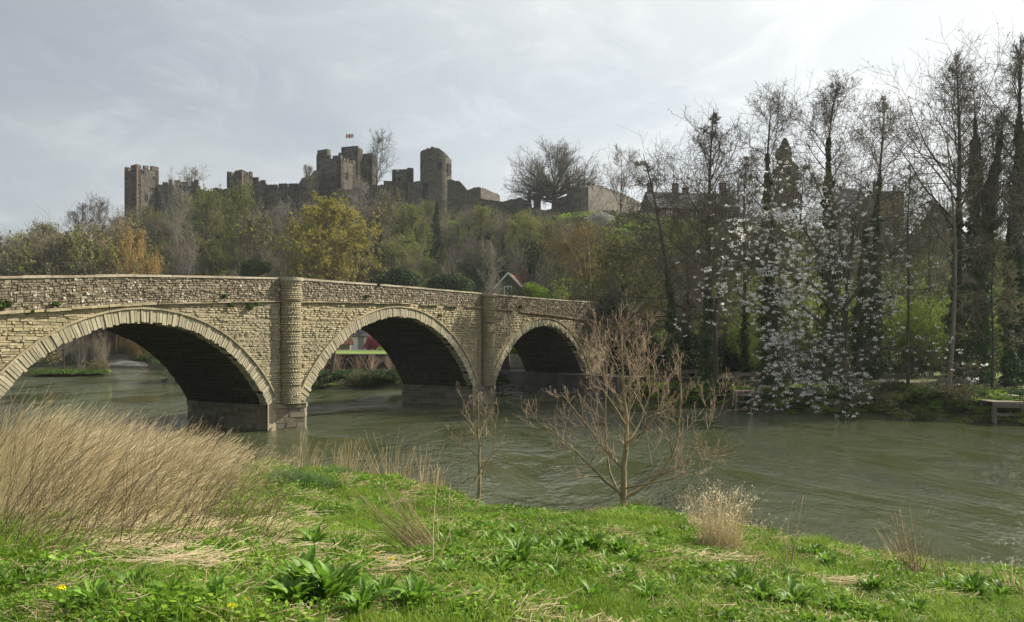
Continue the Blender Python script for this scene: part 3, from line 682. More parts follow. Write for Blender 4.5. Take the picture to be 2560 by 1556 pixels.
# curtain walls
def cwall(name, x0, x1, tops, Y0=CY, Y1=None, th=1.6, ybase=610, merl=(), step=.8, rag=.2, mh=None):
    t = cpart(name); Y1 = Y1 or Y0; p = W(x0, HZ, Y0)[:2]; q = W(x1, HZ, Y1)[:2]; m = MB()
    d = (q - p) / np.linalg.norm(q - p); nin = np.array([-d[1], d[0]])
    f = lambda x: (x - x0) / (x1 - x0)
    ragged_box(m, p, q, th, pz(ybase, Y0), [(f(x), pz(y, Y0 + (Y1 - Y0) * f(x))) for x, y in tops], nin, rag, step)
    m.v = [tuple(crel(v)) for v in m.v]; m.build(name + '_masonry' if name != 'curtain_wall' else 'wall_masonry', castle_m, t)
    for a, b, y0, y1 in merl:
        Ya = Y0 + (Y1 - Y0) * f(a); merlon(t, p + (q - p) * f(a), p + (q - p) * f(b), .7, nin, pz(y0, Ya) - .3, pz(y1, Ya))
    return t
cwall('curtain_wall', 392, 500, [(392, 460), (440, 463), (500, 465)], CY + 4, CY + 6, merl=[(406, 419, 463, 455), (421, 430, 463, 449), (436, 451, 463, 450), (453, 470, 463, 454), (477, 487, 463, 454), (485, 496, 463, 449)])
cwall('curtain_wall', 495, 570, [(495, 470), (510, 478), (530, 477), (548, 476), (570, 469)], CY + 2, CY, merl=[(532, 541, 477, 470), (543, 551, 477, 471)], rag=.35)
cwall('curtain_wall', 628, 672, [(628, 446), (646, 446), (648, 454), (662, 454), (664, 463), (672, 465)], CY + 3, CY + 3, merl=[(632, 646, 446, 443), (650, 663, 454, 451)])
cwall('curtain_wall', 668, 750, [(668, 469), (750, 468)], CY + 2, CY + 1, merl=[(671, 692, 469, 461), (696, 717, 469, 460), (721, 745, 469, 459)], rag=.1)
cwall('curtain_wall', 745, 795, [(745, 462), (752, 459), (753, 446), (768, 444), (770, 440), (778, 438), (779, 428), (790, 425), (795, 424)], CY - 1, CY - 1, rag=.2)
cwall('curtain_wall', 840, 985, [(840, 470), (868, 474), (890, 468), (920, 462), (955, 462), (985, 462)], CY - 4, CY - 2, merl=[(959, 980, 460, 453)], rag=.25)
cwall('curtain_wall', 1020, 1056, [(1020, 455), (1034, 454), (1056, 452)], CY, CY, rag=.2)
cwall('curtain_wall', 1118, 1166, [(1118, 450), (1126, 449), (1140, 450), (1152, 455), (1158, 462), (1166, 474)], CY - 1, CY - 2, rag=.3)
cwall('curtain_wall', 1160, 1202, [(1160, 476), (1172, 474), (1182, 469), (1202, 468)], CY - 2, CY - 2, rag=.2)
cwall('curtain_wall', 1199, 1250, [(1199, 468), (1212, 472), (1230, 480), (1247, 486), (1250, 490)], CY - 2, CY + 8, rag=.15, ybase=520)
cwall('curtain_wall', 1195, 1330, [(1195, 497), (1245, 503), (1275, 500), (1295, 494), (1318, 500), (1330, 507)], CY - 4, CY - 4, rag=.3)
cwall('curtain_wall', 1315, 1402, [(1315, 524), (1360, 525), (1390, 521), (1402, 519)], CY - 4, CY - 6, rag=.15)
t = cwall('gate_ruin', 1319, 1328, [(1319, 478), (1328, 478)], CY, CY, th=1.6, ybase=530, rag=.1)
t = cwall('gate_ruin', 1334, 1352, [(1334, 487), (1338, 482), (1346, 482), (1352, 489)], CY, CY, th=1.4, ybase=530, rag=.1)
cwall('gate_ruin', 1326, 1336, [(1326, 515), (1331, 519), (1336, 519)], CY, CY, th=1.3, ybase=530, rag=.1)
# the tall corner of the outer wall, one face in shade and one in the sun
def owall(obj, x0, x1, tops, Y0, Y1, merl, th=1.4, ybase=570):
    p = W(x0, HZ, Y0)[:2]; q = W(x1, HZ, Y1)[:2]; m = MB(); d = (q - p) / np.linalg.norm(q - p); nin = np.array([-d[1], d[0]]); f = lambda x: (x - x0) / (x1 - x0); L0 = np.array(obj.location)
    ragged_box(m, p, q, th, pz(ybase, Y0), [(f(x), pz(y, Y0 + (Y1 - Y0) * f(x))) for x, y in tops], nin, .08, .8)
    m.v = [tuple(np.array(v) - L0) for v in m.v]; m.build('wall_face', castle_m, obj)
    for a, b, y0, y1 in merl:
        Ya = Y0 + (Y1 - Y0) * f(a); mm = MB(); A = p + (q - p) * f(a); B = p + (q - p) * f(b); nr = nin * .7
        mm.hexa([np.array(v) - L0 for v in ((*A, pz(y0, Ya) - .3), (*B, pz(y0, Ya) - .5), (*(B + nr), pz(y0, Ya) - .5), (*(A + nr), pz(y0, Ya) - .3), (*A, pz(y1, Ya)), (*B, pz(y1, Ya) - .15), (*(B + nr), pz(y1, Ya) - .15), (*(A + nr), pz(y1, Ya)))], .5)
        mm.build('merlon', castle_m, obj)
ow = thing('outer_wall', 'sunlit outer wall of the castle sloping down right of the big round tree', 'wall', (16, 150, 28))
owall(ow, 1394, 1453, [(1394, 512), (1398, 500), (1415, 490), (1428, 480), (1452, 466)], 160, 148, [(1434, 1441, 478, 473), (1444, 1452, 470, 464)])
mz = [(1452 + i * 9.3, 1452 + i * 9.3 + 5.6, np.interp(1452 + i * 9.3, [1452, 1480, 1540, 1611], [466, 464, 484, 516]), np.interp(1452 + i * 9.3, [1452, 1480, 1540, 1611], [466, 464, 484, 516]) - 4) for i in range(17)]
owall(ow, 1453, 1612, [(1453, 466), (1480, 464), (1540, 484), (1612, 516)], 148, 196, mz)
# flag on the keep turret
fp = thing('flagpole', 'thin flagpole on the castle keep flying a white flag with a red cross', 'flagpole', W(884, 369, CY + 9))
m = MB(); top = pz(333, CY + 9) - fp.location[2]; m.tube([(0, 0, -1), (0, 0, top)], [.07, .04], 8); m.build('pole', white_m, fp)
def flagstrip(name, mat, u0, u1, v0, v1, o):
    m = MB(); n = 8
    for i in range(n):
        P_ = []
        for k in (i, i + 1):
            u = u0 + (u1 - u0) * k / n; x = -u * 1.75; y = .18 * math.sin(u * 7) * u; dz = -.10 * u + .03 * math.sin(u * 9)
            P_.append((x, y, dz))
        za, zb_ = top - 1.1 + .95 * v0, top - 1.1 + .95 * v1
        m.hexa([(P_[0][0], P_[0][1] - o, za + P_[0][2]), (P_[1][0], P_[1][1] - o, za + P_[1][2]), (P_[1][0], P_[1][1] + o, za + P_[1][2]), (P_[0][0], P_[0][1] + o, za + P_[0][2]),
                (P_[0][0], P_[0][1] - o, zb_ + P_[0][2]), (P_[1][0], P_[1][1] - o, zb_ + P_[1][2]), (P_[1][0], P_[1][1] + o, zb_ + P_[1][2]), (P_[0][0], P_[0][1] + o, zb_ + P_[0][2])])
    m.build(name, mat, fp)
flagstrip('flag', white_m, 0.02, 1, 0, 1, .01); flagstrip('cross_bar', red_m, .02, 1, .40, .60, .018); flagstrip('cross_upright', red_m, .42, .56, 0, 1, .018)

# ------------------------------------------------------------------ houses
def house(name, label, loc_, rz, w, d, h, rh, wallm, roofm, ridge='x', wins=(), chim=(), over=.25, group=None, cat='house'):
    t = thing(name, label, cat, loc_, group, rz)
    m = MB(); m.box(-w / 2, w / 2, 0, d, -3, h)
    if ridge == 'x': m.add([(-w / 2, 0, h), (-w / 2, d, h), (-w / 2, d / 2, h + rh)], [(0, 1, 2)]); m.add([(w / 2, 0, h), (w / 2, d, h), (w / 2, d / 2, h + rh)], [(0, 1, 2)])
    else: m.add([(-w / 2, 0, h), (w / 2, 0, h), (0, 0, h + rh)], [(0, 1, 2)]); m.add([(-w / 2, d, h), (w / 2, d, h), (0, d, h + rh)], [(2, 1, 0)])
    m.build('wall', wallm, t)
    rows = 7
    for sgn in (-1, 1):
        sl = MB()
        for r in range(rows):
            u0, u1 = r / rows, (r + 1) / rows + .01
            if ridge == 'x':
                Y = lambda u: d / 2 + sgn * (d / 2 + over) * (1 - u); Z = lambda u: h + rh * u - over * (1 - u) * .8
                o = .06
                sl.hexa([(-w / 2 - over, Y(u0), Z(u0)), (w / 2 + over, Y(u0), Z(u0)), (w / 2 + over, Y(u1), Z(u1)), (-w / 2 - over, Y(u1), Z(u1)),
                         (-w / 2 - over, Y(u0), Z(u0) + .14), (w / 2 + over, Y(u0), Z(u0) + .14), (w / 2 + over, Y(u1), Z(u1) + .05), (-w / 2 - over, Y(u1), Z(u1) + .05)])
            else:
                X = lambda u: sgn * (w / 2 + over) * (1 - u); Z = lambda u: h + rh * u - over * (1 - u) * .8
                sl.hexa([(X(u0), -over, Z(u0)), (X(u0), d + over, Z(u0)), (X(u1), d + over, Z(u1)), (X(u1), -over, Z(u1)),
                         (X(u0), -over, Z(u0) + .14), (X(u0), d + over, Z(u0) + .14), (X(u1), d + over, Z(u1) + .05), (X(u1), -over, Z(u1) + .05)])
        sl.build('roof', roofm, t)
    for (wx, wz, ww, wh) in wins:
        f = MB(); fw = .09
        for a in ((wx - ww / 2 - fw, wx - ww / 2, wz - fw, wz + wh + fw), (wx + ww / 2, wx + ww / 2 + fw, wz - fw, wz + wh + fw), (wx - ww / 2, wx + ww / 2, wz - fw, wz), (wx - ww / 2, wx + ww / 2, wz + wh, wz + wh + fw), (wx - .03, wx + .03, wz, wz + wh)):
            f.box(a[0], a[1], -.08, .02, a[2], a[3])
        wf = f.build('window', white_m, t); g = MB(); g.box(wx - ww / 2, wx - .03, -.03, .01, wz, wz + wh); g.build('pane', glass_m, wf); g = MB(); g.box(wx + .03, wx + ww / 2, -.03, .01, wz, wz + wh); g.build('pane', glass_m, wf)
    for (cx, cy, cw, ch) in chim:
        c = MB(); zr = h + rh * .4; c.box(cx - cw / 2, cx + cw / 2, cy - .35, cy + .35, zr, h + rh + ch); c.box(cx - cw / 2 - .08, cx + cw / 2 + .08, cy - .43, cy + .43, h + rh + ch, h + rh + ch + .18)
        cc = c.build('chimney', brick_m, t)
        for k in (-1, 1):
            pt = MB(); pt.tube([(cx + k * cw * .25, cy, h + rh + ch + .18), (cx + k * cw * .25, cy, h + rh + ch + .6)], [.13, .1], 8); pt.build('chimney_pot', tile_m, cc)
    return t
creeper_m = pmat('creeper_wall', [(.10, .13, .035), (.20, .15, .06), (.26, .13, .06)], 1.5, bump=1, bscale=8, coord='World')
glass_m = pmat('window_glass', [(.05, .06, .07), (.09, .10, .11)], 3, rough=.15, spec=.6, bump=0)
Yh = 150.0; pw = W(1740, 560, Yh)
house('town_house', 'long red brick house with slate roof and chimneys behind bare riverside trees', (pw[0], Yh, pz(590, Yh)), math.radians(8), (1862 - 1640) / F * Yh, 8, (590 - 521) / F * Yh, (521 - 474) / F * Yh, brick_m, slate_m, 'x',
      wins=[(-5.2, 3.0, .9, 1.4), (-2.6, 3.0, .9, 1.4), (.6, 3.0, .9, 1.4), (3.8, 3.0, .9, 1.4), (6.6, 3.0, .9, 1.4), (-5.2, .3, .9, 1.4), (-2.6, .3, .9, 1.4)], chim=[(-7.6, 4, 1.0, 1.6), (-2.6, 4, 1.1, 1.6), (-.6, 4, 1.1, .9), (6.9, 4, 1.2, 2.0)])
house('town_house', 'narrow brick house end with one chimney stack beside the sloping outer wall', (W(1622, 560, 146)[0], 146, pz(585, 146)), math.radians(8), 2.4, 6, (585 - 530) / F * 146, 1.2, brick_m, slate_m, 'y', wins=[(0, 2.2, .6, .9)], chim=[(-.2, 2, .9, .7)])
house('stone_house', 'grey stone house with steep dark roof behind the white blossom', (W(2135, 540, 130)[0], 130, pz(585, 130)), math.radians(-6), 4.6, 8, (585 - 522) / F * 130, (522 - 462) / F * 130, castle_m, slate_m, 'x', wins=[(-1, 1.8, .6, .9), (1, 1.8, .6, .9)], chim=[(-1.2, 4, .8, .3)])
house('stone_house', 'small creeper-covered house block showing between the trees above the blossom', (W(2228, 540, 125)[0], 125, pz(585, 125)), math.radians(-6), 3.8, 6, (585 - 482) / F * 125, .7, creeper_m, slate_m, 'x', wins=[(0, 3.4, .6, .9)], chim=[(-1.2, 3, .9, 1.4)])
house('stone_house', 'dark gabled roof showing between the tall ivy-clad trees at the right', (W(2345, 560, 120)[0], 120, pz(590, 120)), math.radians(-20), 4.5, 7, 1.8, (556 - 506) / F * 120, castle_m, slate_m, 'y', wins=[(0, .5, .6, .9)])
pc = W(1270, 729, 106)
house('cottage', 'small stone cottage with red tiled roof and pale gable boards behind the bridge', (pc[0] + .1, 106, pz(765, 106)), math.radians(-14), 4.3, 6.5, (765 - 728) / F * 106, (728 - 685) / F * 106, castle_m, tile_m, 'y', wins=[(-.1, 1.3, .9, 1.2)], chim=[(1.5, 3.5, .7, .4)])
cot = [o for o in COL.objects if o.name.startswith('cottage')][0]
for sg in (-1, 1):
    m = MB(); m.bar((sg * 2.42, -.3, (765 - 728) / F * 106 - .12), (0, -.3, (765 - 685) / F * 106 + .12), .06, .2); m.build('barge_board', white_m, cot)
pb = W(895, 877, 100); 
house('outbuilding', 'low white rendered building with slate roof on the lawn seen through the middle arch', (pb[0] - .2, 100, 2.3), math.radians(10), 4.6, 4, 1.95, 1.5, white_m, slate_m, 'x', wins=[(-1.2, .7, .7, .9)], chim=[])
ob = [o for o in COL.objects if o.name.startswith('outbuilding')][0]
m = MB(); m.box(.2, .9, -.06, .02, .02, 1.7); m.build('door', concrete_m, ob)
house('shed', 'small dark brown shed beside the picnic table through the middle arch', (W(858, 874, 92)[0], 92, 2.35), math.radians(5), 1.5, 1.6, .9, .5, wood_m, tile_m, 'x', cat='shed')

# ------------------------------------------------------------------ lawn, walls, quay
link('grass_slope', grid_mesh('grass_slope', np.arange(-24, 2, .6), np.arange(59.2, 65.7, .45), lambda X, Y: height(X, Y) + .06), lawn_m, kind='structure')
lawn = link('lawn', grid_mesh('lawn', np.arange(-29, 1.1, 1.2), np.arange(66.0, 99, 1.2), lambda X, Y: 2.43 + .02 * fnoise(X, Y, .5)), lawn_m, kind='structure')
mb = MB(); mb.add([(-22, 86, 2.5), (-3, 84, 2.5), (-3, 85.8, 2.5), (-22, 90, 2.5)], [(0, 1, 2, 3)]); mb.build('garden_path', concrete_m, None, kind='structure')
rw = thing('retaining_wall', 'dark stone retaining wall with pale coping holding up the lawn behind the bridge', 'wall', (-14, 65.6, 1))
m = MB(); m.box(-8.5, 16, .12, .5, -1, 1.38); m.build('wall_core', darkwall_m, rw)
sts = []; z = 0.0
while z < 1.34:
    h = random.uniform(.10, .19); x = -8.5
    while x < 16:
        w = random.uniform(.2, .55); o = random.uniform(0, .06); e = .01
        sts.append(([(x + e, .14, z + e), (x + w - e, .14, z + e), (x + w - e, .14, z + h - e), (x + e, .14, z + h - e), (x + 2 * e, .06 - o, z + 2 * e), (x + w - 2 * e, .06 - o, z + 2 * e), (x + w - 2 * e, .06 - o, z + h - 2 * e), (x + 2 * e, .06 - o, z + h - 2 * e)], random.random(), w * h)); x += w
    z += h
V = np.concatenate([np.array(a[0]) for a in sts]); f = np.array(faces5())
link('wall_stonework', make_mesh('wall_stonework', V, quads=(f[None] + (np.arange(len(sts)) * 8)[:, None, None]).reshape(-1, 4), attr=np.repeat([a[1] for a in sts], 8)), darkwall_m, rw, kind='stuff')
x = -8.5
while x < 16:
    w = random.uniform(.7, 1.1); m = MB(); m.box(x + .01, x + w - .01, -.05, .55, 1.38, 1.47 + random.uniform(-.01, .01)); m.build('coping_stone', cope_m, rw); x += w
# quay under the third arch
qp = [(6.4, 49.0), (5.0, 51.0), (1.8, 56.0), (-.8, 59.6), (-3.5, 60.4)]
quay = thing('quay_wall', 'low concrete quay wall and walkway running under the third arch', 'quay', (1.8, 56, 0))
QL = np.array(quay.location)
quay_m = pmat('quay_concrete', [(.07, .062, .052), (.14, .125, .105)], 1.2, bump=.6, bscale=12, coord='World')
def strip(pts, o0, o1, z0, z1, name, mat, parent, L0):
    m = MB(); n = len(pts); off = []
    for i in range(n):
        a = np.array(pts[max(0, i - 1)]); b = np.array(pts[min(n - 1, i + 1)]); d = (b - a) / np.linalg.norm(b - a); nn_ = np.array([d[1], -d[0]])   # to landward
        off.append(nn_)
    for i in range(n - 1):
        P_ = [np.array(pts[i]) + off[i] * o0, np.array(pts[i + 1]) + off[i + 1] * o0, np.array(pts[i + 1]) + off[i + 1] * o1, np.array(pts[i]) + off[i] * o1]
        m.hexa([(*(q), z0) - L0 for q in P_] + [(*(q), z1) - L0 for q in P_])
    return m.build(name, mat, parent)
strip(qp, 0, .35, -.5, 1.32, 'wall_face', quay_m, quay, QL)
strip(qp, -.45, 0, -.5, .36, 'ledge', quay_m, quay, QL)
strip(qp, .35, 3.6, -.5, 1.27, 'walkway', quay_m, quay, QL)
def rock(name, label, P, s, group, parent=None, mat=None):
    rs = random.Random(int(abs(P[0] * 977 + P[1] * 131 + P[2] * 17) * 10))
    bm_v = []; Fc = []; n = 7; rows = 4
    V = [(0, 0, -s[2] / 2)]
    for i in range(1, rows):
        a = math.pi * i / rows
        for k in range(n):
            b = 2 * math.pi * (k + .5 * (i % 2)) / n; r = rs.uniform(.75, 1.15)
            V.append((s[0] / 2 * math.sin(a) ** .6 * math.cos(b) * r, s[1] / 2 * math.sin(a) ** .6 * math.sin(b) * r, -s[2] / 2 * math.cos(a) * rs.uniform(.85, 1.1)))
    V.append((0, 0, s[2] / 2)); L = len(V) - 1
    for k in range(n): Fc.append((0, 1 + (k + 1) % n, 1 + k)); Fc.append((L, L - n + k, L - n + (k + 1) % n))
    for i in range(rows - 2):
        for k in range(n): a = 1 + i * n; Fc.append((a + k, a + (k + 1) % n, a + n + (k + 1) % n, a + n + k))
    me = make_mesh(name, V, polys=Fc, attr=[rs.random()] * len(V))
    o = link(name, me, mat or rock_m, parent); o.location = tuple(P); o.rotation_euler = (rs.uniform(-.3, .3), rs.uniform(-.3, .3), rs.uniform(0, 6))
    if label: o['label'] = label; o['category'] = 'rock'; o['group'] = group
    return o
rr_ = random.Random(4)
for i in range(len(qp) - 1):
    a, b = np.array(qp[i]), np.array(qp[i + 1]); d = b - a; L = np.linalg.norm(d); d /= L; nn_ = np.array([d[1], -d[0]])
    for k in range(int(L / .42)):
        for row in range(3):
            q = a + d * (k * .42 + rr_.uniform(-.1, .1)) - nn_ * (.55 + row * .28 + rr_.uniform(0, .1)); s = rr_.uniform(.35, .62)
            rock('rock', 'angular dark rock in the rough pile along the foot of the quay', (q[0], q[1], .22 - row * .15), (s, s * .8, s * .55), 'rocks along the quay')
st_ = thing('stone_steps', 'dark stone steps rising beside the walkway under the third arch', 'steps', (*W(1293, 925, 63)[:2], 1.3), rz=.2)
for k in range(6): m = MB(); m.box(-.9 + k * .05, .9, k * .34, k * .34 + .36, -.3 if k else -.4, .19 * (k + 1)); m.build('step', concrete_m, st_)
for sg, h in ((-1, 2.3), (1, 1.5)):
    m = MB(); m.add([(sg * 1.0 - .15, -.3, -.4), (sg * 1.0 + .15, -.3, -.4), (sg * 1.0 + .15, 3.2, -.4), (sg * 1.0 - .15, 3.2, -.4), (sg * 1.0 - .15, -.3, h * .35), (sg * 1.0 + .15, -.3, h * .35), (sg * 1.0 + .15, 3.2, h), (sg * 1.0 - .15, 3.2, h)], [(3, 2, 1, 0), (4, 5, 6, 7), (0, 1, 5, 4), (1, 2, 6, 5), (2, 3, 7, 6), (3, 0, 4, 7)]); m.build('side_wall', darkwall_m, st_)
sw = thing('terrace_wall', 'dark rubble wall behind the walkway left of the stone steps', 'wall', (-2.4, 62, 1.2), rz=-.15)
m = MB(); m.box(-2.4, 2.2, 0, .4, -.6, 1.6); m.build('wall_core', darkwall_m, sw); m = MB(); m.box(-2.5, 2.3, -.06, .46, 1.6, 1.7); m.build('coping', concrete_m, sw)
# weir apron and rocks upstream
def poly_at(name, pts, mat, **kw):
    m = MB(); m.prism([tuple(p_[:2]) for p_ in pts], [-.6 for p_ in pts], [p_[2] for p_ in pts]); return m.build(name, mat, None, **kw)
wp = [G(250, 912, .12), G(350, 916, .10), G(445, 912, .12), G(450, 898, .95), G(430, 887, 1.4), G(262, 887, 1.4)]
poly_at('weir_apron', wp, concrete_m, label='pale concrete weir apron sloping into the river upstream of the bridge', category='weir')
for k in range(26):
    t_ = k / 25; px = 296 + 148 * t_; q = G(px, 913 + rr_.uniform(-2, 2), 0)
    rock('rock', 'small weedy rock along the foot of the pale weir apron', (q[0], q[1], .05), (rr_.uniform(.7, 1.3), .7, .55), 'rocks along the weir')
# benches, landing stages
def bench(label, P, rz, group):
    t = thing('park_bench', label, 'bench', P, group, rz)
    for k in range(2): m = MB(); m.box(-.78, .78, -.22 + k * .2, -.05 + k * .2, .42, .46); m.build('seat_plank', wood_m, t)
    m = MB(); m.box(-.8, .8, .2, .25, .66, .86); m.build('backrest_plank', wood_m, t)
    for sx in (-.55, .55):
        m = MB(); m.box(sx - .05, sx + .05, -.18, -.08, -.05, .42); m.build('leg', wood_m, t); m = MB(); m.box(sx - .05, sx + .05, .12, .2, -.05, .9); m.build('leg', wood_m, t)
    return t
pbn = W(1866, 978, 43.5); bench('weathered wooden bench facing the river behind the small landing stage', (pbn[0], 43.5, hz(pbn[0], 43.5) + .02), math.radians(8), 'benches on the far bank')
pbn = W(1722, 972, 47); bench('dim wooden bench in the tree shade right of the bare sapling', (pbn[0], 47, hz(pbn[0], 47) + .02), math.radians(20), 'benches on the far bank')
def stage(label, px0, px1, Y, rz, ztop, depth=1.6):
    x0 = (px0 - CX) / F * Y; x1 = (px1 - CX) / F * Y; w = x1 - x0
    t = thing('landing_stage', label, 'landing stage', ((x0 + x1) / 2, Y, 0), 'wooden landing stages', rz)
    n = 9
    for k in range(n): m = MB(); yy = depth * k / n; m.box(-w / 2 - .05, w / 2 + .05, yy + .01, yy + depth / n - .01, ztop - .05 + random.uniform(0, .01), ztop); m.build('deck_plank', wood_m, t)
    for yy in (-.04, depth - .1): m = MB(); m.box(-w / 2 - .08, w / 2 + .08, yy - .04, yy + .03, ztop - .24, ztop - .06); m.build('beam', wood_m, t)
    for sx in (-w / 2 + .06, w / 2 - .06):
        for yy in (.08, depth * .7): m = MB(); m.box(sx - .075, sx + .075, yy, yy + .15, -.9, ztop - .06); m.build('post', wood_m, t)
    m = MB(); m.box(w / 2 + .12, w / 2 + .24, .3, .42, -.9, ztop + .12); m.build('mooring_post', wood_m, t)
    m = MB(); m.box(-w / 2, w / 2, .05, .09, ztop - .6, ztop - .48); m.build('rail', wood_m, t)
    return t
stage('small wooden landing stage on posts by the far bank bench', 1838, 1890, 40.2, math.radians(-14), .98)
stage('wooden landing stage on thick posts cut by the right edge of the photo', 2489, 2562, 33.6, math.radians(-8), .95)
# path on the far bank
def pathstrip(name, ctr, w):
    V = []; Q = []
    pts = [np.array(c_, float) for c_ in ctr]; fine = []
    for a, b in zip(pts[:-1], pts[1:]):
        for k in range(6): fine.append(a + (b - a) * k / 6)
    fine.append(pts[-1])
    for i, q in enumerate(fine):
        d = fine[min(i + 1, len(fine) - 1)] - fine[max(i - 1, 0)]; d /= np.linalg.norm(d); nn_ = np.array([-d[1], d[0]])
        for k in range(5):
            r = q + nn_ * w * (k / 4 - .5) * (1 + .15 * math.sin(i * 1.7 + k)); V.append((r[0], r[1], hz(r[0], r[1]) + .05 + .02 * (k in (1, 2, 3))))
    for i in range(len(fine) - 1):
        for k in range(4): a = i * 5 + k; Q.append((a, a + 1, a + 6, a + 5))
    link(name, make_mesh(name, V, quads=Q, smooth=True), path_m, None, kind='structure')
pathstrip('riverside_path', [(5.5, 56), (8.6, 50.5), (11.4, 46.4), (14.0, 43.6), (17.8, 41.2), (21.0, 39.0), (24, 35.8), (28.5, 32), (37, 23)], 1.7)
pathstrip('side_path', [(12.6, 42.8), (13.5, 46), (15.5, 49), (19, 51)], 1.2)
# picnic table, lamp post, cars, ducks
pt = W(797, 873, 84); t = thing('picnic_table', 'dark wooden picnic table on the lawn seen through the middle arch', 'table', (pt[0], 84, 2.43), rz=.15)
for k in range(4): m = MB(); m.box(-.85, .85, -.34 + k * .17, -.19 + k * .17, .70, .75); m.build('top_plank', wood_m, t)
for sy in (-.72, .72): m = MB(); m.box(-.85, .85, sy - .13, sy + .13, .42, .46); m.build('seat', wood_m, t)
for sx in (-.6, .6):
    for sg in (-1, 1): m = MB(); m.bar((sx, sg * .72, 0), (sx, sg * .2, .70), .08, .06); m.build('leg', wood_m, t)
    m = MB(); m.box(sx - .04, sx + .04, -.8, .8, .36, .42); m.build('cross_bar', wood_m, t)
pl = W(1431, 748, 82); zl = pz(770, 82); t = thing('lamp_post', 'thin black lamp post standing behind the low end of the bridge parapet', 'lamp post', (pl[0], 82, zl))
m = MB(); m.tube([(0, 0, -2), (0, 0, pz(720, 82) - zl)], [.05, .035], 8); m.build('post', metal_m, t); m = MB(); hz_ = pz(720, 82) - zl; m.tube([(0, 0, hz_), (0, 0, hz_ + .1), (0, 0, hz_ + .35), (0, 0, hz_ + .45)], [.06, .13, .17, .03], 8); m.build('lantern', glass_m, t)
def car(label, P, rz, mat):
    t = thing('parked_car', label, 'car', P, 'cars parked behind the bridge', rz)
    prof = [(-2, .25), (-2.02, .6), (-1.9, .82), (-1.1, .92), (-.55, 1.38), (.75, 1.42), (1.5, .98), (1.95, .9), (2.05, .55), (2.0, .25)]
    m = MB(); n = len(prof); V = [(x, y * (.86 if z_ > 1 else 1), z_) for y in (-.82, .82) for x, z_ in prof]
    m.add(V, [tuple(range(n)), tuple(range(n, 2 * n))[::-1]] + [(i, n + i, n + (i + 1) % n, (i + 1) % n) for i in range(n)]); m.build('body', mat, t)
    m = MB(); m.add([(-.95, -.80, .95), (1.35, -.80, .98), (.7, -.735, 1.34), (-.5, -.735, 1.31)], [(0, 1, 2, 3)]); m.build('side_window', glass_m, t)
    for sx in (-1.25, 1.3):
        for sy in (-.84, .7): m = MB(); m.tube([(sx, sy, .32), (sx, sy + .16, .32)], [.32, .32], 14); m.build('wheel', metal_m, t)
for px, py, lb, r in ((1401, 724, 'white parked car end-on behind the yellowish shrub beyond the bridge', 1.35), (1416, 716, 'second white parked car, just above and right of the first', 1.4)):
    q = W(px, py, 118); car(lb, (q[0], 118 + (724 - py) * .7, q[2] - .9), r, white_m)
for px, lb in ((411, 'left one of two small brown ducks on the water beyond the left arch'), (443, 'right one of two small brown ducks on the water beyond the left arch')):
    q = G(px, 953); t = thing('duck', lb, 'duck', q, 'ducks on the river', .3)
    m = MB(); m.tube([(-.26, 0, .10), (-.2, 0, .08), (-.08, 0, .07), (.08, 0, .07), (.18, 0, .09), (.22, 0, .12)], [.015, .06, .10, .11, .07, .02], 10); m.build('body', duck_m, t, smooth=True)
    m = MB(); m.tube([(.16, 0, .08), (.19, 0, .18), (.2, 0, .24), (.2, 0, .31)], [.05, .04, .055, .03], 8); m.build('head', duck_m, t, smooth=True)
    m = MB(); m.tube([(.23, 0, .25), (.31, 0, .24)], [.025, .015], 6); m.build('bill', budyellow_m, t)
# ------------------------------------------------------------------ trees
def nrm(a): return a / (np.linalg.norm(a, axis=-1, keepdims=True) + 1e-9)
def spawn(rs, P, R, m, t0, t1, ang, angsd, lenf, lensd, rr, n, up, wob, shape=None, rmin=.003, absl=None, bias=None, tpow=1.0, flat=1.0):
    """children of every polyline in P [B,n0,3]"""
    B, n0, _ = P.shape; L = np.linalg.norm(np.diff(P, axis=1), axis=2).sum(1)
    par = np.repeat(np.arange(B), m); k = np.tile(np.arange(m), B)
    t = t0 + (t1 - t0) * ((k + rs.rand(B * m)) / m) ** tpow
    fi = t * (n0 - 1); i0 = np.minimum(fi.astype(int), n0 - 2); fr = (fi - i0)[:, None]
    A = P[par, i0]; C = P[par, i0 + 1]; pos = A + (C - A) * fr; T = nrm(C - A)
    r = R[par, i0] * (1 - fr[:, 0]) + R[par, i0 + 1] * fr[:, 0]
    ref = np.where(np.abs(T[:, 2:3]) > .9, np.array([[1., 0, 0]]), np.array([[0, 0, 1.]]))
    E1 = nrm(np.cross(T, ref)); E2 = np.cross(T, E1)
    az = k * 2.39996 + rs.rand(B)[par] * 6.28 + rs.normal(0, .5, B * m)
    an = ang + rs.normal(0, angsd, B * m) if not callable(ang) else ang(t) + rs.normal(0, angsd, B * m)
    d = nrm(T * np.cos(an)[:, None] + (E1 * np.cos(az)[:, None] + E2 * np.sin(az)[:, None] * flat) * np.sin(an)[:, None])
    base = L[par] if absl is None else absl
    ln = base * lenf * (shape(t) if shape else 1) * np.clip(1 + rs.normal(0, lensd, B * m), .35, 1.8)
    out = np.empty((B * m, n, 3)); out[:, 0] = pos; st = (ln / (n - 1))[:, None]
    for j in range(1, n):
        d = d + np.array([0, 0, up]) / (n - 1) + rs.normal(0, wob, (B * m, 3))
        if bias is not None: d = d + np.asarray(bias) / (n - 1)
        d = nrm(d); out[:, j] = out[:, j - 1] + d * st
    r0 = np.maximum(r * rr, rmin)
    RR = r0[:, None] * np.linspace(1, .3, n)[None]
    return out, np.maximum(RR, rmin * .6)
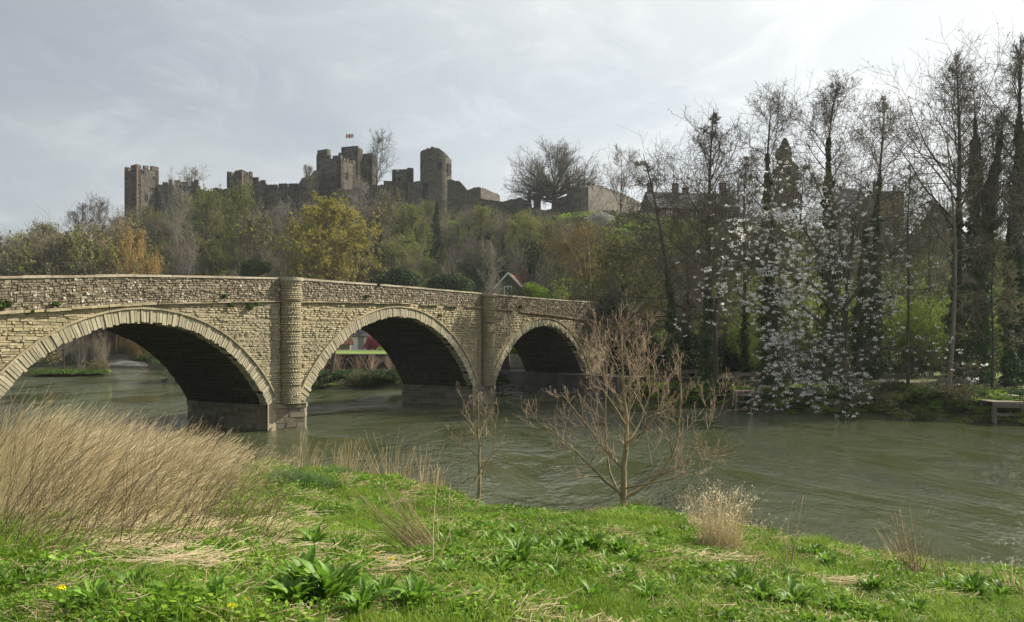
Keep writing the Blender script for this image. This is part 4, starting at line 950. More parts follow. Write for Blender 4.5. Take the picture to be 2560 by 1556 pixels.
def trunkline(rs, H, n=12, wob=.03, lean=(0, 0), r0=.2, r1=.02):
    P = np.zeros((1, n, 3)); h = np.linspace(0, H, n); x = np.cumsum(rs.normal(0, wob * H / n, (n, 2)), axis=0); x[0] = 0
    P[0, :, 2] = h; P[0, :, 0] = x[:, 0] + lean[0] * h / H; P[0, :, 1] = x[:, 1] + lean[1] * h / H
    return P, (r0 * (1 - h / H) ** .9 + r1)[None]
def leafmesh(rs, C, size, flat=.0, aspect=1.5, jit=.3):
    """rhombic leaves at centres C"""
    n = len(C); nr = rs.normal(size=(n, 3)); nr[:, 2] += flat * 3; nr = nrm(nr); a = nrm(np.cross(nr, rs.normal(size=(n, 3)))); b = np.cross(nr, a)
    s = size * (1 + rs.uniform(-jit, jit, n))[:, None]
    V = np.stack([C - a * s * aspect / 2, C - b * s / 2, C + a * s * aspect / 2, C + b * s / 2], 1).reshape(-1, 3)
    return V, np.arange(4 * n).reshape(n, 4), np.zeros((0, 3), int)
def pts_on(rs, P, n, t0=.3, t1=1.0, spread=.0):
    B, m, _ = P.shape; b = rs.randint(0, B, n); t = rs.uniform(t0, t1, n) * (m - 1); i = np.minimum(t.astype(int), m - 2); f = (t - i)[:, None]
    return P[b, i] * (1 - f) + P[b, i + 1] * f + rs.normal(0, spread, (n, 3)) if spread else P[b, i] * (1 - f) + P[b, i + 1] * f
def ivy_on(rs, P, r, n, size, zmax, zmin=0, taper=True):
    """leaves packed round a trunk polyline P[m,3] up to height zmax"""
    z = zmin + (zmax - zmin) * rs.rand(n) ** 1.05; zz_ = P[:, 2]; x = np.interp(z, zz_, P[:, 0]); y = np.interp(z, zz_, P[:, 1])
    k_ = rs.rand(40) * 1.15 + .35; zi = (z - zmin) / (zmax - zmin) * 38; lump = k_[zi.astype(int)] * (1 - zi % 1) + k_[np.minimum(zi.astype(int) + 1, 39)] * (zi % 1) ; prof = (1 - .93 * ((z - zmin) / (zmax - zmin)) ** 1.5) if taper else 1
    a = rs.rand(n) * 6.283; rad = r * prof * lump * (.25 + .85 * rs.rand(n) ** .6) * (1 + .35 * np.sin(a * 3 + z * 1.7))
    return leafmesh(rs, np.stack([x + rad * np.cos(a), y + rad * np.sin(a), z], 1), size, aspect=1.2)
def mm(name, parts, smooth=False): V, Q, T = joinm(parts); return make_mesh(name, V, quads=Q, tris=T, smooth=smooth)
SH_round = lambda t: np.clip(np.sin(np.pi * np.clip((t - .02) * .78 + .22, 0, 1)) ** .6, .15, 1)
SH_cone = lambda t: np.clip(1.15 - t, .12, 1)
SH_dome = lambda t: np.clip(np.sqrt(np.clip(1 - (t * 1.02) ** 2.6, 0.02, 1)), .15, 1)
def bare_tree(seed, H, spread=.42, r0=.16, t0=.22, n1=15, n2=7, n3=6, n4=4, up=.55, shape=SH_round, ang=.95, wob=.12, lean=(0, 0), leaves=None, tips=.011, trunkwob=.04, split=None, flat=1.0, droop=None):
    """-> dict of meshes: trunk (stem and limbs), twigs, leaves"""
    rs = np.random.RandomState(seed); P0, R0 = trunkline(rs, H, 12, trunkwob, lean, r0, .02)
    P1_, R1 = spawn(rs, P0, R0, n1, t0, .97, ang, .15, spread, .2, .55, 7, up, wob, shape, rmin=.02)
    P2, R2 = spawn(rs, P1_, R1, n2, .2, .98, .75, .2, .45, .3, .6, 6, up * .6, wob, rmin=.014)
    P3, R3 = spawn(rs, P2, R2, n3, .15, 1, .75, .25, .48, .3, .65, 4, up * .5 if droop is None else droop, wob, rmin=tips)
    P4, R4 = spawn(rs, P3, R3, n4, .2, 1, .7, .25, .6, .35, .7, 3, up * .3 if droop is None else droop * 1.5, wob, rmin=tips * .8)
    d = {'trunk': mm('trunk', [tubes(P0, R0, 7), tubes(P1_, R1, 5)], True), 'twigs': mm('twigs', [tubes(P2, R2, 4), tubes(P3, R3, 3), tubes(P4, R4, 3)])}
    if leaves:
        n, size = leaves; C = pts_on(rs, P4, n, .3, 1, size * .5); d['leaves'] = mm('leaves', [leafmesh(rs, C, size)])
    return d, P0[0]
def make_tree(label, loc_, d, mats, group=None, cat='tree', name='bare_tree', rz=0, scale=1):
    t = thing(name, label, cat, loc_, group, rz); t.scale = (scale,) * 3 if isinstance(scale, (int, float)) else scale
    nm = {'trunk': 'trunk', 'twigs': 'crown', 'leaves': 'leaves', 'ivy': 'ivy', 'blossom': 'blossom', 'buds': 'buds'}
    for k, me in d.items():
        o = link(nm.get(k, k), me, mats[k], t)
    return t
TW = dict(trunk=bark_m, twigs=twig_m)
P_ = {}                                              # prototypes as mesh sets
def proto(key, d, mats): P_[key] = (d, mats)
for i, (H, sp, up, sh, an) in enumerate([(10, .40, .6, SH_round, .95), (11, .34, .9, SH_dome, .8), (9, .46, .5, SH_round, 1.05), (12, .30, 1.0, SH_dome, .7)]):
    proto('bare%d' % i, bare_tree(100 + i, H, sp, .15, .2, 15, 7, 6, 4, up, sh, an, tips=.016)[0], dict(trunk=bark_m, twigs=[twig_m, twig_m, twiggrey_m, twig_m][i]))
proto('grey', bare_tree(110, 12, .30, .14, .2, 16, 7, 6, 4, .95, SH_dome, .75, tips=.018)[0], dict(trunk=twiggrey_m, twigs=twiggrey_m))
for i, (n, m_) in enumerate([(5200, budgreen_m), (4200, budbrown_m), (5200, budgreen_m)]):
    proto('bud%d' % i, bare_tree(120 + i, 9.5, .42, .15, .18, 15, 7, 5, 3, .6, SH_round, .95, leaves=(n, .15), tips=.016)[0], dict(trunk=bark_m, twigs=twig_m, leaves=m_))
for i in range(2):
    rs = np.random.RandomState(130 + i); d, tp = bare_tree(130 + i, 11, .22, .16, .45, 10, 6, 5, 3, .7, SH_round, .95, tips=.016)
    d['ivy'] = mm('ivy', [ivy_on(rs, tp, 1.15 if i else .75, 5200, .20, 9.5 if i else 8)]); proto('ivy%d' % i, d, dict(trunk=bark_m, twigs=twigdark_m, ivy=hillivy_m))
def bush(seed, R, Hh, n, size, mat, key, lumps=9, tw=True):
    rs = np.random.RandomState(seed); C = []
    for k in range(lumps):
        a = rs.rand() * 6.28; q = np.array([math.cos(a) * R * .55 * rs.rand() ** .5, math.sin(a) * R * .55 * rs.rand() ** .5, Hh * (.25 + .5 * rs.rand())]); rr_l = R * rs.uniform(.3, .55)
        v = nrm(rs.normal(size=(n // lumps, 3))) * (rs.rand(n // lumps, 1) ** .33) * np.array([rr_l, rr_l, rr_l * .8 * Hh / R / .9]); C.append(q + v)
    C = np.concatenate(C); C = C[C[:, 2] > -.1]
    d = {'leaves': mm('leaves', [leafmesh(rs, C, size)])}
    if tw:
        P0, R0 = trunkline(rs, Hh * .9, 6, .05, (0, 0), .06, .01); P1_, R1 = spawn(rs, P0, R0, 26, .02, .9, .8, .25, .8, .2, .6, 5, .6, .15, rmin=.012); P2, R2 = spawn(rs, P1_, R1, 8, .2, 1, .6, .25, .5, .3, .7, 4, .3, .15, rmin=.01)
        d['twigs'] = mm('twigs', [tubes(P0, R0, 4), tubes(P1_, R1, 3), tubes(P2, R2, 3)])
    proto(key, d, dict(leaves=mat, twigs=twigdark_m))
bush(140, 2.4, 2.6, 5200, .17, hillivy_m, 'evergreen0'); bush(141, 2.8, 2.2, 5200, .17, hillivy_m, 'evergreen1')
bush(142, 2.0, 2.0, 3600, .14, shrub_m, 'shrub0'); bush(143, 2.2, 1.6, 3400, .13, fresh_m, 'shrub1'); bush(144, 2.6, 2.4, 2600, .13, budbrown_m, 'thicket0')
bush(145, 2.0, 2.6, 3600, .13, blossompale_m, 'hawthorn')
rs = np.random.RandomState(150)                      # a bare coppice of upright poles
P0 = np.zeros((24, 6, 3)); 
for b in range(24):
    a = rs.rand() * 6.28; q = rs.rand() * .9; h = rs.uniform(3.5, 6.5)
    for j in range(6): P0[b, j] = (math.cos(a) * (q + .28 * j * q), math.sin(a) * (q + .28 * j * q), h * j / 5); P0[b, j] += rs.normal(0, .05, 3) * (j > 0)
R0 = np.linspace(.045, .012, 6)[None].repeat(24, 0); Pc, Rc = spawn(rs, P0, R0, 12, .25, 1, .55, .2, .28, .3, .6, 4, .7, .1, rmin=.012); Pd, Rd = spawn(rs, Pc, Rc, 4, .2, 1, .6, .2, .5, .3, .7, 3, .4, .1, rmin=.010)
proto('coppice', {'trunk': mm('trunk', [tubes(P0, R0, 4)]), 'twigs': mm('twigs', [tubes(Pc, Rc, 3), tubes(Pd, Rd, 3)])}, dict(trunk=twiggrey_m, twigs=twig_m))
NAMES = {'bare': 'bare_tree', 'grey': 'bare_tree', 'bud': 'budding_tree', 'ivy': 'ivy_clad_tree', 'evergreen': 'evergreen_shrub', 'shrub': 'green_shrub', 'thicket': 'thicket', 'hawthorn': 'hawthorn', 'coppice': 'coppice_tree'}
KINDN = {'bare': 'bare brown tree', 'grey': 'bare pale grey tree', 'bud': 'budding olive tree', 'ivy': 'dark ivy-clad tree', 'evergreen': 'dark evergreen shrub', 'shrub': 'green leafy shrub', 'thicket': 'brown budding thicket', 'hawthorn': 'pale blossoming hawthorn', 'coppice': 'bare coppice clump'}
def kindof(key): return key.rstrip('0123456789')
def plant(key, X, Y, s=1.0, label=None, group=None, z=None, sz=1.0, cat=None, rnd_=random.Random(2)):
    d, mats = P_[key]; k = kindof(key)
    return make_tree(label, (X, Y, (hz(X, Y) if z is None else z) - .08), d, mats, group, cat or ('shrub' if k in ('evergreen', 'shrub', 'thicket', 'hawthorn') else 'tree'), NAMES[k], rnd_.uniform(0, 6.28), (s * rnd_.uniform(.9, 1.1), s, s * sz))
# --- feature trees and shrubs on the castle slope
def at(px, Y): return (px - CX) / F * Y
d, tp = bare_tree(201, 13.5, .36, .30, .10, 26, 9, 7, 4, .55, SH_dome, .95, leaves=(22000, .17), tips=.014)
Yt = 118; xt = at(815, Yt); z0 = hz(xt, Yt)
t = make_tree('large rounded tree glowing yellow-green with new leaf above the bridge parapet', (xt, Yt, z0 - .1), d, dict(trunk=bark_m, twigs=twig_m, leaves=budyellow_m), name='yellow_green_tree')
t.scale = (1.5, 1.3, (pz(522, Yt) - z0) / 14.0)
d, tp = bare_tree(202, 9, .50, .2, .12, 22, 8, 8, 6, .1, SH_dome, 1.1, tips=.03, droop=-.9)
Yt = 120; xt = at(333, Yt); z0 = hz(xt, Yt); t = make_tree('rounded orange-brown weeping willow just above the parapet on the left', (xt, Yt, z0), d, dict(trunk=bark_m, twigs=willow_m), name='willow_tree'); t.scale = (1.0, 1.0, (pz(586, Yt) - z0) / 9.6)
Yt = 121; xt = at(372, Yt); t = make_tree('lower spreading part-grown orange willow at the foot of the rounded willow', (xt, Yt - 3, hz(xt, Yt - 3)), d, dict(trunk=bark_m, twigs=willow_m), name='willow_tree'); t.scale = (.55, .5, .38)
Yt = 138; xt = at(525, Yt); z0 = hz(xt, Yt); t = make_tree('thin willow with a tuft of orange twigs among the brown trees of the slope', (xt, Yt, z0), d, dict(trunk=bark_m, twigs=willow_m), name='willow_tree'); t.scale = (.55, .55, .75)
# big round sycamore beside the outer wall
rs = np.random.RandomState(205); H_ = 11.2
P0, R0 = trunkline(rs, H_ * .5, 12, .02, (-.2, 0), .5, .12)
Pa2, Ra2 = spawn(rs, P0, R0, 14, .45, .8, 1.52, .08, 1.1, .08, .5, 9, .16, .08, None, rmin=.06)
Pa, Ra = spawn(rs, P0, R0, 24, .22, .99, lambda t: 1.62 - 1.35 * t, .10, 1.12, .06, .5, 9, .12, .07, lambda t: 1.0 - .12 * t, rmin=.05)
Pa = np.concatenate([Pa, Pa2]); Ra = np.concatenate([Ra, Ra2])
Pb, Rb = spawn(rs, Pa, Ra, 12, .22, 1, .6, .15, .38, .25, .6, 6, .4, .1, rmin=.025); Pc, Rc = spawn(rs, Pb, Rb, 7, .2, 1, .65, .2, .42, .3, .65, 4, .3, .1, rmin=.018); Pd, Rd = spawn(rs, Pc, Rc, 5, .2, 1, .7, .25, .5, .3, .7, 3, .2, .1, rmin=.014)
d = {'trunk': mm('trunk', [tubes(P0, R0, 8), tubes(Pa, Ra, 5)], True), 'twigs': mm('twigs', [tubes(Pb, Rb, 4), tubes(Pc, Rc, 3), tubes(Pd, Rd, 3)]), 'buds': mm('buds', [leafmesh(rs, pts_on(rs, Pd, 5000, .5, 1, .05), .10)])}
Yt = 165; xt = at(1388, Yt); t = make_tree('large round-crowned bare sycamore standing against the sky beside the castle ruin', (xt, Yt, pz(527, Yt)), d, dict(trunk=bark_m, twigs=twigdark_m, buds=budbrown_m), name='sycamore_tree'); t.scale = (1.34, 1.15, (pz(370, Yt) - pz(527, Yt)) / 11.6)
def skytree(seed, px, pytop, pybase, Yt, label, sp=.36, up=.8, tw=twigdark_m, n1=13, sx=1.0, **kw):
    H_ = pz(pytop, Yt) - pz(pybase, Yt); d, tp = bare_tree(seed, H_, sp, .16, kw.pop('t0', .2), n1, 7, 6, 4, up, SH_round, .75, tips=.02, **kw)
    t = make_tree(label, (at(px, Yt), Yt, pz(pybase, Yt)), d, dict(trunk=bark_m, twigs=tw, leaves=budbrown_m)); t.scale = (sx, sx, 1); return t
skytree(210, 942, 354, 480, 162, 'bare forked tree rising against the sky right of the castle keep', .45, .7, t0=.12)
skytree(211, 772, 420, 520, 160, 'small bare tree in front of the castle wall left of the keep', .3, .8)
skytree(212, 480, 435, 500, 178, 'bare tree top showing above the low castle wall', .5, .6, tw=twig_m)
skytree(213, 1553, 388, 590, 128, 'fine-twigged bare tree standing before the sloping outer wall', .36, 1.0, tw=twig_m, t0=.3)
skytree(214, 205, 522, 640, 128, 'thin bare tree with straight leader against the left sky', .36, .7, n1=16)
skytree(215, 250, 515, 640, 134, 'wide fan-shaped bare tree left of the castle corner tower', .40, .9, tw=twig_m)
skytree(216, 112, 580, 700, 118, 'rounded brown tree low on the skyline at the left', .40, .7, tw=twig_m, leaves=(2600, .13))
skytree(217, 18, 603, 700, 120, 'small bare tree cut by the left edge of the photo', .40, .8, tw=twiggrey_m)
skytree(218, 65, 612, 700, 116, 'low spreading bare tree second from the left edge on the skyline', .5, .6, tw=twig_m, leaves=(2600, .13))
skytree(219, 160, 604, 700, 112, 'dense twiggy tree between the rounded tree and the thin straight one', .42, .6, tw=twig_m)
skytree(220, 290, 560, 680, 125, 'brown twiggy tree at the foot of the castle corner tower', .42, .7, tw=twig_m)
# dark conifer beyond the riverside trees
rs = np.random.RandomState(230); n = 12000; z = rs.rand(n) ** .8; a = rs.rand(n) * 6.28; rad = (1 - z) ** .55 * 1.9 * (.35 + .75 * rs.rand(n) ** .5) * (1 + .35 * np.sin(z * 17 + 2 * np.sin(a)) + .35 * np.sin(a * 3 + z * 7))
P0, R0 = trunkline(rs, 12, 8, .01, (0, 0), .25, .03)
d = {'trunk': mm('trunk', [tubes(P0, R0, 6)]), 'leaves': mm('leaves', [leafmesh(rs, np.stack([rad * np.cos(a), rad * np.sin(a), .8 + z * 11.4], 1), .3, aspect=1.8)])}
Yt = 135; make_tree('dark dense conifer standing tall behind the bare riverside trees', (at(1962, Yt), Yt, pz(530, Yt)), d, dict(trunk=bark_m, leaves=hillivy_m), name='conifer_tree')
# birch group behind the bridge's low end
rs = np.random.RandomState(240)
stems = [[(1462, 770), (1461, 720), (1449, 660), (1430, 625), (1410, 600)], [(1464, 770), (1466, 700), (1462, 650), (1455, 615), (1450, 592)], [(1476, 770), (1477, 700), (1474, 650), (1472, 610), (1470, 588)]]
Yt = 84; bz = pz(770, Yt); Pst = np.array([[W(x, y, Yt + i * .4) for x, y in s_] for i, s_ in enumerate(stems)]) - np.array([at(1466, Yt), Yt, bz])
Rst = np.linspace(.09, .03, 5)[None].repeat(3, 0); Pa, Ra = spawn(rs, Pst, Rst, 22, .2, 1, .6, .2, .22, .3, .5, 6, -.3, .14, rmin=.014); Pb, Rb = spawn(rs, Pa, Ra, 9, .2, 1, .6, .2, .6, .3, .6, 5, -1.4, .1, rmin=.011); Pc, Rc = spawn(rs, Pb, Rb, 5, .2, 1, .5, .2, .5, .3, .6, 3, -1.4, .1, rmin=.009)
d = {'trunk': mm('trunk', [tubes(Pst, Rst, 6)], True), 'twigs': mm('twigs', [tubes(Pa, Ra, 3), tubes(Pb, Rb, 3), tubes(Pc, Rc, 3)]), 'buds': mm('buds', [leafmesh(rs, pts_on(rs, Pc, 6000, .1, 1, .04), .06)])}
make_tree('white-stemmed birch with fine golden twigs behind the low end of the bridge', (at(1466, Yt), Yt, bz), d, dict(trunk=birch_m, twigs=willow_m, buds=budbrown_m), name='birch_tree')
# distinct ones near the castle foot and behind the parapet
FEAT = [
    ('ivy1', 945, 128, .95, 505, 'tall dark ivy-covered tree right of the yellow-green tree'),
    ('ivy1', 1092, 135, 1.0, 475, 'dark ivy-clad tree climbing against the round tower'),
    ('ivy0', 1165, 118, .7, 590, 'slim dark ivy-clad tree below the low castle wall'),
    ('ivy0', 1200, 112, .7, 600, 'narrow dark ivy column left of the valley shrubs'),
    ('ivy0', 1128, 110, .6, 615, 'small ivy column below the round tower'),
    ('evergreen1', 1265, 158, 1.5, 503, 'dark green bush growing on the castle wall top left of the gate ruin'),
    ('evergreen0', 1335, 116, 2.2, 600, 'big dark evergreen mass behind the cottage'),
    ('evergreen1', 1290, 118, 2.0, 640, 'dark ivy-green shrub left of the big evergreen mass'),
    ('evergreen0', 1160, 116, 1.6, 650, 'blue-green evergreen above the cottage roof'),
    ('evergreen1', 1120, 100, 1.3, 665, 'low evergreen left of the pale twiggy tree'),
    ('evergreen1', 1000, 104, 1.4, 655, 'dark evergreen shrub behind the parapet right of the yellow-green tree'),
    ('hawthorn', 1500, 128, 1.6, 530, 'pale blossoming hawthorn under the sunlit outer wall'),
    ('hawthorn', 1395, 124, 1.1, 560, 'smaller pale blossoming bush left of the big hawthorn'),
    ('shrub1', 1340, 84, 1.0, 690, 'rounded yellow-green shrub right of the cottage'),
    ('shrub1', 1385, 82, 1.0, 700, 'second yellow-green shrub, between the cottage shrub and the birch'),
    ('thicket0', 1300, 82, .7, 715, 'low brown shrub against the cottage side'),
    ('grey', 1225, 84, .58, 632, 'pale pinkish bare tree in front of the cottage'),
    ('bud0', 600, 138, 1.0, 495, 'tall budding tree with a bright green top below the middle castle tower'),
    ('bud2', 520, 146, .9, 495, 'budding greenish tree below the low castle wall'),
    ('grey', 455, 128, 1.0, 495, 'pale grey bare tree in the middle of the left slope'),
    ('grey', 905, 142, 1.0, 465, 'pale twiggy tree at the foot of the keep'),
    ('bud1', 640, 130, 1.0, 560, 'brown-olive tree left of the yellow-green tree'),
    ('coppice', 700, 108, .8, 655, 'reddish bare thicket at the foot of the yellow-green tree'),
    ('coppice', 1170, 146, 1.0, 530, 'group of thin bare poles below the round tower'),
    ('coppice', 1060, 148, 1.0, 525, 'group of thin bare poles left of the ivy-clad tower tree'),
    ('shrub0', 640, 112, 1.4, 640, 'green leafy bush glowing at the foot of the budding trees'),
    ('bud0', 1340, 130, .7, 560, 'bright budding tree on the slope below the gate ruin'),
    ('bud2', 1290, 134, .7, 550, 'soft yellow-green tree on the slope below the dark wall bush'),
]
for key, px, Yt, s, ptop, lab in FEAT:
    xt = at(px, Yt); z0 = hz(xt, Yt); hh = {'ivy': 11, 'evergreen': 2.9, 'hawthorn': 2.9, 'shrub': 2.2, 'thicket': 2.5, 'grey': 12, 'bud': 9.8, 'coppice': 6.5}[kindof(key)]
    want = pz(ptop, Yt) - z0
    z_ = None
    if kindof(key) in ('evergreen', 'shrub', 'hawthorn', 'thicket') and want > hh * s * 1.3: z_ = pz(ptop, Yt) - hh * s; 
    t = plant(key, xt, Yt, s, lab, None, z=z_)
    if z_ is None: t.scale = (s, s, max(.4, want / hh))
# --- the wood on the slope: individuals in loose rows, kind by place
rw_ = random.Random(21); lab_n = {}
spots = []
for Yt in (104, 110, 116, 122, 128, 134, 140, 146, 152, 157):
    px = -30 + rw_.uniform(0, 40)
    while px < 1560:
        spots.append((px + rw_.uniform(-12, 12), Yt + rw_.uniform(-2.5, 2.5))); px += rw_.uniform(48, 92) * (1 if px < 1150 else .78)
LM = [(0, 'on the far left skyline'), (180, 'left of the castle corner tower'), (310, 'below the castle corner tower'), (430, 'below the ruined battlements'), (560, 'below the middle castle tower'), (680, 'behind the yellow-green tree'), (790, 'below the castle keep'), (930, 'between keep and round tower'), (1050, 'below the round tower'), (1180, 'below the broken castle wall'), (1300, 'below the gate ruin'), (1400, 'below the sunlit outer wall'), (1500, 'below the brick town house')]
BAND = lambda Y: 'low on the slope' if Y < 118 else 'midway up the slope' if Y < 138 else 'high on the slope'
nslope = 0
for px, Yt in spots:
    xt = at(px, Yt); z0 = hz(xt, Yt)
    if z0 < 1.2 or (-22 < xt < 2 and Yt < 106): continue
    if 700 < px < 960 and Yt < 124: continue
    if 250 < px < 410 and Yt < 126: continue
    if px < 300 and Yt > 140: continue
    r = rw_.random()
    if px < 620: key = 'bare%d' % rw_.randint(0, 3) if r < .42 else 'bud%d' % rw_.randint(0, 2) if r < .84 else 'grey' if r < .92 else 'ivy0'
    elif px < 1000: key = 'bare%d' % rw_.randint(0, 3) if r < .3 else 'grey' if r < .5 else 'bud%d' % rw_.randint(0, 2) if r < .78 else 'ivy%d' % rw_.randint(0, 1)
    elif px < 1300: key = 'coppice' if r < .30 else 'bud%d' % rw_.randint(0, 2) if r < .52 else 'ivy0' if r < .72 else 'evergreen0' if r < .88 else 'thicket0'
    else: key = 'bare1' if r < .3 else 'coppice' if r < .45 else 'evergreen%d' % rw_.randint(0, 1) if r < .6 else 'bud0' if r < .8 else 'thicket0'
    # skyline of the wood under the castle walls
    ptop = np.interp(px, [0, 100, 200, 300, 330, 450, 560, 700, 850, 950, 1050, 1150, 1300, 1420, 1560], [640, 615, 590, 560, 545, 500, 520, 520, 515, 500, 515, 528, 535, 545, 570])
    lim = pz(ptop + rw_.uniform(-12, 22), Yt) - z0
    hh = {'ivy': 11, 'evergreen': 2.9, 'thicket': 2.5, 'grey': 12, 'bud': 9.8, 'coppice': 6.5, 'bare': 10.5}[kindof(key)]
    s = rw_.uniform(.75, 1.1) * (1.3 if kindof(key) in ('evergreen', 'thicket') else 1)
    if hh * s > lim: s = max(lim / hh, .25)
    if lim < 1.2: continue
    place = [l for a, l in LM if px >= a or a == 0][-1]
    lab = KINDN[kindof(key)] + ' ' + BAND(Yt) + ' ' + place
    plant(key, xt, Yt, s, lab, 'trees of the wood ' + place); nslope += 1
for i in range(34):
    px = -40 + i * 11 + rw_.uniform(-6, 6); Yt = rw_.uniform(110, 124) if px < 235 else rw_.uniform(126, 134); key = rw_.choice(['bare0', 'bare2', 'bud0', 'bud1', 'bud2', 'bare3', 'grey']); xt = at(px, Yt); z0 = max(hz(xt, Yt), .6)
    hh = {'thicket': 2.5, 'bud': 9.8, 'coppice': 6.5, 'bare': 10.5, 'grey': 12}[kindof(key)]; lim = pz(np.interp(px, [0, 120, 220, 330], [640, 625, 610, 600]) + rw_.uniform(-8, 25), Yt) - z0
    plant(key, xt, Yt, min(lim / hh, 2.6), KINDN[kindof(key)] + (' in the near fringe' if Yt < 117 else ' in the far fringe') + (' by the left edge' if px < 110 else ' left of the willow'), 'fringe of the wood at the left', z=z0)
# low undergrowth cover of the slopes: leaf clumps scattered as one mass
def scatter(name, label, cat, pts, rot, scl, idx, protos, kind='stuff'):
    """one object: clumps placed on points by geometry nodes"""
    me = bpy.data.meshes.new(name); me.vertices.add(len(pts)); me.vertices.foreach_set('co', np.asarray(pts, np.float32).ravel())
    a = me.attributes.new('rot', 'FLOAT_VECTOR', 'POINT'); a.data.foreach_set('vector', np.asarray(rot, np.float32).ravel())
    a = me.attributes.new('scl', 'FLOAT', 'POINT'); a.data.foreach_set('value', np.asarray(scl, np.float32))
    a = me.attributes.new('idx', 'INT', 'POINT'); a.data.foreach_set('value', np.asarray(idx, np.int32))
    o = link(name, me, None, None, kind=kind)
    if label: o['label'] = label; 
    ng = bpy.data.node_groups.new(name + '_nodes', 'GeometryNodeTree'); ng.interface.new_socket('Geometry', in_out='INPUT', socket_type='NodeSocketGeometry'); ng.interface.new_socket('Geometry', in_out='OUTPUT', socket_type='NodeSocketGeometry')
    gi = ng.nodes.new('NodeGroupInput'); go = ng.nodes.new('NodeGroupOutput'); ip = ng.nodes.new('GeometryNodeInstanceOnPoints'); jn = ng.nodes.new('GeometryNodeJoinGeometry')
    for po in protos:
        oi = ng.nodes.new('GeometryNodeObjectInfo'); oi.inputs['Object'].default_value = po; oi.inputs['As Instance'].default_value = True; ng.links.new(oi.outputs['Geometry'], jn.inputs[0])
    def attr(n_, t_):
        q = ng.nodes.new('GeometryNodeInputNamedAttribute'); q.data_type = t_; q.inputs['Name'].default_value = n_
        return [s_ for s_ in q.outputs if s_.enabled and s_.name == 'Attribute'][0]
    ng.links.new(gi.outputs[0], ip.inputs['Points']); ng.links.new(jn.outputs[0], ip.inputs['Instance']); ip.inputs['Pick Instance'].default_value = True
    ng.links.new(attr('idx', 'INT'), ip.inputs['Instance Index']); ng.links.new(attr('rot', 'FLOAT_VECTOR'), ip.inputs['Rotation']); ng.links.new(attr('scl', 'FLOAT'), ip.inputs['Scale'])
    ng.links.new(ip.outputs[0], go.inputs[0]); md = o.modifiers.new('scatter', 'NODES'); md.node_group = ng
    return o
def clump_obj(name, me, mat):
    me.materials.append(mat); return bpy.data.objects.new(name, me)      # never linked: only a source of clumps
def clump(seed, R, Hh, n, size, mat, name, flat=.2):
    rs = np.random.RandomState(seed); a = rs.rand(n) * 6.28; r = R * rs.rand(n) ** .5; C = np.stack([r * np.cos(a), r * np.sin(a), Hh * rs.rand(n) * (1 - (r / R) ** 2 * .7)], 1)
    return clump_obj(name, mm(name, [leafmesh(rs, C, size, flat)]), mat)
rs = np.random.RandomState(300)
cl_dark = clump(301, 1.2, .9, 320, .16, hillivy_m, 'dark_clump'); cl_green = clump(302, 1.2, .7, 320, .14, shrub_m, 'green_clump'); cl_brown = clump(303, 1.2, .8, 260, .14, budbrown_m, 'brown_clump'); cl_fresh = clump(304, 1.1, .5, 300, .13, fresh_m, 'fresh_clump')
n = 6500; Yr = 60 + 110 * rs.rand(n) ** .8; pxr = -100 + 2800 * rs.rand(n); Xr = (pxr - CX) / F * Yr
ok = (~inside(Xr, Yr, RIV)) & (pdist(Xr, Yr, FB) > 1.5) & ~((Xr > -32) & (Xr < 3) & (Yr < 101)) & ~((pxr < 1500) & (Yr < 72)); Xr, Yr, pxr = Xr[ok], Yr[ok], pxr[ok]; Zr = height(Xr, Yr)
ix = np.where(pxr > 2000, np.where(rs.rand(len(Xr)) < .8, 3, 1), np.where(pxr > 1500, rs.randint(0, 3, len(Xr)), np.where(pxr > 900, np.where(rs.rand(len(Xr)) < .5, 0, np.where(rs.rand(len(Xr)) < .8, 2, 1)), rs.randint(0, 3, len(Xr)))))
scatter('slope_undergrowth', 'low mixed undergrowth covering the slopes under the trees', None, np.stack([Xr, Yr, Zr - .1], 1), np.stack([0 * Xr, 0 * Xr, rs.rand(len(Xr)) * 6.28], 1), rs.uniform(.8, 1.9, len(Xr)), ix, [cl_dark, cl_green, cl_brown, cl_fresh])
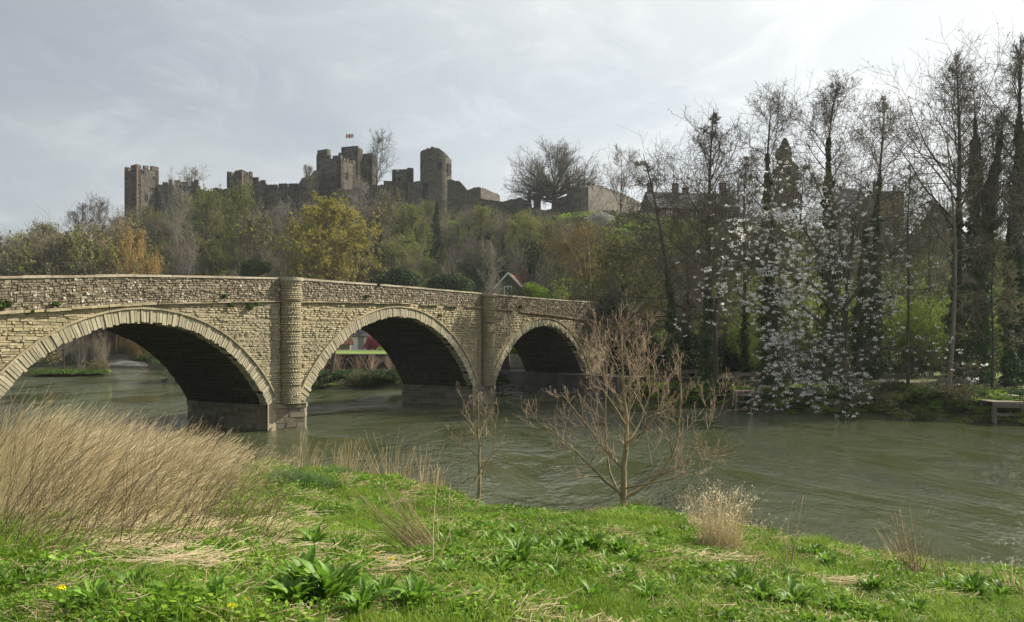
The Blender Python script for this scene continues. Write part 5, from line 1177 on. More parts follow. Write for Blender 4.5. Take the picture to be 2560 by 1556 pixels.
# ------------------------------------------------------------------ tall trees on the far bank
def pxpath(path, Yt, n=12, yj=0.0):
    P = np.array([W(x, y, Yt) for x, y in path]); z = P[:, 2]; zz_ = np.linspace(z[0], z[-1], n)
    Q = np.stack([np.interp(zz_, z, P[:, k]) for k in range(3)], 1)
    Q[1:-1, :2] = (Q[:-2, :2] + 2 * Q[1:-1, :2] + Q[2:, :2]) / 4
    return Q
def riverside(seed, path, Yt, label, r0=.17, t0=.35, n1=22, len1=.26, up=.5, ang=lambda t: 1.35 - .7 * t, bias=None, shape=None, ivy=None, tw=None, dens=(8, 6, 4), buds=2600, name='riverside_alder', tips=.011, ivymat=None, wob=.10, bark=None):
    rs = np.random.RandomState(seed); Q = pxpath(path, Yt); zb = min(Q[0, 2], hz(Q[0, 0], Q[0, 1])) - .15; base = np.array([Q[0, 0], Q[0, 1], zb])
    Q[0, 2] = zb; P0 = (Q - base)[None]; h = P0[0, :, 2] / P0[0, -1, 2]; R0 = (r0 * (1 - h) ** .8 + .018)[None]
    sh0 = shape or (lambda t: np.clip(1.25 - .85 * ((t - t0) / (1 - t0)) ** 1.5, .25, 1.2))
    sh = lambda t: sh0(t) * np.clip((1 - t) * 3.2 + .22, 0, 1)
    Pa, Ra = spawn(rs, P0, R0, n1, t0, .985, ang, .15, len1, .22, .42, 8, up * .8, wob, sh, rmin=.02, bias=bias, tpow=.9)
    Pb, Rb = spawn(rs, Pa, Ra, dens[0], .18, .98, .8, .2, .42, .3, .6, 6, up * .4, wob, rmin=.013)
    Pc, Rc = spawn(rs, Pb, Rb, dens[1], .15, 1, .8, .25, .46, .3, .65, 4, up * .3, wob * 1.1, rmin=tips)
    Pd, Rd = spawn(rs, Pc, Rc, dens[2], .2, 1, .8, .3, .55, .35, .7, 3, .1, wob * 1.2, rmin=tips * .8)
    d = {'trunk': mm('trunk', [tubes(P0, R0, 8), tubes(Pa, Ra, 5)], True), 'twigs': mm('twigs', [tubes(Pb, Rb, 4), tubes(Pc, Rc, 3), tubes(Pd, Rd, 3)])}
    if buds: d['buds'] = mm('buds', [leafmesh(rs, pts_on(rs, Pd, buds, .3, 1, .03), .055)])
    if ivy:
        ztop = pz(ivy[0], Yt) - zb; d['ivy'] = mm('ivy', [ivy_on(rs, P0[0], ivy[1], int(ivy[2] * 1.25), .15, ztop, ivy[3] if len(ivy) > 3 else .2)])
    return make_tree(label, base, d, dict(trunk=bark or bark_m, twigs=tw or twigdark_m, buds=budbrown_m, ivy=ivymat or ivy_m), name=name)
riverside(401, [(1692, 965), (1684, 800), (1672, 700), (1655, 600), (1637, 500), (1622, 430), (1608, 385)], 50, 'leaning alder with long branches sweeping left over the end of the bridge', r0=.17, t0=.22, n1=30, len1=.32, up=.06, ang=lambda t: 1.5 - .3 * t, bias=(-.45, 0, .02), shape=lambda t: np.where(t < .62, 1.15, .36), ivy=(650, .42, 2600, 1.5), buds=3200)
riverside(402, [(1768, 955), (1770, 700), (1773, 500), (1776, 380), (1784, 272)], 50, 'dense-crowned alder with dark catkins right of the leaning alder', r0=.20, t0=.32, n1=34, len1=.25, up=.45, ivy=(690, .5, 2600), buds=3600, shape=lambda t: np.clip(1.45 - 1.3 * ((t - .35) / .65), .15, 1.3), dens=(8, 6, 4))
riverside(403, [(1862, 955), (1862, 600), (1858, 480), (1868, 392)], 53, 'slim bare alder between the dense-crowned alder and the ivy column', r0=.13, t0=.45, n1=20, len1=.20, buds=2600, ivy=(700, .35, 1200))
riverside(404, [(1930, 950), (1925, 700), (1920, 500), (1917, 380), (1929, 262)], 49, 'tall alder wrapped in ivy nearly to its top, left of the white blossom', r0=.18, t0=.42, n1=22, len1=.17, ivy=(385, .62, 6800), buds=1500, shape=lambda t: np.clip(.6 + 1.2 * np.sin((t - .45) * 4), .3, 1.1))
riverside(405, [(1790, 955), (1786, 760), (1828, 640), (1800, 570), (1772, 500)], 46, 'crooked bare tree bending right then left among the alders', r0=.12, t0=.4, n1=20, len1=.30, ang=lambda t: 1.1 + 0 * t, up=.3, tw=twig_m, buds=1200)
riverside(406, [(2085, 950), (2078, 700), (2072, 500), (2068, 380), (2075, 300), (2092, 222)], 47, 'tall ivy-wrapped alder rising out of the white blossom tree', r0=.19, t0=.52, n1=20, len1=.16, ivy=(345, .72, 6200), buds=1200, shape=lambda t: np.clip(.7 + .9 * np.sin((t - .5) * 5.5), .35, 1.1))
riverside(407, [(2190, 940), (2188, 600), (2198, 450), (2208, 330), (2214, 240)], 50, 'bare-headed alder with ivy on its lower trunk right of the blossom', r0=.18, t0=.50, n1=22, len1=.19, ivy=(430, .65, 5200), buds=1600)
riverside(408, [(2385, 960), (2392, 700), (2398, 500), (2399, 300), (2390, 145)], 45, 'very tall wide-crowned alder with dark straight trunk, second tallest at the right', r0=.22, t0=.38, n1=34, len1=.19, up=.55, ivy=(470, .5, 4200), buds=2600, shape=lambda t: np.clip(1.35 - .9 * (np.clip(t - .4, 0, 1) / .6) ** 1.5, .25, 1.3))
riverside(409, [(2372, 985), (2385, 800), (2390, 600), (2378, 470), (2366, 340)], 39.5, 'slender pale-barked tree standing in front of the very tall alder', r0=.10, t0=.30, n1=16, len1=.10, buds=0, tw=twig_m, bark=twiggrey_m, ang=lambda t: 1.2 + 0 * t, dens=(6, 5, 3))
riverside(410, [(2442, 950), (2442, 700), (2436, 500), (2441, 310), (2434, 225)], 48, 'trunk turned to a dark pointed ivy column right of the very tall alder', r0=.2, t0=.55, n1=12, len1=.14, ivy=(300, .85, 7000), buds=500)
riverside(411, [(2450, 960), (2456, 700), (2478, 480), (2505, 330), (2513, 262)], 45, 'ivy-covered alder leaning right towards the edge of the photo', r0=.2, t0=.5, n1=20, len1=.15, ivy=(330, .70, 7200), buds=900)
riverside(412, [(2552, 980), (2545, 600), (2548, 350), (2552, 92)], 44, 'tallest tree, ivy-clad with bare upright crown, cut by the right edge', r0=.25, t0=.42, n1=32, len1=.15, up=.8, ang=lambda t: 1.0 - .4 * t, ivy=(285, .9, 7500), buds=900)
riverside(413, [(2270, 935), (2272, 700), (2268, 560), (2277, 420)], 44, 'slender bare sapling trunk between the blossom and the very tall alder', r0=.08, t0=.3, n1=18, len1=.16, buds=600, tw=twig_m, dens=(6, 5, 3))
riverside(414, [(2152, 955), (2150, 800), (2160, 650), (2165, 520)], 52, 'dark ivy-covered trunk behind the right half of the blossom tree', r0=.16, t0=.6, n1=14, len1=.2, ivy=(560, .6, 5200), buds=500)
riverside(415, [(2525, 965), (2522, 800), (2520, 620), (2528, 470)], 42, 'straight dark ivied trunk just left of the tallest tree', r0=.16, t0=.55, n1=14, len1=.18, ivy=(560, .4, 4200), buds=0)
riverside(416, [(2222, 930), (2226, 760), (2240, 600), (2232, 470)], 56, 'thin brown tree in the background between blossom and tall alder', r0=.09, t0=.25, n1=22, len1=.22, buds=2200, tw=twig_m)
riverside(417, [(1985, 955), (1990, 760), (2000, 560), (2010, 420)], 54, 'bare brown alder behind the left half of the blossom tree', r0=.13, t0=.3, n1=24, len1=.22, buds=2600, tw=twig_m)
riverside(418, [(1560, 960), (1563, 850), (1560, 720), (1572, 600)], 62, 'ivy-dark tree just beyond the right end of the bridge', r0=.16, t0=.3, n1=22, len1=.26, ivy=(690, 1.1, 6200), buds=2200)
riverside(419, [(1720, 958), (1718, 850), (1722, 740), (1716, 600)], 56, 'background alder filling the gap between the two leftmost riverside alders', r0=.14, t0=.25, n1=26, len1=.26, ivy=(760, .5, 2000), buds=3200, tw=twig_m)
riverside(420, [(2330, 945), (2326, 800), (2322, 640), (2330, 500)], 55, 'twiggy background tree left of the very tall alder', r0=.11, t0=.2, n1=24, len1=.24, buds=2400, tw=twig_m)
riverside(421, [(2480, 960), (2484, 860), (2478, 740), (2486, 600)], 41, 'thin young tree with budding twigs in front of the leaning ivy alder', r0=.06, t0=.2, n1=22, len1=.22, buds=2600, tw=twig_m, dens=(6, 6, 3))
# white blossom tree
rs = np.random.RandomState(430); Yt = 42.0; zb = hz(at(2105, Yt), Yt); base = np.array([at(2105, Yt), Yt, zb - .1])
def wp_(lst): return np.stack([W(x, y, Yt + dy) - base for x, y, dy in lst])
def resamp(Pp, n):
    s = np.concatenate([[0], np.cumsum(np.linalg.norm(np.diff(Pp, axis=0), axis=1))]); q = np.linspace(0, s[-1], n); return np.stack([np.interp(q, s, Pp[:, k]) for k in range(3)], 1)
main = [[(2105, 960, 0), (2110, 860, 0), (2116, 740, 0), (2128, 620, 0), (2150, 480, -.5)], [(2112, 860, 0), (2070, 760, -1), (1990, 680, -2), (1880, 640, -2.5), (1800, 620, -3)], [(2108, 900, 0), (2040, 850, -1), (1950, 800, -1.6), (1850, 770, -2), (1800, 745, -2)],
        [(2114, 800, 0), (2050, 640, .5), (1990, 540, 0), (1950, 470, 0)], [(2118, 760, 0), (2180, 680, .5), (2260, 610, 0), (2310, 540, 0)], [(2112, 830, 0), (2180, 760, -1), (2270, 730, -1.5), (2330, 720, -2)],
        [(2106, 930, 0), (2060, 930, -2), (2010, 960, -3.4), (1990, 1000, -4)], [(2107, 925, 0), (2130, 930, -2), (2140, 970, -3.8), (2120, 1020, -4.6)], [(2110, 890, 0), (2200, 870, -1.5), (2330, 880, -3), (2430, 940, -4)], [(2118, 720, 0), (2100, 600, 1), (2070, 500, 1), (2060, 440, 1)], [(2110, 860, 0), (2000, 760, 1), (1900, 700, 1.5), (1850, 560, 1.5)],
        [(2108, 900, 0), (2020, 880, -2), (1960, 880, -2.8), (1930, 930, -3.2)]]
Pm = np.stack([resamp(wp_(m_), 9) for m_ in main]); Rm = np.linspace(.10, .02, 9)[None].repeat(len(main), 0); Rm[0] = np.linspace(.19, .03, 9)
Pb, Rb = spawn(rs, Pm, Rm, 15, .18, 1, .85, .2, .30, .3, .5, 7, .25, .14, rmin=.014); Pc, Rc = spawn(rs, Pb, Rb, 7, .15, 1, .8, .25, .42, .3, .6, 5, .1, .14, rmin=.010); Pd, Rd = spawn(rs, Pc, Rc, 4, .2, 1, .8, .3, .5, .3, .7, 3, 0, .14, rmin=.008)
def wx(Q_):
    x = (Q_[:, 0] + base[0]) / (Q_[:, 1] + base[1]) * F + CX; y = HZ - (Q_[:, 2] + base[2] - CH) / (Q_[:, 1] + base[1]) * F
    return np.clip(1.25 * np.exp(-((x - 1985) / 215) ** 2 - (np.where(y < 740, y - 740, (y - 740) * .8) / 215) ** 2), 0, 1) * np.where((y > 850) & (y < 930), .45, 1)
Cc = pts_on(rs, Pd, 5600, .75, 1, .02); keep = rs.rand(len(Cc)) < wx(Cc) * .9 + .015; Cc = Cc[keep]
low = np.array([i for i in range(len(main)) if i in (6, 7, 8, 11)])
Cl = pts_on(rs, Pm[low], 120, .6, 1, .36); Cc = np.concatenate([Cc, Cl])
n_ = 10; Cf = np.repeat(Cc, n_, 0) + rs.normal(0, 1, (len(Cc) * n_, 3)) * np.array([.055, .055, .032])
d = {'trunk': mm('trunk', [tubes(Pm, Rm, 6)], True), 'twigs': mm('twigs', [tubes(Pb, Rb, 4), tubes(Pc, Rc, 3), tubes(Pd, Rd, 3)]), 'blossom': mm('blossom', [leafmesh(rs, Cf, .058, .1, aspect=1.2)]), 'leaves': mm('leaves', [leafmesh(rs, pts_on(rs, Pd, 2600, .3, 1, .06), .06)])}
make_tree('spreading cherry covered in white blossom clusters, its lowest branches hanging over the water', base, d, dict(trunk=bark_m, twigs=twigdark_m, blossom=blossom_m, leaves=budgreen_m), name='blossom_tree')
# understory of the far bank
rs = np.random.RandomState(440); d0 = P_['coppice'][0]
for i in range(2):
    P0 = np.zeros((16, 6, 3))
    for b in range(16):
        a = rs.rand() * 6.28; q = rs.rand() * .8; h = rs.uniform(2.5, 5.5)
        for j in range(6): P0[b, j] = (math.cos(a) * (q + .3 * j * q), math.sin(a) * (q + .3 * j * q), h * j / 5); P0[b, j] += rs.normal(0, .06, 3) * (j > 0)
    R0 = np.linspace(.035, .010, 6)[None].repeat(16, 0); Pc_, Rc_ = spawn(rs, P0, R0, 11, .2, 1, .8, .2, .28, .3, .6, 4, .4, .12, rmin=.010); Pd_, Rd_ = spawn(rs, Pc_, Rc_, 4, .2, 1, .7, .2, .5, .3, .7, 3, .2, .12, rmin=.008)
    proto('hazel%d' % i, {'trunk': mm('trunk', [tubes(P0, R0, 4)]), 'twigs': mm('twigs', [tubes(Pc_, Rc_, 3), tubes(Pd_, Rd_, 3)]), 'leaves': mm('leaves', [leafmesh(rs, pts_on(rs, Pd_, 3600, .1, 1, .12), .085)])}, dict(trunk=bark_m, twigs=twig_m, leaves=fresh_m))
KINDN['hazel'] = 'leafy hazel'; NAMES['hazel'] = 'hazel_tree'
UND = [('evergreen0', 1560, 60, 1.0, .9, 'dark ivy mound covering the right end of the bridge'), ('evergreen1', 1530, 57, .62, 1.25, 'dark bush hanging over the parapet end'), ('evergreen0', 1625, 56, .9, 1.2, 'dark bush right of the ivy mound at the bridge end'), ('evergreen1', 1680, 57, .85, 1.1, 'dark evergreen behind the shaded bench'), ('evergreen0', 1745, 58, .9, 1.1, 'dark shrub left of the wooden bench'), ('evergreen0', 1800, 60, .8, 1, 'dark shrub behind the wooden bench'),
       ('shrub0', 1590, 52.5, .62, .9, 'grey-green bush on the quay below the bridge end'), ('shrub0', 1770, 42.5, .38, .6, 'low green bush beside the small landing stage'), ('shrub0', 1725, 44.5, .42, .6, 'low green bush on the bank edge right of the sapling'), ('thicket0', 1660, 50, .6, .8, 'brown thicket on the bank below the leaning alder'),
       ('evergreen1', 1935, 45, .35, .7, 'small dark shrub at the foot of the left ivy-wrapped alder'), ('shrub0', 2010, 39.2, .34, .6, 'low green growth on the bank edge left of the hanging blossom'), ('shrub0', 2230, 38.0, .5, .8, 'green leafy bush on the bank under the right blossom branches'), ('thicket0', 2200, 37.2, .50, .7, 'brown twiggy bush overhanging the water below the slender tree'), ('shrub0', 2320, 36.4, .55, .8, 'rounded green bush on the bank left of the edge landing stage'), ('thicket0', 2380, 35.9, .45, .8, 'brown-green bush overhanging the water at the right'), ('shrub1', 2180, 41, .5, .7, 'bright leafy shrub behind the lowest blossom'), ('shrub0', 2430, 36.2, .42, .7, 'green bush beside the right landing stage')]
for key, px, Yt, s, sz, lab in UND:
    z_ = None
    if px == 1530: z_ = pz(790, Yt)
    plant(key, at(px, Yt), Yt, s, lab, None, z=z_, sz=sz)
rh = random.Random(9); cnt = {}
for i in range(58):
    px = 1850 + rh.random() * 740; Yt = 52 + 30 * rh.random(); xt = at(px, Yt)
    nb_ = 'behind the blossom tree' if px < 2250 else 'behind the very tall alder' if px < 2440 else 'by the rightmost ivy trunks'
    dep = 'close to the path' if Yt < 62 else 'deeper in the wood' if Yt < 72 else 'on the meadow slope'
    plant('hazel%d' % rh.randint(0, 1), xt, Yt, rh.uniform(.7, 1.15), 'leafy hazel ' + dep + ' ' + nb_, 'leafy hazels on the far bank')
for i in range(26):
    px = 1500 + rh.random() * 460; Yt = 58 + 34 * rh.random(); xt = at(px, Yt)
    key = rh.choice(['bare0', 'bud0', 'coppice', 'bud2', 'ivy0', 'evergreen0', 'hazel0'])
    dep = 'near the water' if Yt < 70 else 'further up the slope'
    plant(key, xt, Yt, rh.uniform(.6, .95) * (1 if kindof(key) != 'evergreen' else 1.2), KINDN[kindof(key)] + ' ' + dep + (' behind the leaning alder' if px < 1740 else ' behind the dense-crowned alder'), 'background trees of the far bank')
for i in range(12):
    px = 1950 + rh.random() * 650; Yt = 76 + 40 * rh.random(); xt = at(px, Yt)
    key = rh.choice(['bare0', 'bare1', 'bud0', 'bud2', 'bare3'])
    plant(key, xt, Yt, rh.uniform(.35, .6), KINDN[kindof(key)] + ' high on the slope ' + ('behind the blossom tree' if px < 2250 else 'between the tall right-hand trees'), 'background trees of the east slope')
rs = np.random.RandomState(445); n = 3400; t_ = rs.rand(n); off = rs.rand(n) ** .8 * 7 + .2
seg = FB[2:7]; L_ = np.concatenate([[0], np.cumsum(np.linalg.norm(np.diff(seg, axis=0), axis=1))]); q_ = t_ * L_[-1]; Xb = np.interp(q_, L_, seg[:, 0]); Yb = np.interp(q_, L_, seg[:, 1]); Xb = Xb + off * .62; Yb = Yb + off * .78
pth = pdist(Xb, Yb, np.array([(5.5, 56), (8.6, 50.5), (11.4, 46.4), (14.0, 43.6), (17.8, 41.2), (21.0, 39.0), (24, 35.8), (28.5, 32)], float)) > 1.0; Xb, Yb = Xb[pth], Yb[pth]
pxb = Xb / Yb * F + CX
scatter('bank_undergrowth', 'ivy, leaves and low growth covering the far river bank', None, np.stack([Xb, Yb, height(Xb, Yb)], 1), np.stack([0 * Xb, 0 * Xb, rs.rand(len(Xb)) * 6.28], 1), rs.uniform(.2, .45, len(Xb)), np.where(rs.rand(len(Xb)) < .42, 0, rs.randint(0, 4, len(Xb)) * (rs.rand(len(Xb)) < .8)), [cl_dark, cl_green, cl_brown, cl_fresh])
n = 900; Xb = -20 + 20 * rs.rand(n); Yb = 58.3 + 6.5 * rs.rand(n)
scatter('grass_bank', 'green grass bank below the lawn wall behind the middle arch', None, np.stack([Xb, Yb, height(Xb, Yb) - .02], 1), np.stack([0 * Xb, 0 * Xb, rs.rand(n) * 6.28], 1), rs.uniform(.25, .5, n), np.where(rs.rand(n) < .75, 3, 1), [cl_dark, cl_green, cl_brown, cl_fresh])
# trees and shrubs beyond the left and middle arches
for key, px, Yt, s, lab in [('coppice', 200, 84, .55, 'bare twiggy willow on the island seen through the left arch'), ('bare2', 160, 86, .42, 'dark bare tree at the left end of the island'), ('thicket0', 245, 83, .5, 'low dark thicket at the right tip of the island'), ('coppice', 250, 88, .5, 'pale bare willow stems on the right of the island'),
    ('thicket0', 320, 142, 1.4, 'brown brambles on the bank above the weir'), ('shrub0', 400, 140, 1.0, 'green bramble bank above the right end of the weir'), ('coppice', 300, 146, 1.2, 'pinkish bare thicket above the weir'), ('bare0', 240, 146, .9, 'bare tree behind the left end of the weir'), ('bare2', 360, 150, .8, 'dark arched tree behind the middle of the weir'), ('evergreen0', 430, 146, .8, 'dark evergreen behind the right end of the weir'), ('bare1', 140, 120, .7, 'bare tree behind the island'), ('thicket0', 100, 110, 1.3, 'brown thicket left of the island'), ('coppice', 180, 118, .9, 'bare coppice behind the island'), ('bare3', 60, 112, .8, 'bare tree far left beyond the arch')]:
    xt = at(px, Yt); plant(key, xt, Yt, s, lab, None, z=max(.5, hz(xt, Yt)))
isl = [G(100, 940, .25), G(160, 944, .3), G(238, 938, .2), G(262, 930, .15), G(230, 925, .3), G(150, 924, .4), G(90, 928, .3)]
ic = np.array([p_[:2] for p_ in isl]).mean(0); link('island', grid_mesh('island', np.arange(ic[0] - 5, ic[0] + 5.1, .5), np.arange(ic[1] - 6, ic[1] + 6.1, .5), lambda X, Y: .5 - .75 * (((X - ic[0]) / 3.7) ** 2 + ((Y - ic[1]) / 4.2) ** 2) + .08 * fnoise(X, Y, 1.7)), nearg_m, kind='structure')
rs = np.random.RandomState(450); q = rs.rand(900, 2); c = np.array([(p_[0], p_[1]) for p_ in isl]).mean(0)
Xi = ic[0] + (q[:, 0] ** .5) * 3.1 * np.cos(q[:, 1] * 6.283); Yi = ic[1] + (q[:, 0] ** .5) * 3.5 * np.sin(q[:, 1] * 6.283) 
scatter('island_grass', 'rough green grass covering the island seen through the left arch', None, np.stack([Xi, Yi, .25 + 0 * Xi], 1), np.stack([0 * Xi, 0 * Xi, rs.rand(900) * 6.28], 1), rs.uniform(.3, .6, 900), rs.randint(0, 2, 900), [cl_green, cl_fresh])
Q = pxpath([(673, 0), ], 60) if False else None
rs = np.random.RandomState(455)                    # leaning trunk with pink shrubs on the bank behind the middle arch
Pt = resamp(np.array([W(818, 955, 59.5), W(830, 925, 59.5), W(838, 880, 59.6), W(836, 850, 60), W(826, 800, 60.5), W(815, 740, 61)]), 8); b0 = Pt[0].copy(); b0[2] -= .2; Pt[0] = b0
Pa, Ra = spawn(rs, (Pt - b0)[None], np.linspace(.15, .05, 8)[None], 12, .5, 1, .9, .2, .4, .3, .5, 6, .5, .12); Pb, Rb = spawn(rs, Pa, Ra, 7, .2, 1, .8, .2, .5, .3, .6, 4, .3, .12, rmin=.01)
make_tree('smooth leaning trunk on the grass bank seen through the middle arch', b0, {'trunk': mm('trunk', [tubes((Pt - b0)[None], np.linspace(.17, .06, 8)[None], 8), tubes(Pa, Ra, 5)], True), 'twigs': mm('twigs', [tubes(Pb, Rb, 3)])}, dict(trunk=bark_m, twigs=twig_m), name='leaning_tree')
def twigbush(key, seed, n, h, mat):
    rs = np.random.RandomState(seed); P0 = np.zeros((n, 6, 3))
    for b in range(n):
        a = rs.rand() * 6.28; q = rs.rand() * .8; hh = h * rs.uniform(.6, 1)
        for j in range(6): P0[b, j] = (math.cos(a) * q * j / 5 * 1.3, math.sin(a) * q * j / 5 * 1.3, hh * j / 5); P0[b, j] += rs.normal(0, .025, 3) * (j > 0)
    R0 = np.linspace(.010, .005, 6)[None].repeat(n, 0); Pc_, Rc_ = spawn(rs, P0, R0, 6, .2, 1, .5, .2, .35, .3, .7, 4, .6, .1, rmin=.006)
    proto(key, {'trunk': mm('trunk', [tubes(P0, R0, 3)]), 'twigs': mm('twigs', [tubes(Pc_, Rc_, 3)])}, dict(trunk=mat, twigs=mat)); KINDN[kindof(key)] = 'bare twiggy shrub'; NAMES[kindof(key)] = 'twiggy_shrub'
twigbush('dogwood', 460, 18, 1.6, pinktwig_m)
for px, lab in ((897, 'left pinkish twiggy shrub against the dark wall under the middle arch'), (930, 'middle pinkish twiggy shrub against the dark wall under the middle arch'), (978, 'right pinkish twiggy shrub against the dark wall under the middle arch'), (800, 'pinkish twiggy shrub left of the leaning trunk'), (845, 'thin pinkish shrub just right of the leaning trunk')):
    plant('dogwood', at(px, 63), 63, 1.0, lab, 'pinkish shrubs below the lawn wall', cat='shrub')
for key, px, Yt, s, sz, lab in [('shrub0', 800, 58.6, .40, .55, 'low green bush at the waterline left of the leaning trunk'), ('shrub1', 840, 58.6, .3, .5, 'bright low growth at the waterline right of the leaning trunk'), ('thicket0', 893, 58.6, .36, 1.1, 'brownish upright bush on the bank under the middle arch'), ('evergreen0', 930, 58.4, .42, .8, 'dark rounded bush at the waterline under the middle arch'), ('evergreen1', 968, 58.6, .42, .8, 'second dark bush, against the pier under the middle arch'), ('shrub0', 1000, 59.5, .45, .9, 'green leafy bush partly behind the second pier'), ('shrub1', 868, 60, .3, .5, 'pale green tuft behind the brownish bush'), ('shrub1', 1285, 66, .55, 1, 'bright green bush seen through the third arch')]:
    plant(key, at(px, Yt), Yt, s, lab, None, sz=sz, z=(pz(885, 66) if px == 1285 else None))
bush(470, 1.2, 1.5, 2600, .10, magenta_m, 'azalea', lumps=7); KINDN['azalea'] = 'x'; NAMES['azalea'] = 'flowering_shrub'
plant('azalea', at(938, 92), 92, 1.25, 'magenta flowering shrub on the lawn beside the white outbuilding', None, z=2.4, cat='shrub')
plant('shrub1', at(955, 90), 90, .4, 'low green border plant in front of the magenta shrub', None, z=2.4)
# small plants rooted in the bridge
fern = bush(480, .16, .20, 130, .05, shrub_m, 'wallfern', lumps=3, tw=False); KINDN['wallfern'] = 'x'; NAMES['wallfern'] = 'wall_fern'
def wallpt(px, py):
    k = (px - CX) / F; s = (k * P1[1] - P1[0]) / (U2[0] - k * U2[1]); Yw = P1[1] + U2[1] * s; z = CH + (HZ - py) / F * Yw; q = P1 + U2 * s - N2 * .08; return (q[0], q[1], z)
for px, py, s, lab in [(6, 768, 1.5, 'green tuft on the bridge wall at the left edge of the photo'), (135, 762, 1.0, 'dry brown-green tuft on the string course left of the first arch crown'), (72, 780, .9, 'small weed under the string course near the left edge'), (558, 741, .9, 'single green fern on the parapet above the first arch'), (572, 763, .9, 'small green fern below the string course, under the single parapet fern'), (622, 770, 1.3, 'widest green tuft in the spandrel left of the first column'), (638, 758, .9, 'small tuft just above the widest tuft'), (944, 711, .6, 'tiny plant just under the coping above the middle arch'), (915, 742, 1.0, 'mossy weed on the string course left of the middle arch crown'), (1298, 768, 1.1, 'green tuft on the parapet above the third arch'), (1097, 790, .9, 'weed in the spandrel right of the middle arch crown'), (1225, 782, .8, 'weed on the upper part of the second column')]:
    q = wallpt(px, py); t = plant('wallfern', q[0], q[1], s, lab, 'weeds growing from the bridge masonry', z=q[2] - .02, cat='fern')
for px, py in ((725, 1006), (760, 1008)):
    q = G(px, py, 1.05); plant('wallfern', q[0], q[1], 1.0, 'moss and weeds on the ledge of the first pier ' + ('under the column' if px < 740 else 'at its right corner'), 'weeds growing from the bridge masonry', z=1.02, sz=.5, cat='fern')
# ------------------------------------------------------------------ near bank
_gx = {}
def pix2g(px, py):
    """first hit of the pixel's ray on the near bank"""
    Y = np.arange(2.5, 32, .03); X = (px - CX) / F * Y; z = CH - (py - HZ) / F * Y
    g = z - height(X, Y); k = int(np.argmax(g <= 0)) if (g <= 0).any() and np.argmax(g <= 0) > 0 and height(X, Y)[np.argmax(g <= 0)] > .08 else 20 + int(np.argmin(g[20:] + np.where(height(X, Y)[20:] < .12, 9, 0))); z = height(X, Y); return np.array([X[k], Y[k], float(z[k])])
def blades(rs, n, R, h0, h1, w, lean=.6, segs=2, curl=.5):
    """curved tapering blades round the origin: segs quads and a tip"""
    a = rs.rand(n) * 6.283; r = R * rs.rand(n) ** .6; b = rs.rand(n) * 6.283; h = rs.uniform(h0, h1, n); ln = rs.uniform(.1, lean, n); out = np.stack([np.cos(b), np.sin(b), 0 * b], 1)
    base = np.stack([r * np.cos(a), r * np.sin(a), 0 * a], 1); side = np.stack([-np.sin(b), np.cos(b), 0 * b], 1); V = []; k = segs + 1
    for j in range(segs + 1):
        t = j / (segs + 1); c = base + out * (h * (ln * t + curl * ln * t * t))[:, None] + np.array([0, 0, 1.]) * (h * t * (1 - .25 * ln * t))[:, None]; ww = (w * (1 - .55 * t))
        V += [c - side * ww / 2, c + side * ww / 2]
    V.append(base + out * (h * ln * (1 + curl))[:, None] + np.array([0, 0, 1.]) * (h * (1 - .35 * ln))[:, None])
    V = np.stack(V, 1); m = V.shape[1]; o = (np.arange(n) * m)[:, None]
    Q = np.concatenate([o + np.array([2 * j, 2 * j + 1, 2 * j + 3, 2 * j + 2]) for j in range(segs)]); T = o + np.array([2 * segs, 2 * segs + 1, 2 * segs + 2])
    return V.reshape(-1, 3), Q, T
def attrmesh(name, part, rs, per):
    V, Q, T = part; return make_mesh(name, V, quads=Q, tris=T, attr=np.repeat(rs.rand(len(V) // per), per))
rs = np.random.RandomState(500); GR = []
for i, (n, R, h0, h1, w, ln) in enumerate([(110, .16, .03, .09, .005, .9), (120, .16, .03, .075, .0045, 1.2), (90, .12, .06, .15, .006, .8)]):
    GR.append(clump_obj('grass_tuft', attrmesh('grass_tuft', blades(rs, n, R, h0, h1, w, ln), rs, 7), grass_m))
for i in range(3):
    n = 230; a = rs.rand(n) * 6.28; r = .17 * rs.rand(n) ** .5; C = np.stack([r * np.cos(a), r * np.sin(a), .01 + .042 * rs.rand(n)], 1)
    p_ = leafmesh(rs, C, .0115 + .002 * i, .45, aspect=1.5); GR.append(clump_obj('herb_patch', make_mesh('herb_patch', p_[0], quads=p_[1], attr=np.repeat(rs.rand(n), 4)), herb_m))
n = 46; a = rs.rand(n) * 6.28; r = .22 * rs.rand(n) ** .5; L = rs.uniform(.05, .2, n); b = rs.rand(n) * 6.28; c = np.stack([r * np.cos(a), r * np.sin(a), .02 + .05 * rs.rand(n)], 1); dd = np.stack([np.cos(b), np.sin(b), rs.normal(0, .15, n)], 1) * L[:, None]
PP = np.stack([c - dd / 2, c + rs.normal(0, .006, (n, 3)), c + dd / 2], 1); v_ = tubes(PP, np.full((n, 3), .0018), 3); GR.append(clump_obj('straw_litter', make_mesh('straw_litter', v_[0], quads=v_[1], tris=v_[2], attr=np.repeat(rs.rand(n), 9)), straw_m))
n = 120; a = rs.rand(n) * 6.28; r = .15 * rs.rand(n) ** .5; C = np.stack([r * np.cos(a), r * np.sin(a), .02 + .08 * rs.rand(n)], 1); p_ = leafmesh(rs, C, .022, .3, aspect=1.3); GR.append(clump_obj('nettle_patch', make_mesh('nettle_patch', p_[0], quads=p_[1], attr=np.repeat(rs.rand(n), 4)), herb_m))
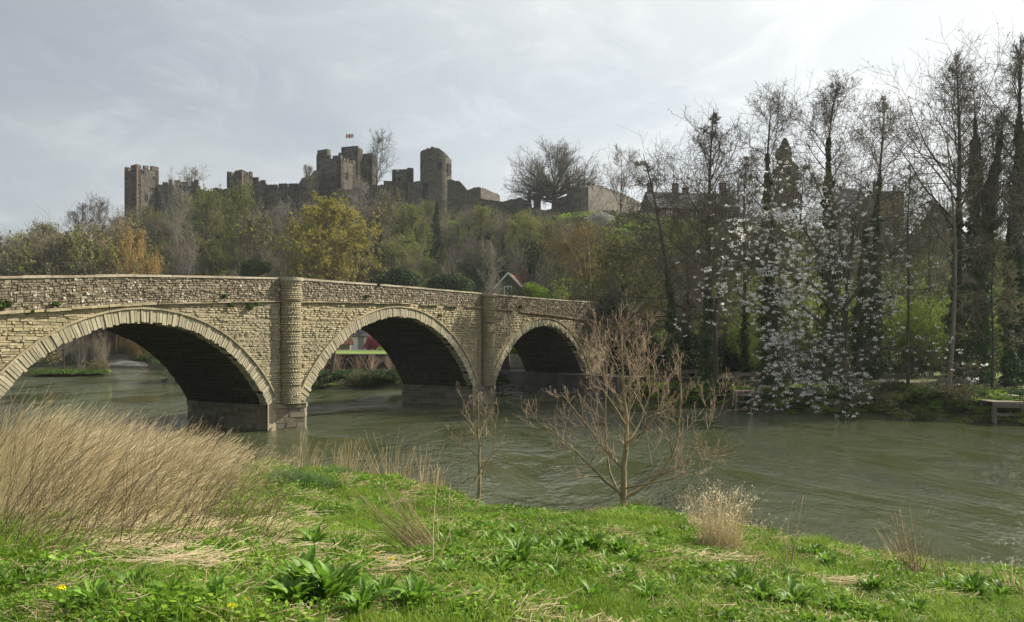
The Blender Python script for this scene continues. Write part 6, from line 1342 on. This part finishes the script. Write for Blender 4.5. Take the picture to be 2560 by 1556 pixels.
# scatter density follows the bank in view
N_ = 36000; Yg = 3.9 + 17.5 * rs.rand(N_ * 2) ** 1.15; pxg = -140 + 2840 * rs.rand(N_ * 2); Xg = (pxg - CX) / F * Yg
ok = inside(Xg, Yg, NEARP) & (pdist(Xg, Yg, NB) > .02); Xg, Yg, pxg = Xg[ok][:N_], Yg[ok][:N_], pxg[ok][:N_]; Zg = height(Xg, Yg)
nz = fnoise(Xg, Yg, 1.7); nz2 = fnoise(Xg + 31, Yg - 7, 3.1); u = rs.rand(len(Xg))
reedy = np.clip((620 - pxg) / 260, 0, 1) * np.clip((Yg - 5.4) / 1.5, 0, 1)
idx = np.where(nz > .25, rs.choice([3, 4, 5, 7], len(Xg)), np.where(nz < -.35, rs.choice([0, 1, 2], len(Xg)), rs.choice([0, 1, 3, 4, 5], len(Xg))))
idx = np.where((nz2 > .5) & (u < .35), 6, idx); idx = np.where(u < .03, 6, idx); idx = np.where((u < .65 * reedy), 6, idx)
idx = np.where((Yg < 6.0) & (pxg < 1000) & (u > .55), 7, idx)
scatter('bank_grass', 'short green grass, herbs and straw litter covering the near river bank', None, np.stack([Xg, Yg, Zg - .012], 1), np.stack([rs.normal(0, .12, len(Xg)), rs.normal(0, .12, len(Xg)), rs.rand(len(Xg)) * 6.28], 1), rs.uniform(.7, 1.15, len(Xg)) * (1 + .6 * np.clip((Yg - 9) / 8, 0, 1)) * (1 + .6 * np.clip(nz2, -.8, 1)), idx, GR)
# the dry reeds leaning right
def stalks(rs, base, L, lean, r0, n=6, wob=.05, sag=.35):
    B = len(base); P = np.empty((B, n, 3)); P[:, 0] = base; d = nrm(lean + rs.normal(0, .10, (B, 3)) * rs.choice([1, 1, 2.6], (B, 1)) + np.array([0, 0, .35])); sag = sag * rs.uniform(.4, 1.5, B)
    for j in range(1, n): d = nrm(d + np.stack([sag * .28, 0 * sag, -sag * .30], 1) * (j / n) + rs.normal(0, wob, (B, 3))); P[:, j] = P[:, j - 1] + d * (L / (n - 1))[:, None]
    return P, r0[:, None] * np.linspace(1, .35, n)[None]
n = 12000; pr = rs.rand(n) ** .85 * 740 - 60; Yb = 6.0 + 13.5 * rs.rand(n); Xb = (pr - CX) / F * Yb
lim = np.interp(pr, [-60, 150, 350, 500, 580], [18.5, 18.5, 19.5, 19.8, 19.8]); low_ = np.interp(pr, [-60, 100, 300, 450, 580, 680], [6.0, 6.2, 6.6, 8.0, 10.5, 14.0])
ok = (Yb < lim) & inside(Xb, Yb, NEARP) & (rs.rand(n) < np.clip((700 - pr) / 260, .03, 1) * np.clip(.10 + (Yb - low_) / np.interp(pr, [0, 300, 600], [2.6, 4.5, 4]), 0, 1)); Xb, Yb, pr, low_ = Xb[ok], Yb[ok], pr[ok], low_[ok]; n = len(Xb)
hgt = np.interp(pr, [-60, 100, 300, 500, 600], [1.36, 1.22, 1.05, .95, .7]) * rs.uniform(.35, 1.12, n) * np.clip(.5 + (Yb - low_) * .14, .4, 1)
ln = np.stack([rs.uniform(.35, 1.15, n), rs.normal(0, .25, n), rs.uniform(.35, .95, n)], 1)
P, R = stalks(rs, np.stack([Xb, Yb, height(Xb, Yb) - .02], 1), hgt, ln, rs.uniform(.0018, .0048, n), 6)
v_ = tubes(P, R, 3); link('reed_bed', make_mesh('reed_bed', v_[0], quads=v_[1], tris=v_[2], attr=np.repeat(np.clip(rs.normal(.72, .25, n), 0, 1), 18)), straw_m, None, kind='stuff', label='mass of dry straw-coloured reeds leaning right over the bank')
n = 1700; pr = rs.rand(n) * 740 - 40; Yb = rs.uniform(5.6, 17, n); Xb = (pr - CX) / F * Yb; ok = inside(Xb, Yb, NEARP) & (Yb > np.interp(pr, [-40, 300, 660], [5.6, 6.2, 7])); Xb, Yb, pr = Xb[ok], Yb[ok], pr[ok]; n = len(Xb)
P, R = stalks(rs, np.stack([Xb, Yb, height(Xb, Yb)], 1), rs.uniform(.5, 1.35, n) * np.interp(pr, [0, 500, 660], [1.1, .9, .45]), np.stack([rs.uniform(.1, 1.1, n), rs.normal(0, .2, n), rs.uniform(.4, 1, n)], 1), rs.uniform(.0025, .0042, n), 6, .07, .25)
v_ = tubes(P, R, 3); link('dead_stems', make_mesh('dead_stems', v_[0], quads=v_[1], tris=v_[2], attr=np.repeat(rs.rand(n), 18)), strawdark_m, None, kind='stuff', label='brown dead stems standing among the dry reeds')
# fallen straw mats
n = 7500; ctr = [(560, 1400, 1.3, .7), (420, 1330, 1.5, .8), (250, 1300, 1.3, .6), (620, 1430, .7, .35), (330, 1230, 1.4, .8), (700, 1330, .5, .3), (1880, 1360, .4, .16), (2110, 1468, .38, .12), (1790, 1412, .45, .2), (2330, 1500, .3, .1), (1190, 1440, .2, .1), (950, 1440, .25, .08), (640, 1290, .7, .5)]
cw = np.array([c_[2] * c_[3] for c_ in ctr]); ci = rs.choice(len(ctr), n, p=cw / cw.sum()); cg = np.array([pix2g(c_[0], c_[1]) for c_ in ctr]); sg = np.array([(c_[2], c_[3]) for c_ in ctr])
Xb = cg[ci, 0] + rs.normal(0, 1, n) * sg[ci, 0] * .55; Yb = cg[ci, 1] + rs.normal(0, 1, n) * sg[ci, 1] * .6; ok = inside(Xb, Yb, NEARP); Xb, Yb = Xb[ok], Yb[ok]; n = len(Xb); b = rs.normal(0.15, .7, n); L = rs.uniform(.12, .5, n)
dd = np.stack([np.cos(b), np.sin(b) * .8, rs.normal(.03, .12, n)], 1) * L[:, None]; c = np.stack([Xb, Yb, height(Xb, Yb) + .03 + .05 * rs.rand(n)], 1)
PP = np.stack([c - dd / 2, c + rs.normal(0, .02, (n, 3)), c + dd / 2 + rs.normal(0, .03, (n, 3))], 1); v_ = tubes(PP, rs.uniform(.0016, .003, n)[:, None] * np.ones((1, 3)), 3)
link('fallen_straw', make_mesh('fallen_straw', v_[0], quads=v_[1], tris=v_[2], attr=np.repeat(np.clip(rs.normal(.6, .25, n), 0, 1), 9)), straw_m, None, kind='stuff', label='flattened mats of fallen dry straw on the grass')
# clumps of dead stalks one can tell apart
def stalk_clump(px, py, n, h, spread, lean, label, mat, seed, r=.0024, heads=0, name='dead_stalks', sag=.1, basew=.10, group='clumps of dead stalks on the bank'):
    r = r * 1.75; rs = np.random.RandomState(seed); g_ = pix2g(px, py); a = rs.rand(n) * 6.28; q = basew * rs.rand(n) ** .5
    base = np.stack([q * np.cos(a), q * np.sin(a), 0 * q], 1); ln_ = np.array(lean)[None] + np.stack([np.cos(a), np.sin(a), 0 * a], 1) * spread * rs.rand(n, 1)
    P, R = stalks(rs, base, h * rs.uniform(.3, 1.08, n), ln_, rs.uniform(.7, 1.3, n) * r, 7, .06, sag)
    t = thing(name, label, 'dead stalks', g_, group); v_ = tubes(P, R, 3); link('stalks', make_mesh('stalks', v_[0], quads=v_[1], tris=v_[2], attr=np.repeat(rs.rand(n), 21)), mat, t)
    if heads:
        C = np.repeat(P[:, -1], heads, 0) + rs.normal(0, .018, (n * heads, 3)); p_ = leafmesh(rs, C, .010, 0, 2.6); link('seed_heads', make_mesh('seed_heads', p_[0], quads=p_[1], attr=np.repeat(rs.rand(n * heads), 4)), mat, t)
    return t
stalk_clump(1800, 1385, 420, .80, .26, (-.03, 0, 1), 'tall dense clump of golden dry grass with feathery tops near the water', straw_m, 600, .0014, 2, 'dry_grass_clump', .25, .24)
stalk_clump(1840, 1405, 300, .22, .9, (.1, -.1, .3), 'low brown tangle of collapsed dry grass at the foot of the golden clump', strawdark_m, 601, .0016, 0, 'dry_grass_clump', .9, .32)
stalk_clump(1750, 1340, 60, .55, .4, (-.25, 0, 1), 'thin pale stalks with small seed heads just left of the golden clump', straw_m, 602, .0014, 3, sag=.2)
stalk_clump(1960, 1420, 9, .85, .25, (.0, 0, 1), 'few dark upright stems right of the golden clump', strawdark_m, 603, .003, 2)
stalk_clump(1905, 1380, 14, .50, .5, (.15, 0, 1), 'sparse thin stems with white seed heads by the dark upright stems', straw_m, 604, .0014, 3)
stalk_clump(2290, 1450, 46, .80, .28, (-.28, 0, 1), 'tall reddish-brown dock stalks leaning left on the bank at the right', strawdark_m, 605, .0028, 5)
stalk_clump(2260, 1430, 26, .60, .3, (-.75, 0, .8), 'pale stems leaning strongly left beside the reddish dock stalks', straw_m, 606, .0022)
stalk_clump(2350, 1470, 20, .55, .4, (-.35, 0, 1), 'short broken brown stalks right of the reddish dock stalks', strawdark_m, 607, .0024)
stalk_clump(2540, 1490, 30, .40, .5, (-.2, 0, 1), 'pale dry stalks cut by the right edge of the photo', straw_m, 608, .0022, 1)
stalk_clump(2080, 1400, 10, .42, .6, (.5, 0, .7), 'few slanting dry stems on the bank edge between golden clump and dock stalks', straw_m, 609, .002)
stalk_clump(2440, 1470, 12, .36, .5, (0, 0, 1), 'small group of pale stems near the right corner of the bank', straw_m, 610, .002)
for i, (px, py, n, h, lx, lab) in enumerate([(748, 1165, 10, 1.0, -.05, 'few tall pale stalks below the first pier'), (790, 1170, 30, .8, .25, 'leaning pale stalks right of the tall ones below the first pier'), (860, 1185, 70, .95, .0, 'dense brush of pale dead stalks behind the blue-green tuft'), (905, 1195, 40, .8, .35, 'pale stalks leaning right beside the dense brush'), (962, 1205, 24, 1.15, -.2, 'tall crossing pale stalks, fourth group along the bank edge'), (1000, 1208, 26, .85, .05, 'thin pale stalks left of the two small upright groups'), (1065, 1215, 22, .95, .1, 'small upright group of pale stalks near the bank corner'), (1098, 1222, 18, .7, -.1, 'shorter pale stalks at the bank corner left of the thin sapling'), (690, 1165, 26, .7, .5, 'brown stalks leaning right at the edge of the reeds'), (1085, 1432, 3, 1.05, .02, 'three thin straight stems standing alone in the middle of the grass')]):
    stalk_clump(px, py, n, h, .35, (lx, 0, 1), lab, straw_m, 620 + i, .0028 if n < 60 else .0024, 0, 'dead_stalks', .15, .22 if n > 20 else .08)
g_ = pix2g(990, 1395); rs = np.random.RandomState(640); n = 90; f_ = rs.rand(n); base = np.stack([.55 * f_ * .55, -1.1 * f_ * .4, .02 + 0 * f_], 1) + rs.normal(0, .03, (n, 3))
stalk_clump(1090, 1405, 70, 1.15, .12, (-.62, .55, .12), 'bundle of fallen dry stalks lying diagonally across the grass', strawdark_m, 641, .0026, 0, 'fallen_stalks', -.05, .16)
# blue-green grass tufts
def tuft(px, py, n, h, R, label, mat, seed):
    rs = np.random.RandomState(seed); t = thing('grass_tussock', label, 'grass tussock', pix2g(px, py), 'grass tussocks on the bank'); link('blades', attrmesh('blades', blades(rs, n, R, h * .5, h, .006, .9, 2, .6), rs, 7), mat, t)
for i, a_ in enumerate([(715, 1215, 900, .42, .30, 'leftmost bushy blue-green tussock at the bank edge'), (760, 1222, 900, .40, .30, 'second blue-green tussock, just right of the leftmost'), (805, 1232, 700, .36, .26, 'lower blue-green tussock in front of the others'), (858, 1205, 900, .44, .24, 'upright blue-green tussock right of the group'), (680, 1220, 500, .28, .25, 'small tussock beside the reeds'), (1185, 1318, 900, .26, .26, 'rounded dark green tussock below the thin sapling')]):
    tuft(*a_, tuft_m if i < 5 else grass_m, 660 + i)
for i, (px, py, lab) in enumerate([(880, 1290, 'light green grass tuft in the middle left of the bank'), (1700, 1330, 'grass tuft left of the golden clump'), (1380, 1310, 'grass tuft on the bank edge left of the bare tree'), (2040, 1370, 'grass tuft on the bank edge right of the golden clump'), (2490, 1470, 'long grass tuft near the right edge'), (2010, 1530, 'tall bright grass tuft at the bottom right of the photo'), (730, 1500, 'upright grass tuft at the bottom beside the large dock')]):
    tuft(px, py, 420, .24, .18, lab, grass_m, 680 + i)
# broad-leaved docks
def dockleaf(seed, L, w):
    rs = np.random.RandomState(seed); n = 7; V = []; Q = []
    for j in range(n):
        t = j / (n - 1); x = L * (t - .12 * t * t); z = L * (.75 * t - .62 * t * t) + .01; ww = w * (np.sin(np.pi * min(1, t * .93 + .06)) ** .75) * (1 if t < .98 else .1) + .003; wv = .12 * ww * math.sin(t * 17 + seed)
        V += [(x, -ww / 2, z + .22 * ww + wv), (x, 0, z), (x, ww / 2, z + .22 * ww - wv)]
        if j: a = (j - 1) * 3; Q += [(a, a + 1, a + 4, a + 3), (a + 1, a + 2, a + 5, a + 4)]
    return make_mesh('leaf', V, quads=Q, smooth=True, attr=np.full(len(V), rs.rand()))
LEAF = [dockleaf(i, .22 + .05 * (i % 3), .038 + .009 * (i % 4)) for i in range(8)]
for m_ in LEAF: m_.materials.append(dock_m)
DK = [(760, 1500, 1.15, 26, 'largest dock, a broad leafy rosette at the bottom left of centre'), (820, 1525, 1.1, 24, 'second large dock, merging with the largest on its right'), (735, 1535, .95, 20, 'third large dock, at the bottom edge in front of the largest'), (860, 1500, .85, 18, 'dock at the right side of the large merged clump'), (1040, 1535, .95, 18, 'dock rosette at the bottom edge right of the largest'), (1165, 1545, .75, 16, 'small dock at the bottom edge below the centre'), (430, 1520, .8, 16, 'dock among the nettles at the bottom left'), (900, 1545, .8, 14, 'half-hidden dock right beside the largest one'),
      (790, 1375, .9, 18, 'dock rosette between the reeds and the large dock'), (850, 1385, .7, 14, 'smaller dock touching the one between reeds and large dock'), (1180, 1340, .8, 16, 'upper left dock of the central patch'), (1240, 1335, .85, 18, 'dock in the upper middle of the central patch'), (1290, 1345, .75, 16, 'upper right dock of the central patch'), (1110, 1385, .75, 14, 'left dock of the central patch beside bare soil'), (1180, 1390, .8, 16, 'dock in the middle of the central patch'), (1150, 1360, .6, 12, 'small dock inside the central patch'),
      (1300, 1420, .95, 20, 'wide dock below the central patch'), (1350, 1390, .8, 16, 'dock right of the wide one'), (1420, 1375, .8, 16, 'first dock of the row under the bare tree'), (1480, 1390, .95, 20, 'second dock of the row under the bare tree'), (1545, 1395, .85, 18, 'third dock of the row under the bare tree'), (1610, 1385, .8, 16, 'fourth dock of the row, left of the dry clump'), (1380, 1345, .6, 12, 'small dock above the row'), (1650, 1350, .7, 14, 'dock below the tussock left of the golden clump'), (1520, 1430, .65, 14, 'low dock just beneath the row'),
      (1990, 1535, 1.0, 22, 'dock at the bottom edge right of centre'), (1905, 1520, .8, 16, 'dock left of the tall bright grass tuft'), (2100, 1540, .7, 14, 'small dock at the bottom right'), (2070, 1425, .85, 18, 'dock on the bank edge between the straw mats'), (2140, 1390, .6, 12, 'small dock near the bank edge at right'), (1700, 1490, .7, 14, 'dock beneath the golden clump'), (1620, 1510, .65, 12, 'scattered dock left of the one beneath the clump'), (2290, 1545, .7, 14, 'dock at the bottom right corner'), (2430, 1500, 1.0, 20, 'large glossy dock near the right edge'), (2500, 1505, .9, 18, 'glossy dock at the right edge'), (2370, 1490, .8, 14, 'paler dock left of the large glossy one'), (1480, 1520, .7, 14, 'dock at the bottom under the bare tree'), (1330, 1500, .6, 12, 'low dock at the bottom left of the bare tree'), (610, 1490, .6, 12, 'dock at the lower end of the reeds'),
      (1220, 1375, .75, 14, 'dock filling the gap at the centre of the central patch'), (1265, 1375, .75, 14, 'dock at the right of the central patch'), (1320, 1360, .7, 12, 'dock between the central patch and the row'), (1395, 1400, .8, 14, 'dock touching the first of the row'), (1450, 1410, .8, 14, 'dock in front of the second of the row'), (1575, 1420, .75, 14, 'dock in front of the fourth of the row'), (1255, 1455, .8, 14, 'dock well below the central patch'), (1400, 1470, .75, 14, 'dock in the open grass under the row'), (1560, 1470, .75, 14, 'dock in the open grass below the end of the row'), (1850, 1480, .75, 14, 'dock below the collapsed brown tangle'), (1960, 1480, .8, 14, 'dock above the tall bright grass tuft'), (2180, 1480, .75, 14, 'dock between the right straw mat and the corner'), (2040, 1395, .7, 12, 'dock high on the bank edge at right'), (1130, 1450, .7, 12, 'dock by the three thin straight stems'), (960, 1510, .7, 12, 'dock at the bottom between the large clump and the centre'), (340, 1500, .7, 12, 'dock low at the left under the reeds'), (240, 1535, .8, 12, 'dock in the lower left corner'), (530, 1545, .7, 12, 'dock at the bottom edge by the dandelion')]
rd = random.Random(12)
for px, py, s, n, lab in DK:
    s *= .80; n = int(n * 2.0)
    t = thing('dock_plant', lab, 'dock plant', pix2g(px, py), 'broad-leaved docks on the bank', rd.uniform(0, 6))
    for k in range(n):
        o = bpy.data.objects.new('leaf', rd.choice(LEAF)); COL.objects.link(o); o.parent = t; ring = k / n; a = k * 2.4 + rd.uniform(-.3, .3)
        o.rotation_euler = (0, -rd.uniform(.12, .75) - .62 * (1 - ring) ** 1.2 * rd.uniform(.5, 1), a); sc = s * rd.uniform(.75, 1.3); o.scale = (sc, sc, sc); o.location = (rd.uniform(.0, .07) * math.cos(a), rd.uniform(.0, .07) * math.sin(a), .015)
# dandelions
for i, (px, py, lab) in enumerate([(462, 1512, 'dandelion flower among nettles at the bottom left, lower of a close pair'), (481, 1495, 'dandelion flower just above its neighbour at the bottom left'), (738, 1532, 'dandelion flower beside the largest dock'), (608, 1528, 'dandelion flower between the pair and the largest dock'), (153, 1500, 'single dandelion flower near the lower left corner'), (936, 1402, 'small dandelion flower in the middle of the grass'), (978, 1412, 'second small dandelion flower right of the one in the middle'), (577, 1552, 'dandelion flower at the very bottom edge')]):
    g_ = pix2g(px, py + 12); t = thing('dandelion', lab, 'dandelion', g_, 'dandelions in the grass'); h = .075 + .01 * (i % 3)
    m = MB(); m.tube([(0, 0, 0), (.005, 0, h * .6), (.004, 0, h)], [.003, .0025, .002], 5); m.build('stem', grass_m, t)
    rs = np.random.RandomState(700 + i); n = 60; a = rs.rand(n) * 6.28; el = rs.rand(n) * 1.2; r = .018 if i not in (5, 6) else .013; C = np.stack([r * np.cos(a) * np.cos(el), r * np.sin(a) * np.cos(el), h + .012 * np.sin(el)], 1); p_ = leafmesh(rs, C, .012, .4, 2); link('flower', make_mesh('flower', p_[0], quads=p_[1]), yellow_m, t)
# scraps of dry broken stalk lying singly
for i, (px, py, L, a, lab) in enumerate([(1015, 1500, .20, 1.2, 'short pale broken stalk lying alone near the bottom'), (1225, 1430, .30, 1.9, 'bent pale stalk right of the centre of the grass'), (945, 1455, .16, .9, 'small pale stick left of the centre'), (1920, 1420, .28, .4, 'pale curved stick under the golden clump'), (1100, 1492, .10, .1, 'tiny pale stick near the bottom centre')]):
    g_ = pix2g(px, py); t = thing('broken_stalk', lab, 'dry stalk', g_ + np.array([0, 0, .03]), 'broken stalks lying on the grass'); m = MB(); m.tube([(-L / 2 * math.cos(a), -L / 2 * math.sin(a), 0), (0, .02, .02), (L / 2 * math.cos(a), L / 2 * math.sin(a), .015)], [.005, .005, .003], 6); m.build('stem', straw_m, t)
# ------------------------------------------------------------------ the two bare saplings on the bank
def near_tree(label, base, limbs, R0s, Yt, seed, n1, n2, n3, l1, l2, l3, tip, name, up=.7, rz0=.05):
    rs = np.random.RandomState(seed); parts = []; P1s = []; R1s = []
    for i, (lm, (ra, rb)) in enumerate(zip(limbs, R0s)):
        Pp = resamp(np.array([W(x, y, Yt + dy) for x, y, dy in lm]) - base, 12); Pp[1:-1] += rs.normal(0, .008, (10, 3)); P1s.append(Pp); R1s.append(np.linspace(ra, rb, 12))
    P1s = np.array(P1s); R1s = np.array(R1s); tr = [tubes(P1s, R1s, 8)]
    Pa, Ra = spawn(rs, P1s, R1s, n1, .22, .98, .85, .2, l1, .3, .55, 8, up, .07, lambda t: 1.15 - .55 * t, rmin=tip * 2.2, absl=1.0)
    Pb, Rb = spawn(rs, Pa, Ra, n2, .12, .98, .75, .2, l2, .3, .6, 6, up * .8, .07, lambda t: 1.2 - .6 * t, rmin=tip * 1.5)
    Pc, Rc = spawn(rs, Pb, Rb, n3, .15, .97, .7, .2, l3, .3, .75, 4, up * .7, .07, None, rmin=tip)
    t = thing(name, label, 'tree', base); link('trunk', mm('trunk', tr, True), alder_m, t)
    link('branches', mm('branches', [tubes(Pa, Ra, 5)], True), alder_m, t); link('twigs', mm('twigs', [tubes(Pb, Rb, 4), tubes(Pc, Rc, 3)]), pinktwig_m, t)
    C = np.concatenate([Pc[:, -1], Pb[:, -1], Pc[:, 2]]); PPb = np.stack([C, C + rs.normal(0, .003, C.shape) + np.array([0, 0, .008]), C + rs.normal(0, .004, C.shape) + np.array([0, 0, .018])], 1); link('buds', mm('buds', [tubes(PPb, np.tile([.0012, .0024, .0007], (len(C), 1)), 4)]), pinktwig_m, t)
    return t
Yt = 14.7; b0 = W(1558, 1290, Yt); b0[2] = hz(b0[0], b0[1]) - .05
limbs = [[(1558, 1296, 0), (1559, 1230, 0), (1563, 1150, 0), (1568, 1060, .05), (1560, 980, .0), (1556, 920, 0), (1554, 835, 0)],
         [(1560, 1246, 0), (1600, 1222, .05), (1648, 1188, .1), (1685, 1140, .15), (1700, 1060, .15), (1702, 960, .15), (1704, 885, .15)], [(1650, 1188, .1), (1700, 1165, .0), (1745, 1130, -.1), (1775, 1060, -.2), (1785, 990, -.2)],
         [(1554, 1236, 0), (1515, 1205, -.1), (1470, 1160, -.2), (1435, 1122, -.25), (1390, 1085, -.3), (1340, 1050, -.3)], [(1552, 1240, 0), (1530, 1200, .2), (1515, 1130, .3), (1513, 1050, .35), (1516, 960, .35), (1500, 880, .35)],
         [(1566, 1160, 0), (1548, 1165, .1), (1500, 1110, -.1), (1450, 1040, -.15), (1400, 980, -.2)], [(1565, 1110, 0), (1610, 1080, -.2), (1650, 1020, -.3), (1665, 930, -.3)], [(1562, 1120, 0), (1600, 1060, .3), (1625, 980, .4), (1620, 880, .4)],
         [(1563, 1060, 0), (1525, 1000, -.3), (1480, 930, -.35), (1450, 860, -.35)], [(1560, 1000, 0), (1590, 930, .1), (1604, 865, .1), (1612, 830, .1)], [(1556, 950, 0), (1530, 890, 0), (1508, 850, 0), (1496, 830, 0)], [(1562, 1222, 0), (1620, 1210, -.4), (1700, 1190, -.6), (1760, 1170, -.7), (1790, 1140, -.8)]]
RR_ = [(.066, .010), (.036, .006), (.022, .005), (.034, .005), (.024, .005), (.024, .005), (.026, .006), (.022, .005), (.022, .005), (.018, .005), (.016, .005), (.020, .004)]
near_tree('larger bare sapling with wide open crown of pinkish twigs on the near bank', b0, limbs, RR_, Yt, 800, 7, 7, 3, .85, .46, .42, .0020, 'bare_sapling')
Yt = 15.4; b0 = W(1198, 1264, Yt); b0[2] = hz(b0[0], b0[1]) - .05
limbs = [[(1188, 1268, 0), (1198, 1240, 0), (1199, 1180, 0), (1197, 1110, 0), (1196, 1040, 0), (1195, 985, 0)], [(1198, 1190, 0), (1215, 1165, .0), (1235, 1120, .05), (1238, 1060, .05)], [(1198, 1150, 0), (1170, 1120, -.1), (1145, 1100, -.15), (1128, 1080, -.15)], [(1198, 1120, 0), (1220, 1090, .1), (1240, 1060, .1), (1245, 1020, .1)], [(1197, 1090, 0), (1175, 1050, 0), (1160, 1010, 0), (1152, 985, 0)], [(1197, 1070, 0), (1212, 1030, 0), (1222, 1000, 0), (1228, 975, 0)]]
near_tree('small slim bare sapling at the corner of the near bank', b0, limbs, [(.040, .006), (.018, .004), (.014, .004), (.013, .004), (.012, .003), (.010, .003)], Yt, 810, 4, 4, 2, .45, .42, .45, .0015, 'bare_sapling')
stalk_clump(1560, 1292, 140, .16, 1.2, (0, 0, .35), 'collar of dry grass round the foot of the larger bare sapling', straw_m, 820, .0018, 0, 'dry_grass_clump', .9, .16)

# ------------------------------------------------------------------ thin spring haze
hm = bpy.data.materials.new('haze_air'); hm.use_nodes = True; nt = hm.node_tree; nt.nodes.clear()
pv = N(nt, 'ShaderNodeVolumePrincipled', Density=.00026, Anisotropy=.3); pv.inputs['Color'].default_value = (.86, .92, 1.0, 1); out = N(nt, 'ShaderNodeOutputMaterial'); nt.links.new(pv.outputs[0], out.inputs[1])
m = MB(); m.box(-640, 640, -440, 940, -3, 62); m.build('haze', hm, None, kind='stuff')

# ------------------------------------------------------------------ tell alike neighbours apart by their place in the row
ORD = ['first', 'second', 'third', 'fourth', 'fifth', 'sixth', 'seventh', 'eighth', 'ninth', 'tenth', 'eleventh', 'twelfth', 'thirteenth', 'fourteenth', 'fifteenth', 'sixteenth', 'seventeenth', 'eighteenth']
same = {}
for o in COL.objects:
    if o.parent is None and o.get('label') and o.get('category') != 'rock': same.setdefault(o['label'], []).append(o)
for lb, os_ in same.items():
    if len(os_) < 2 or len(os_) > len(ORD): continue
    os_.sort(key=lambda o: o.location.x / o.location.y)
    for i, o in enumerate(os_):
        o['label'] = lb + (', ' + ('the left one', 'the right one')[i] if len(os_) == 2 else ', ' + ORD[i] + ' from left')
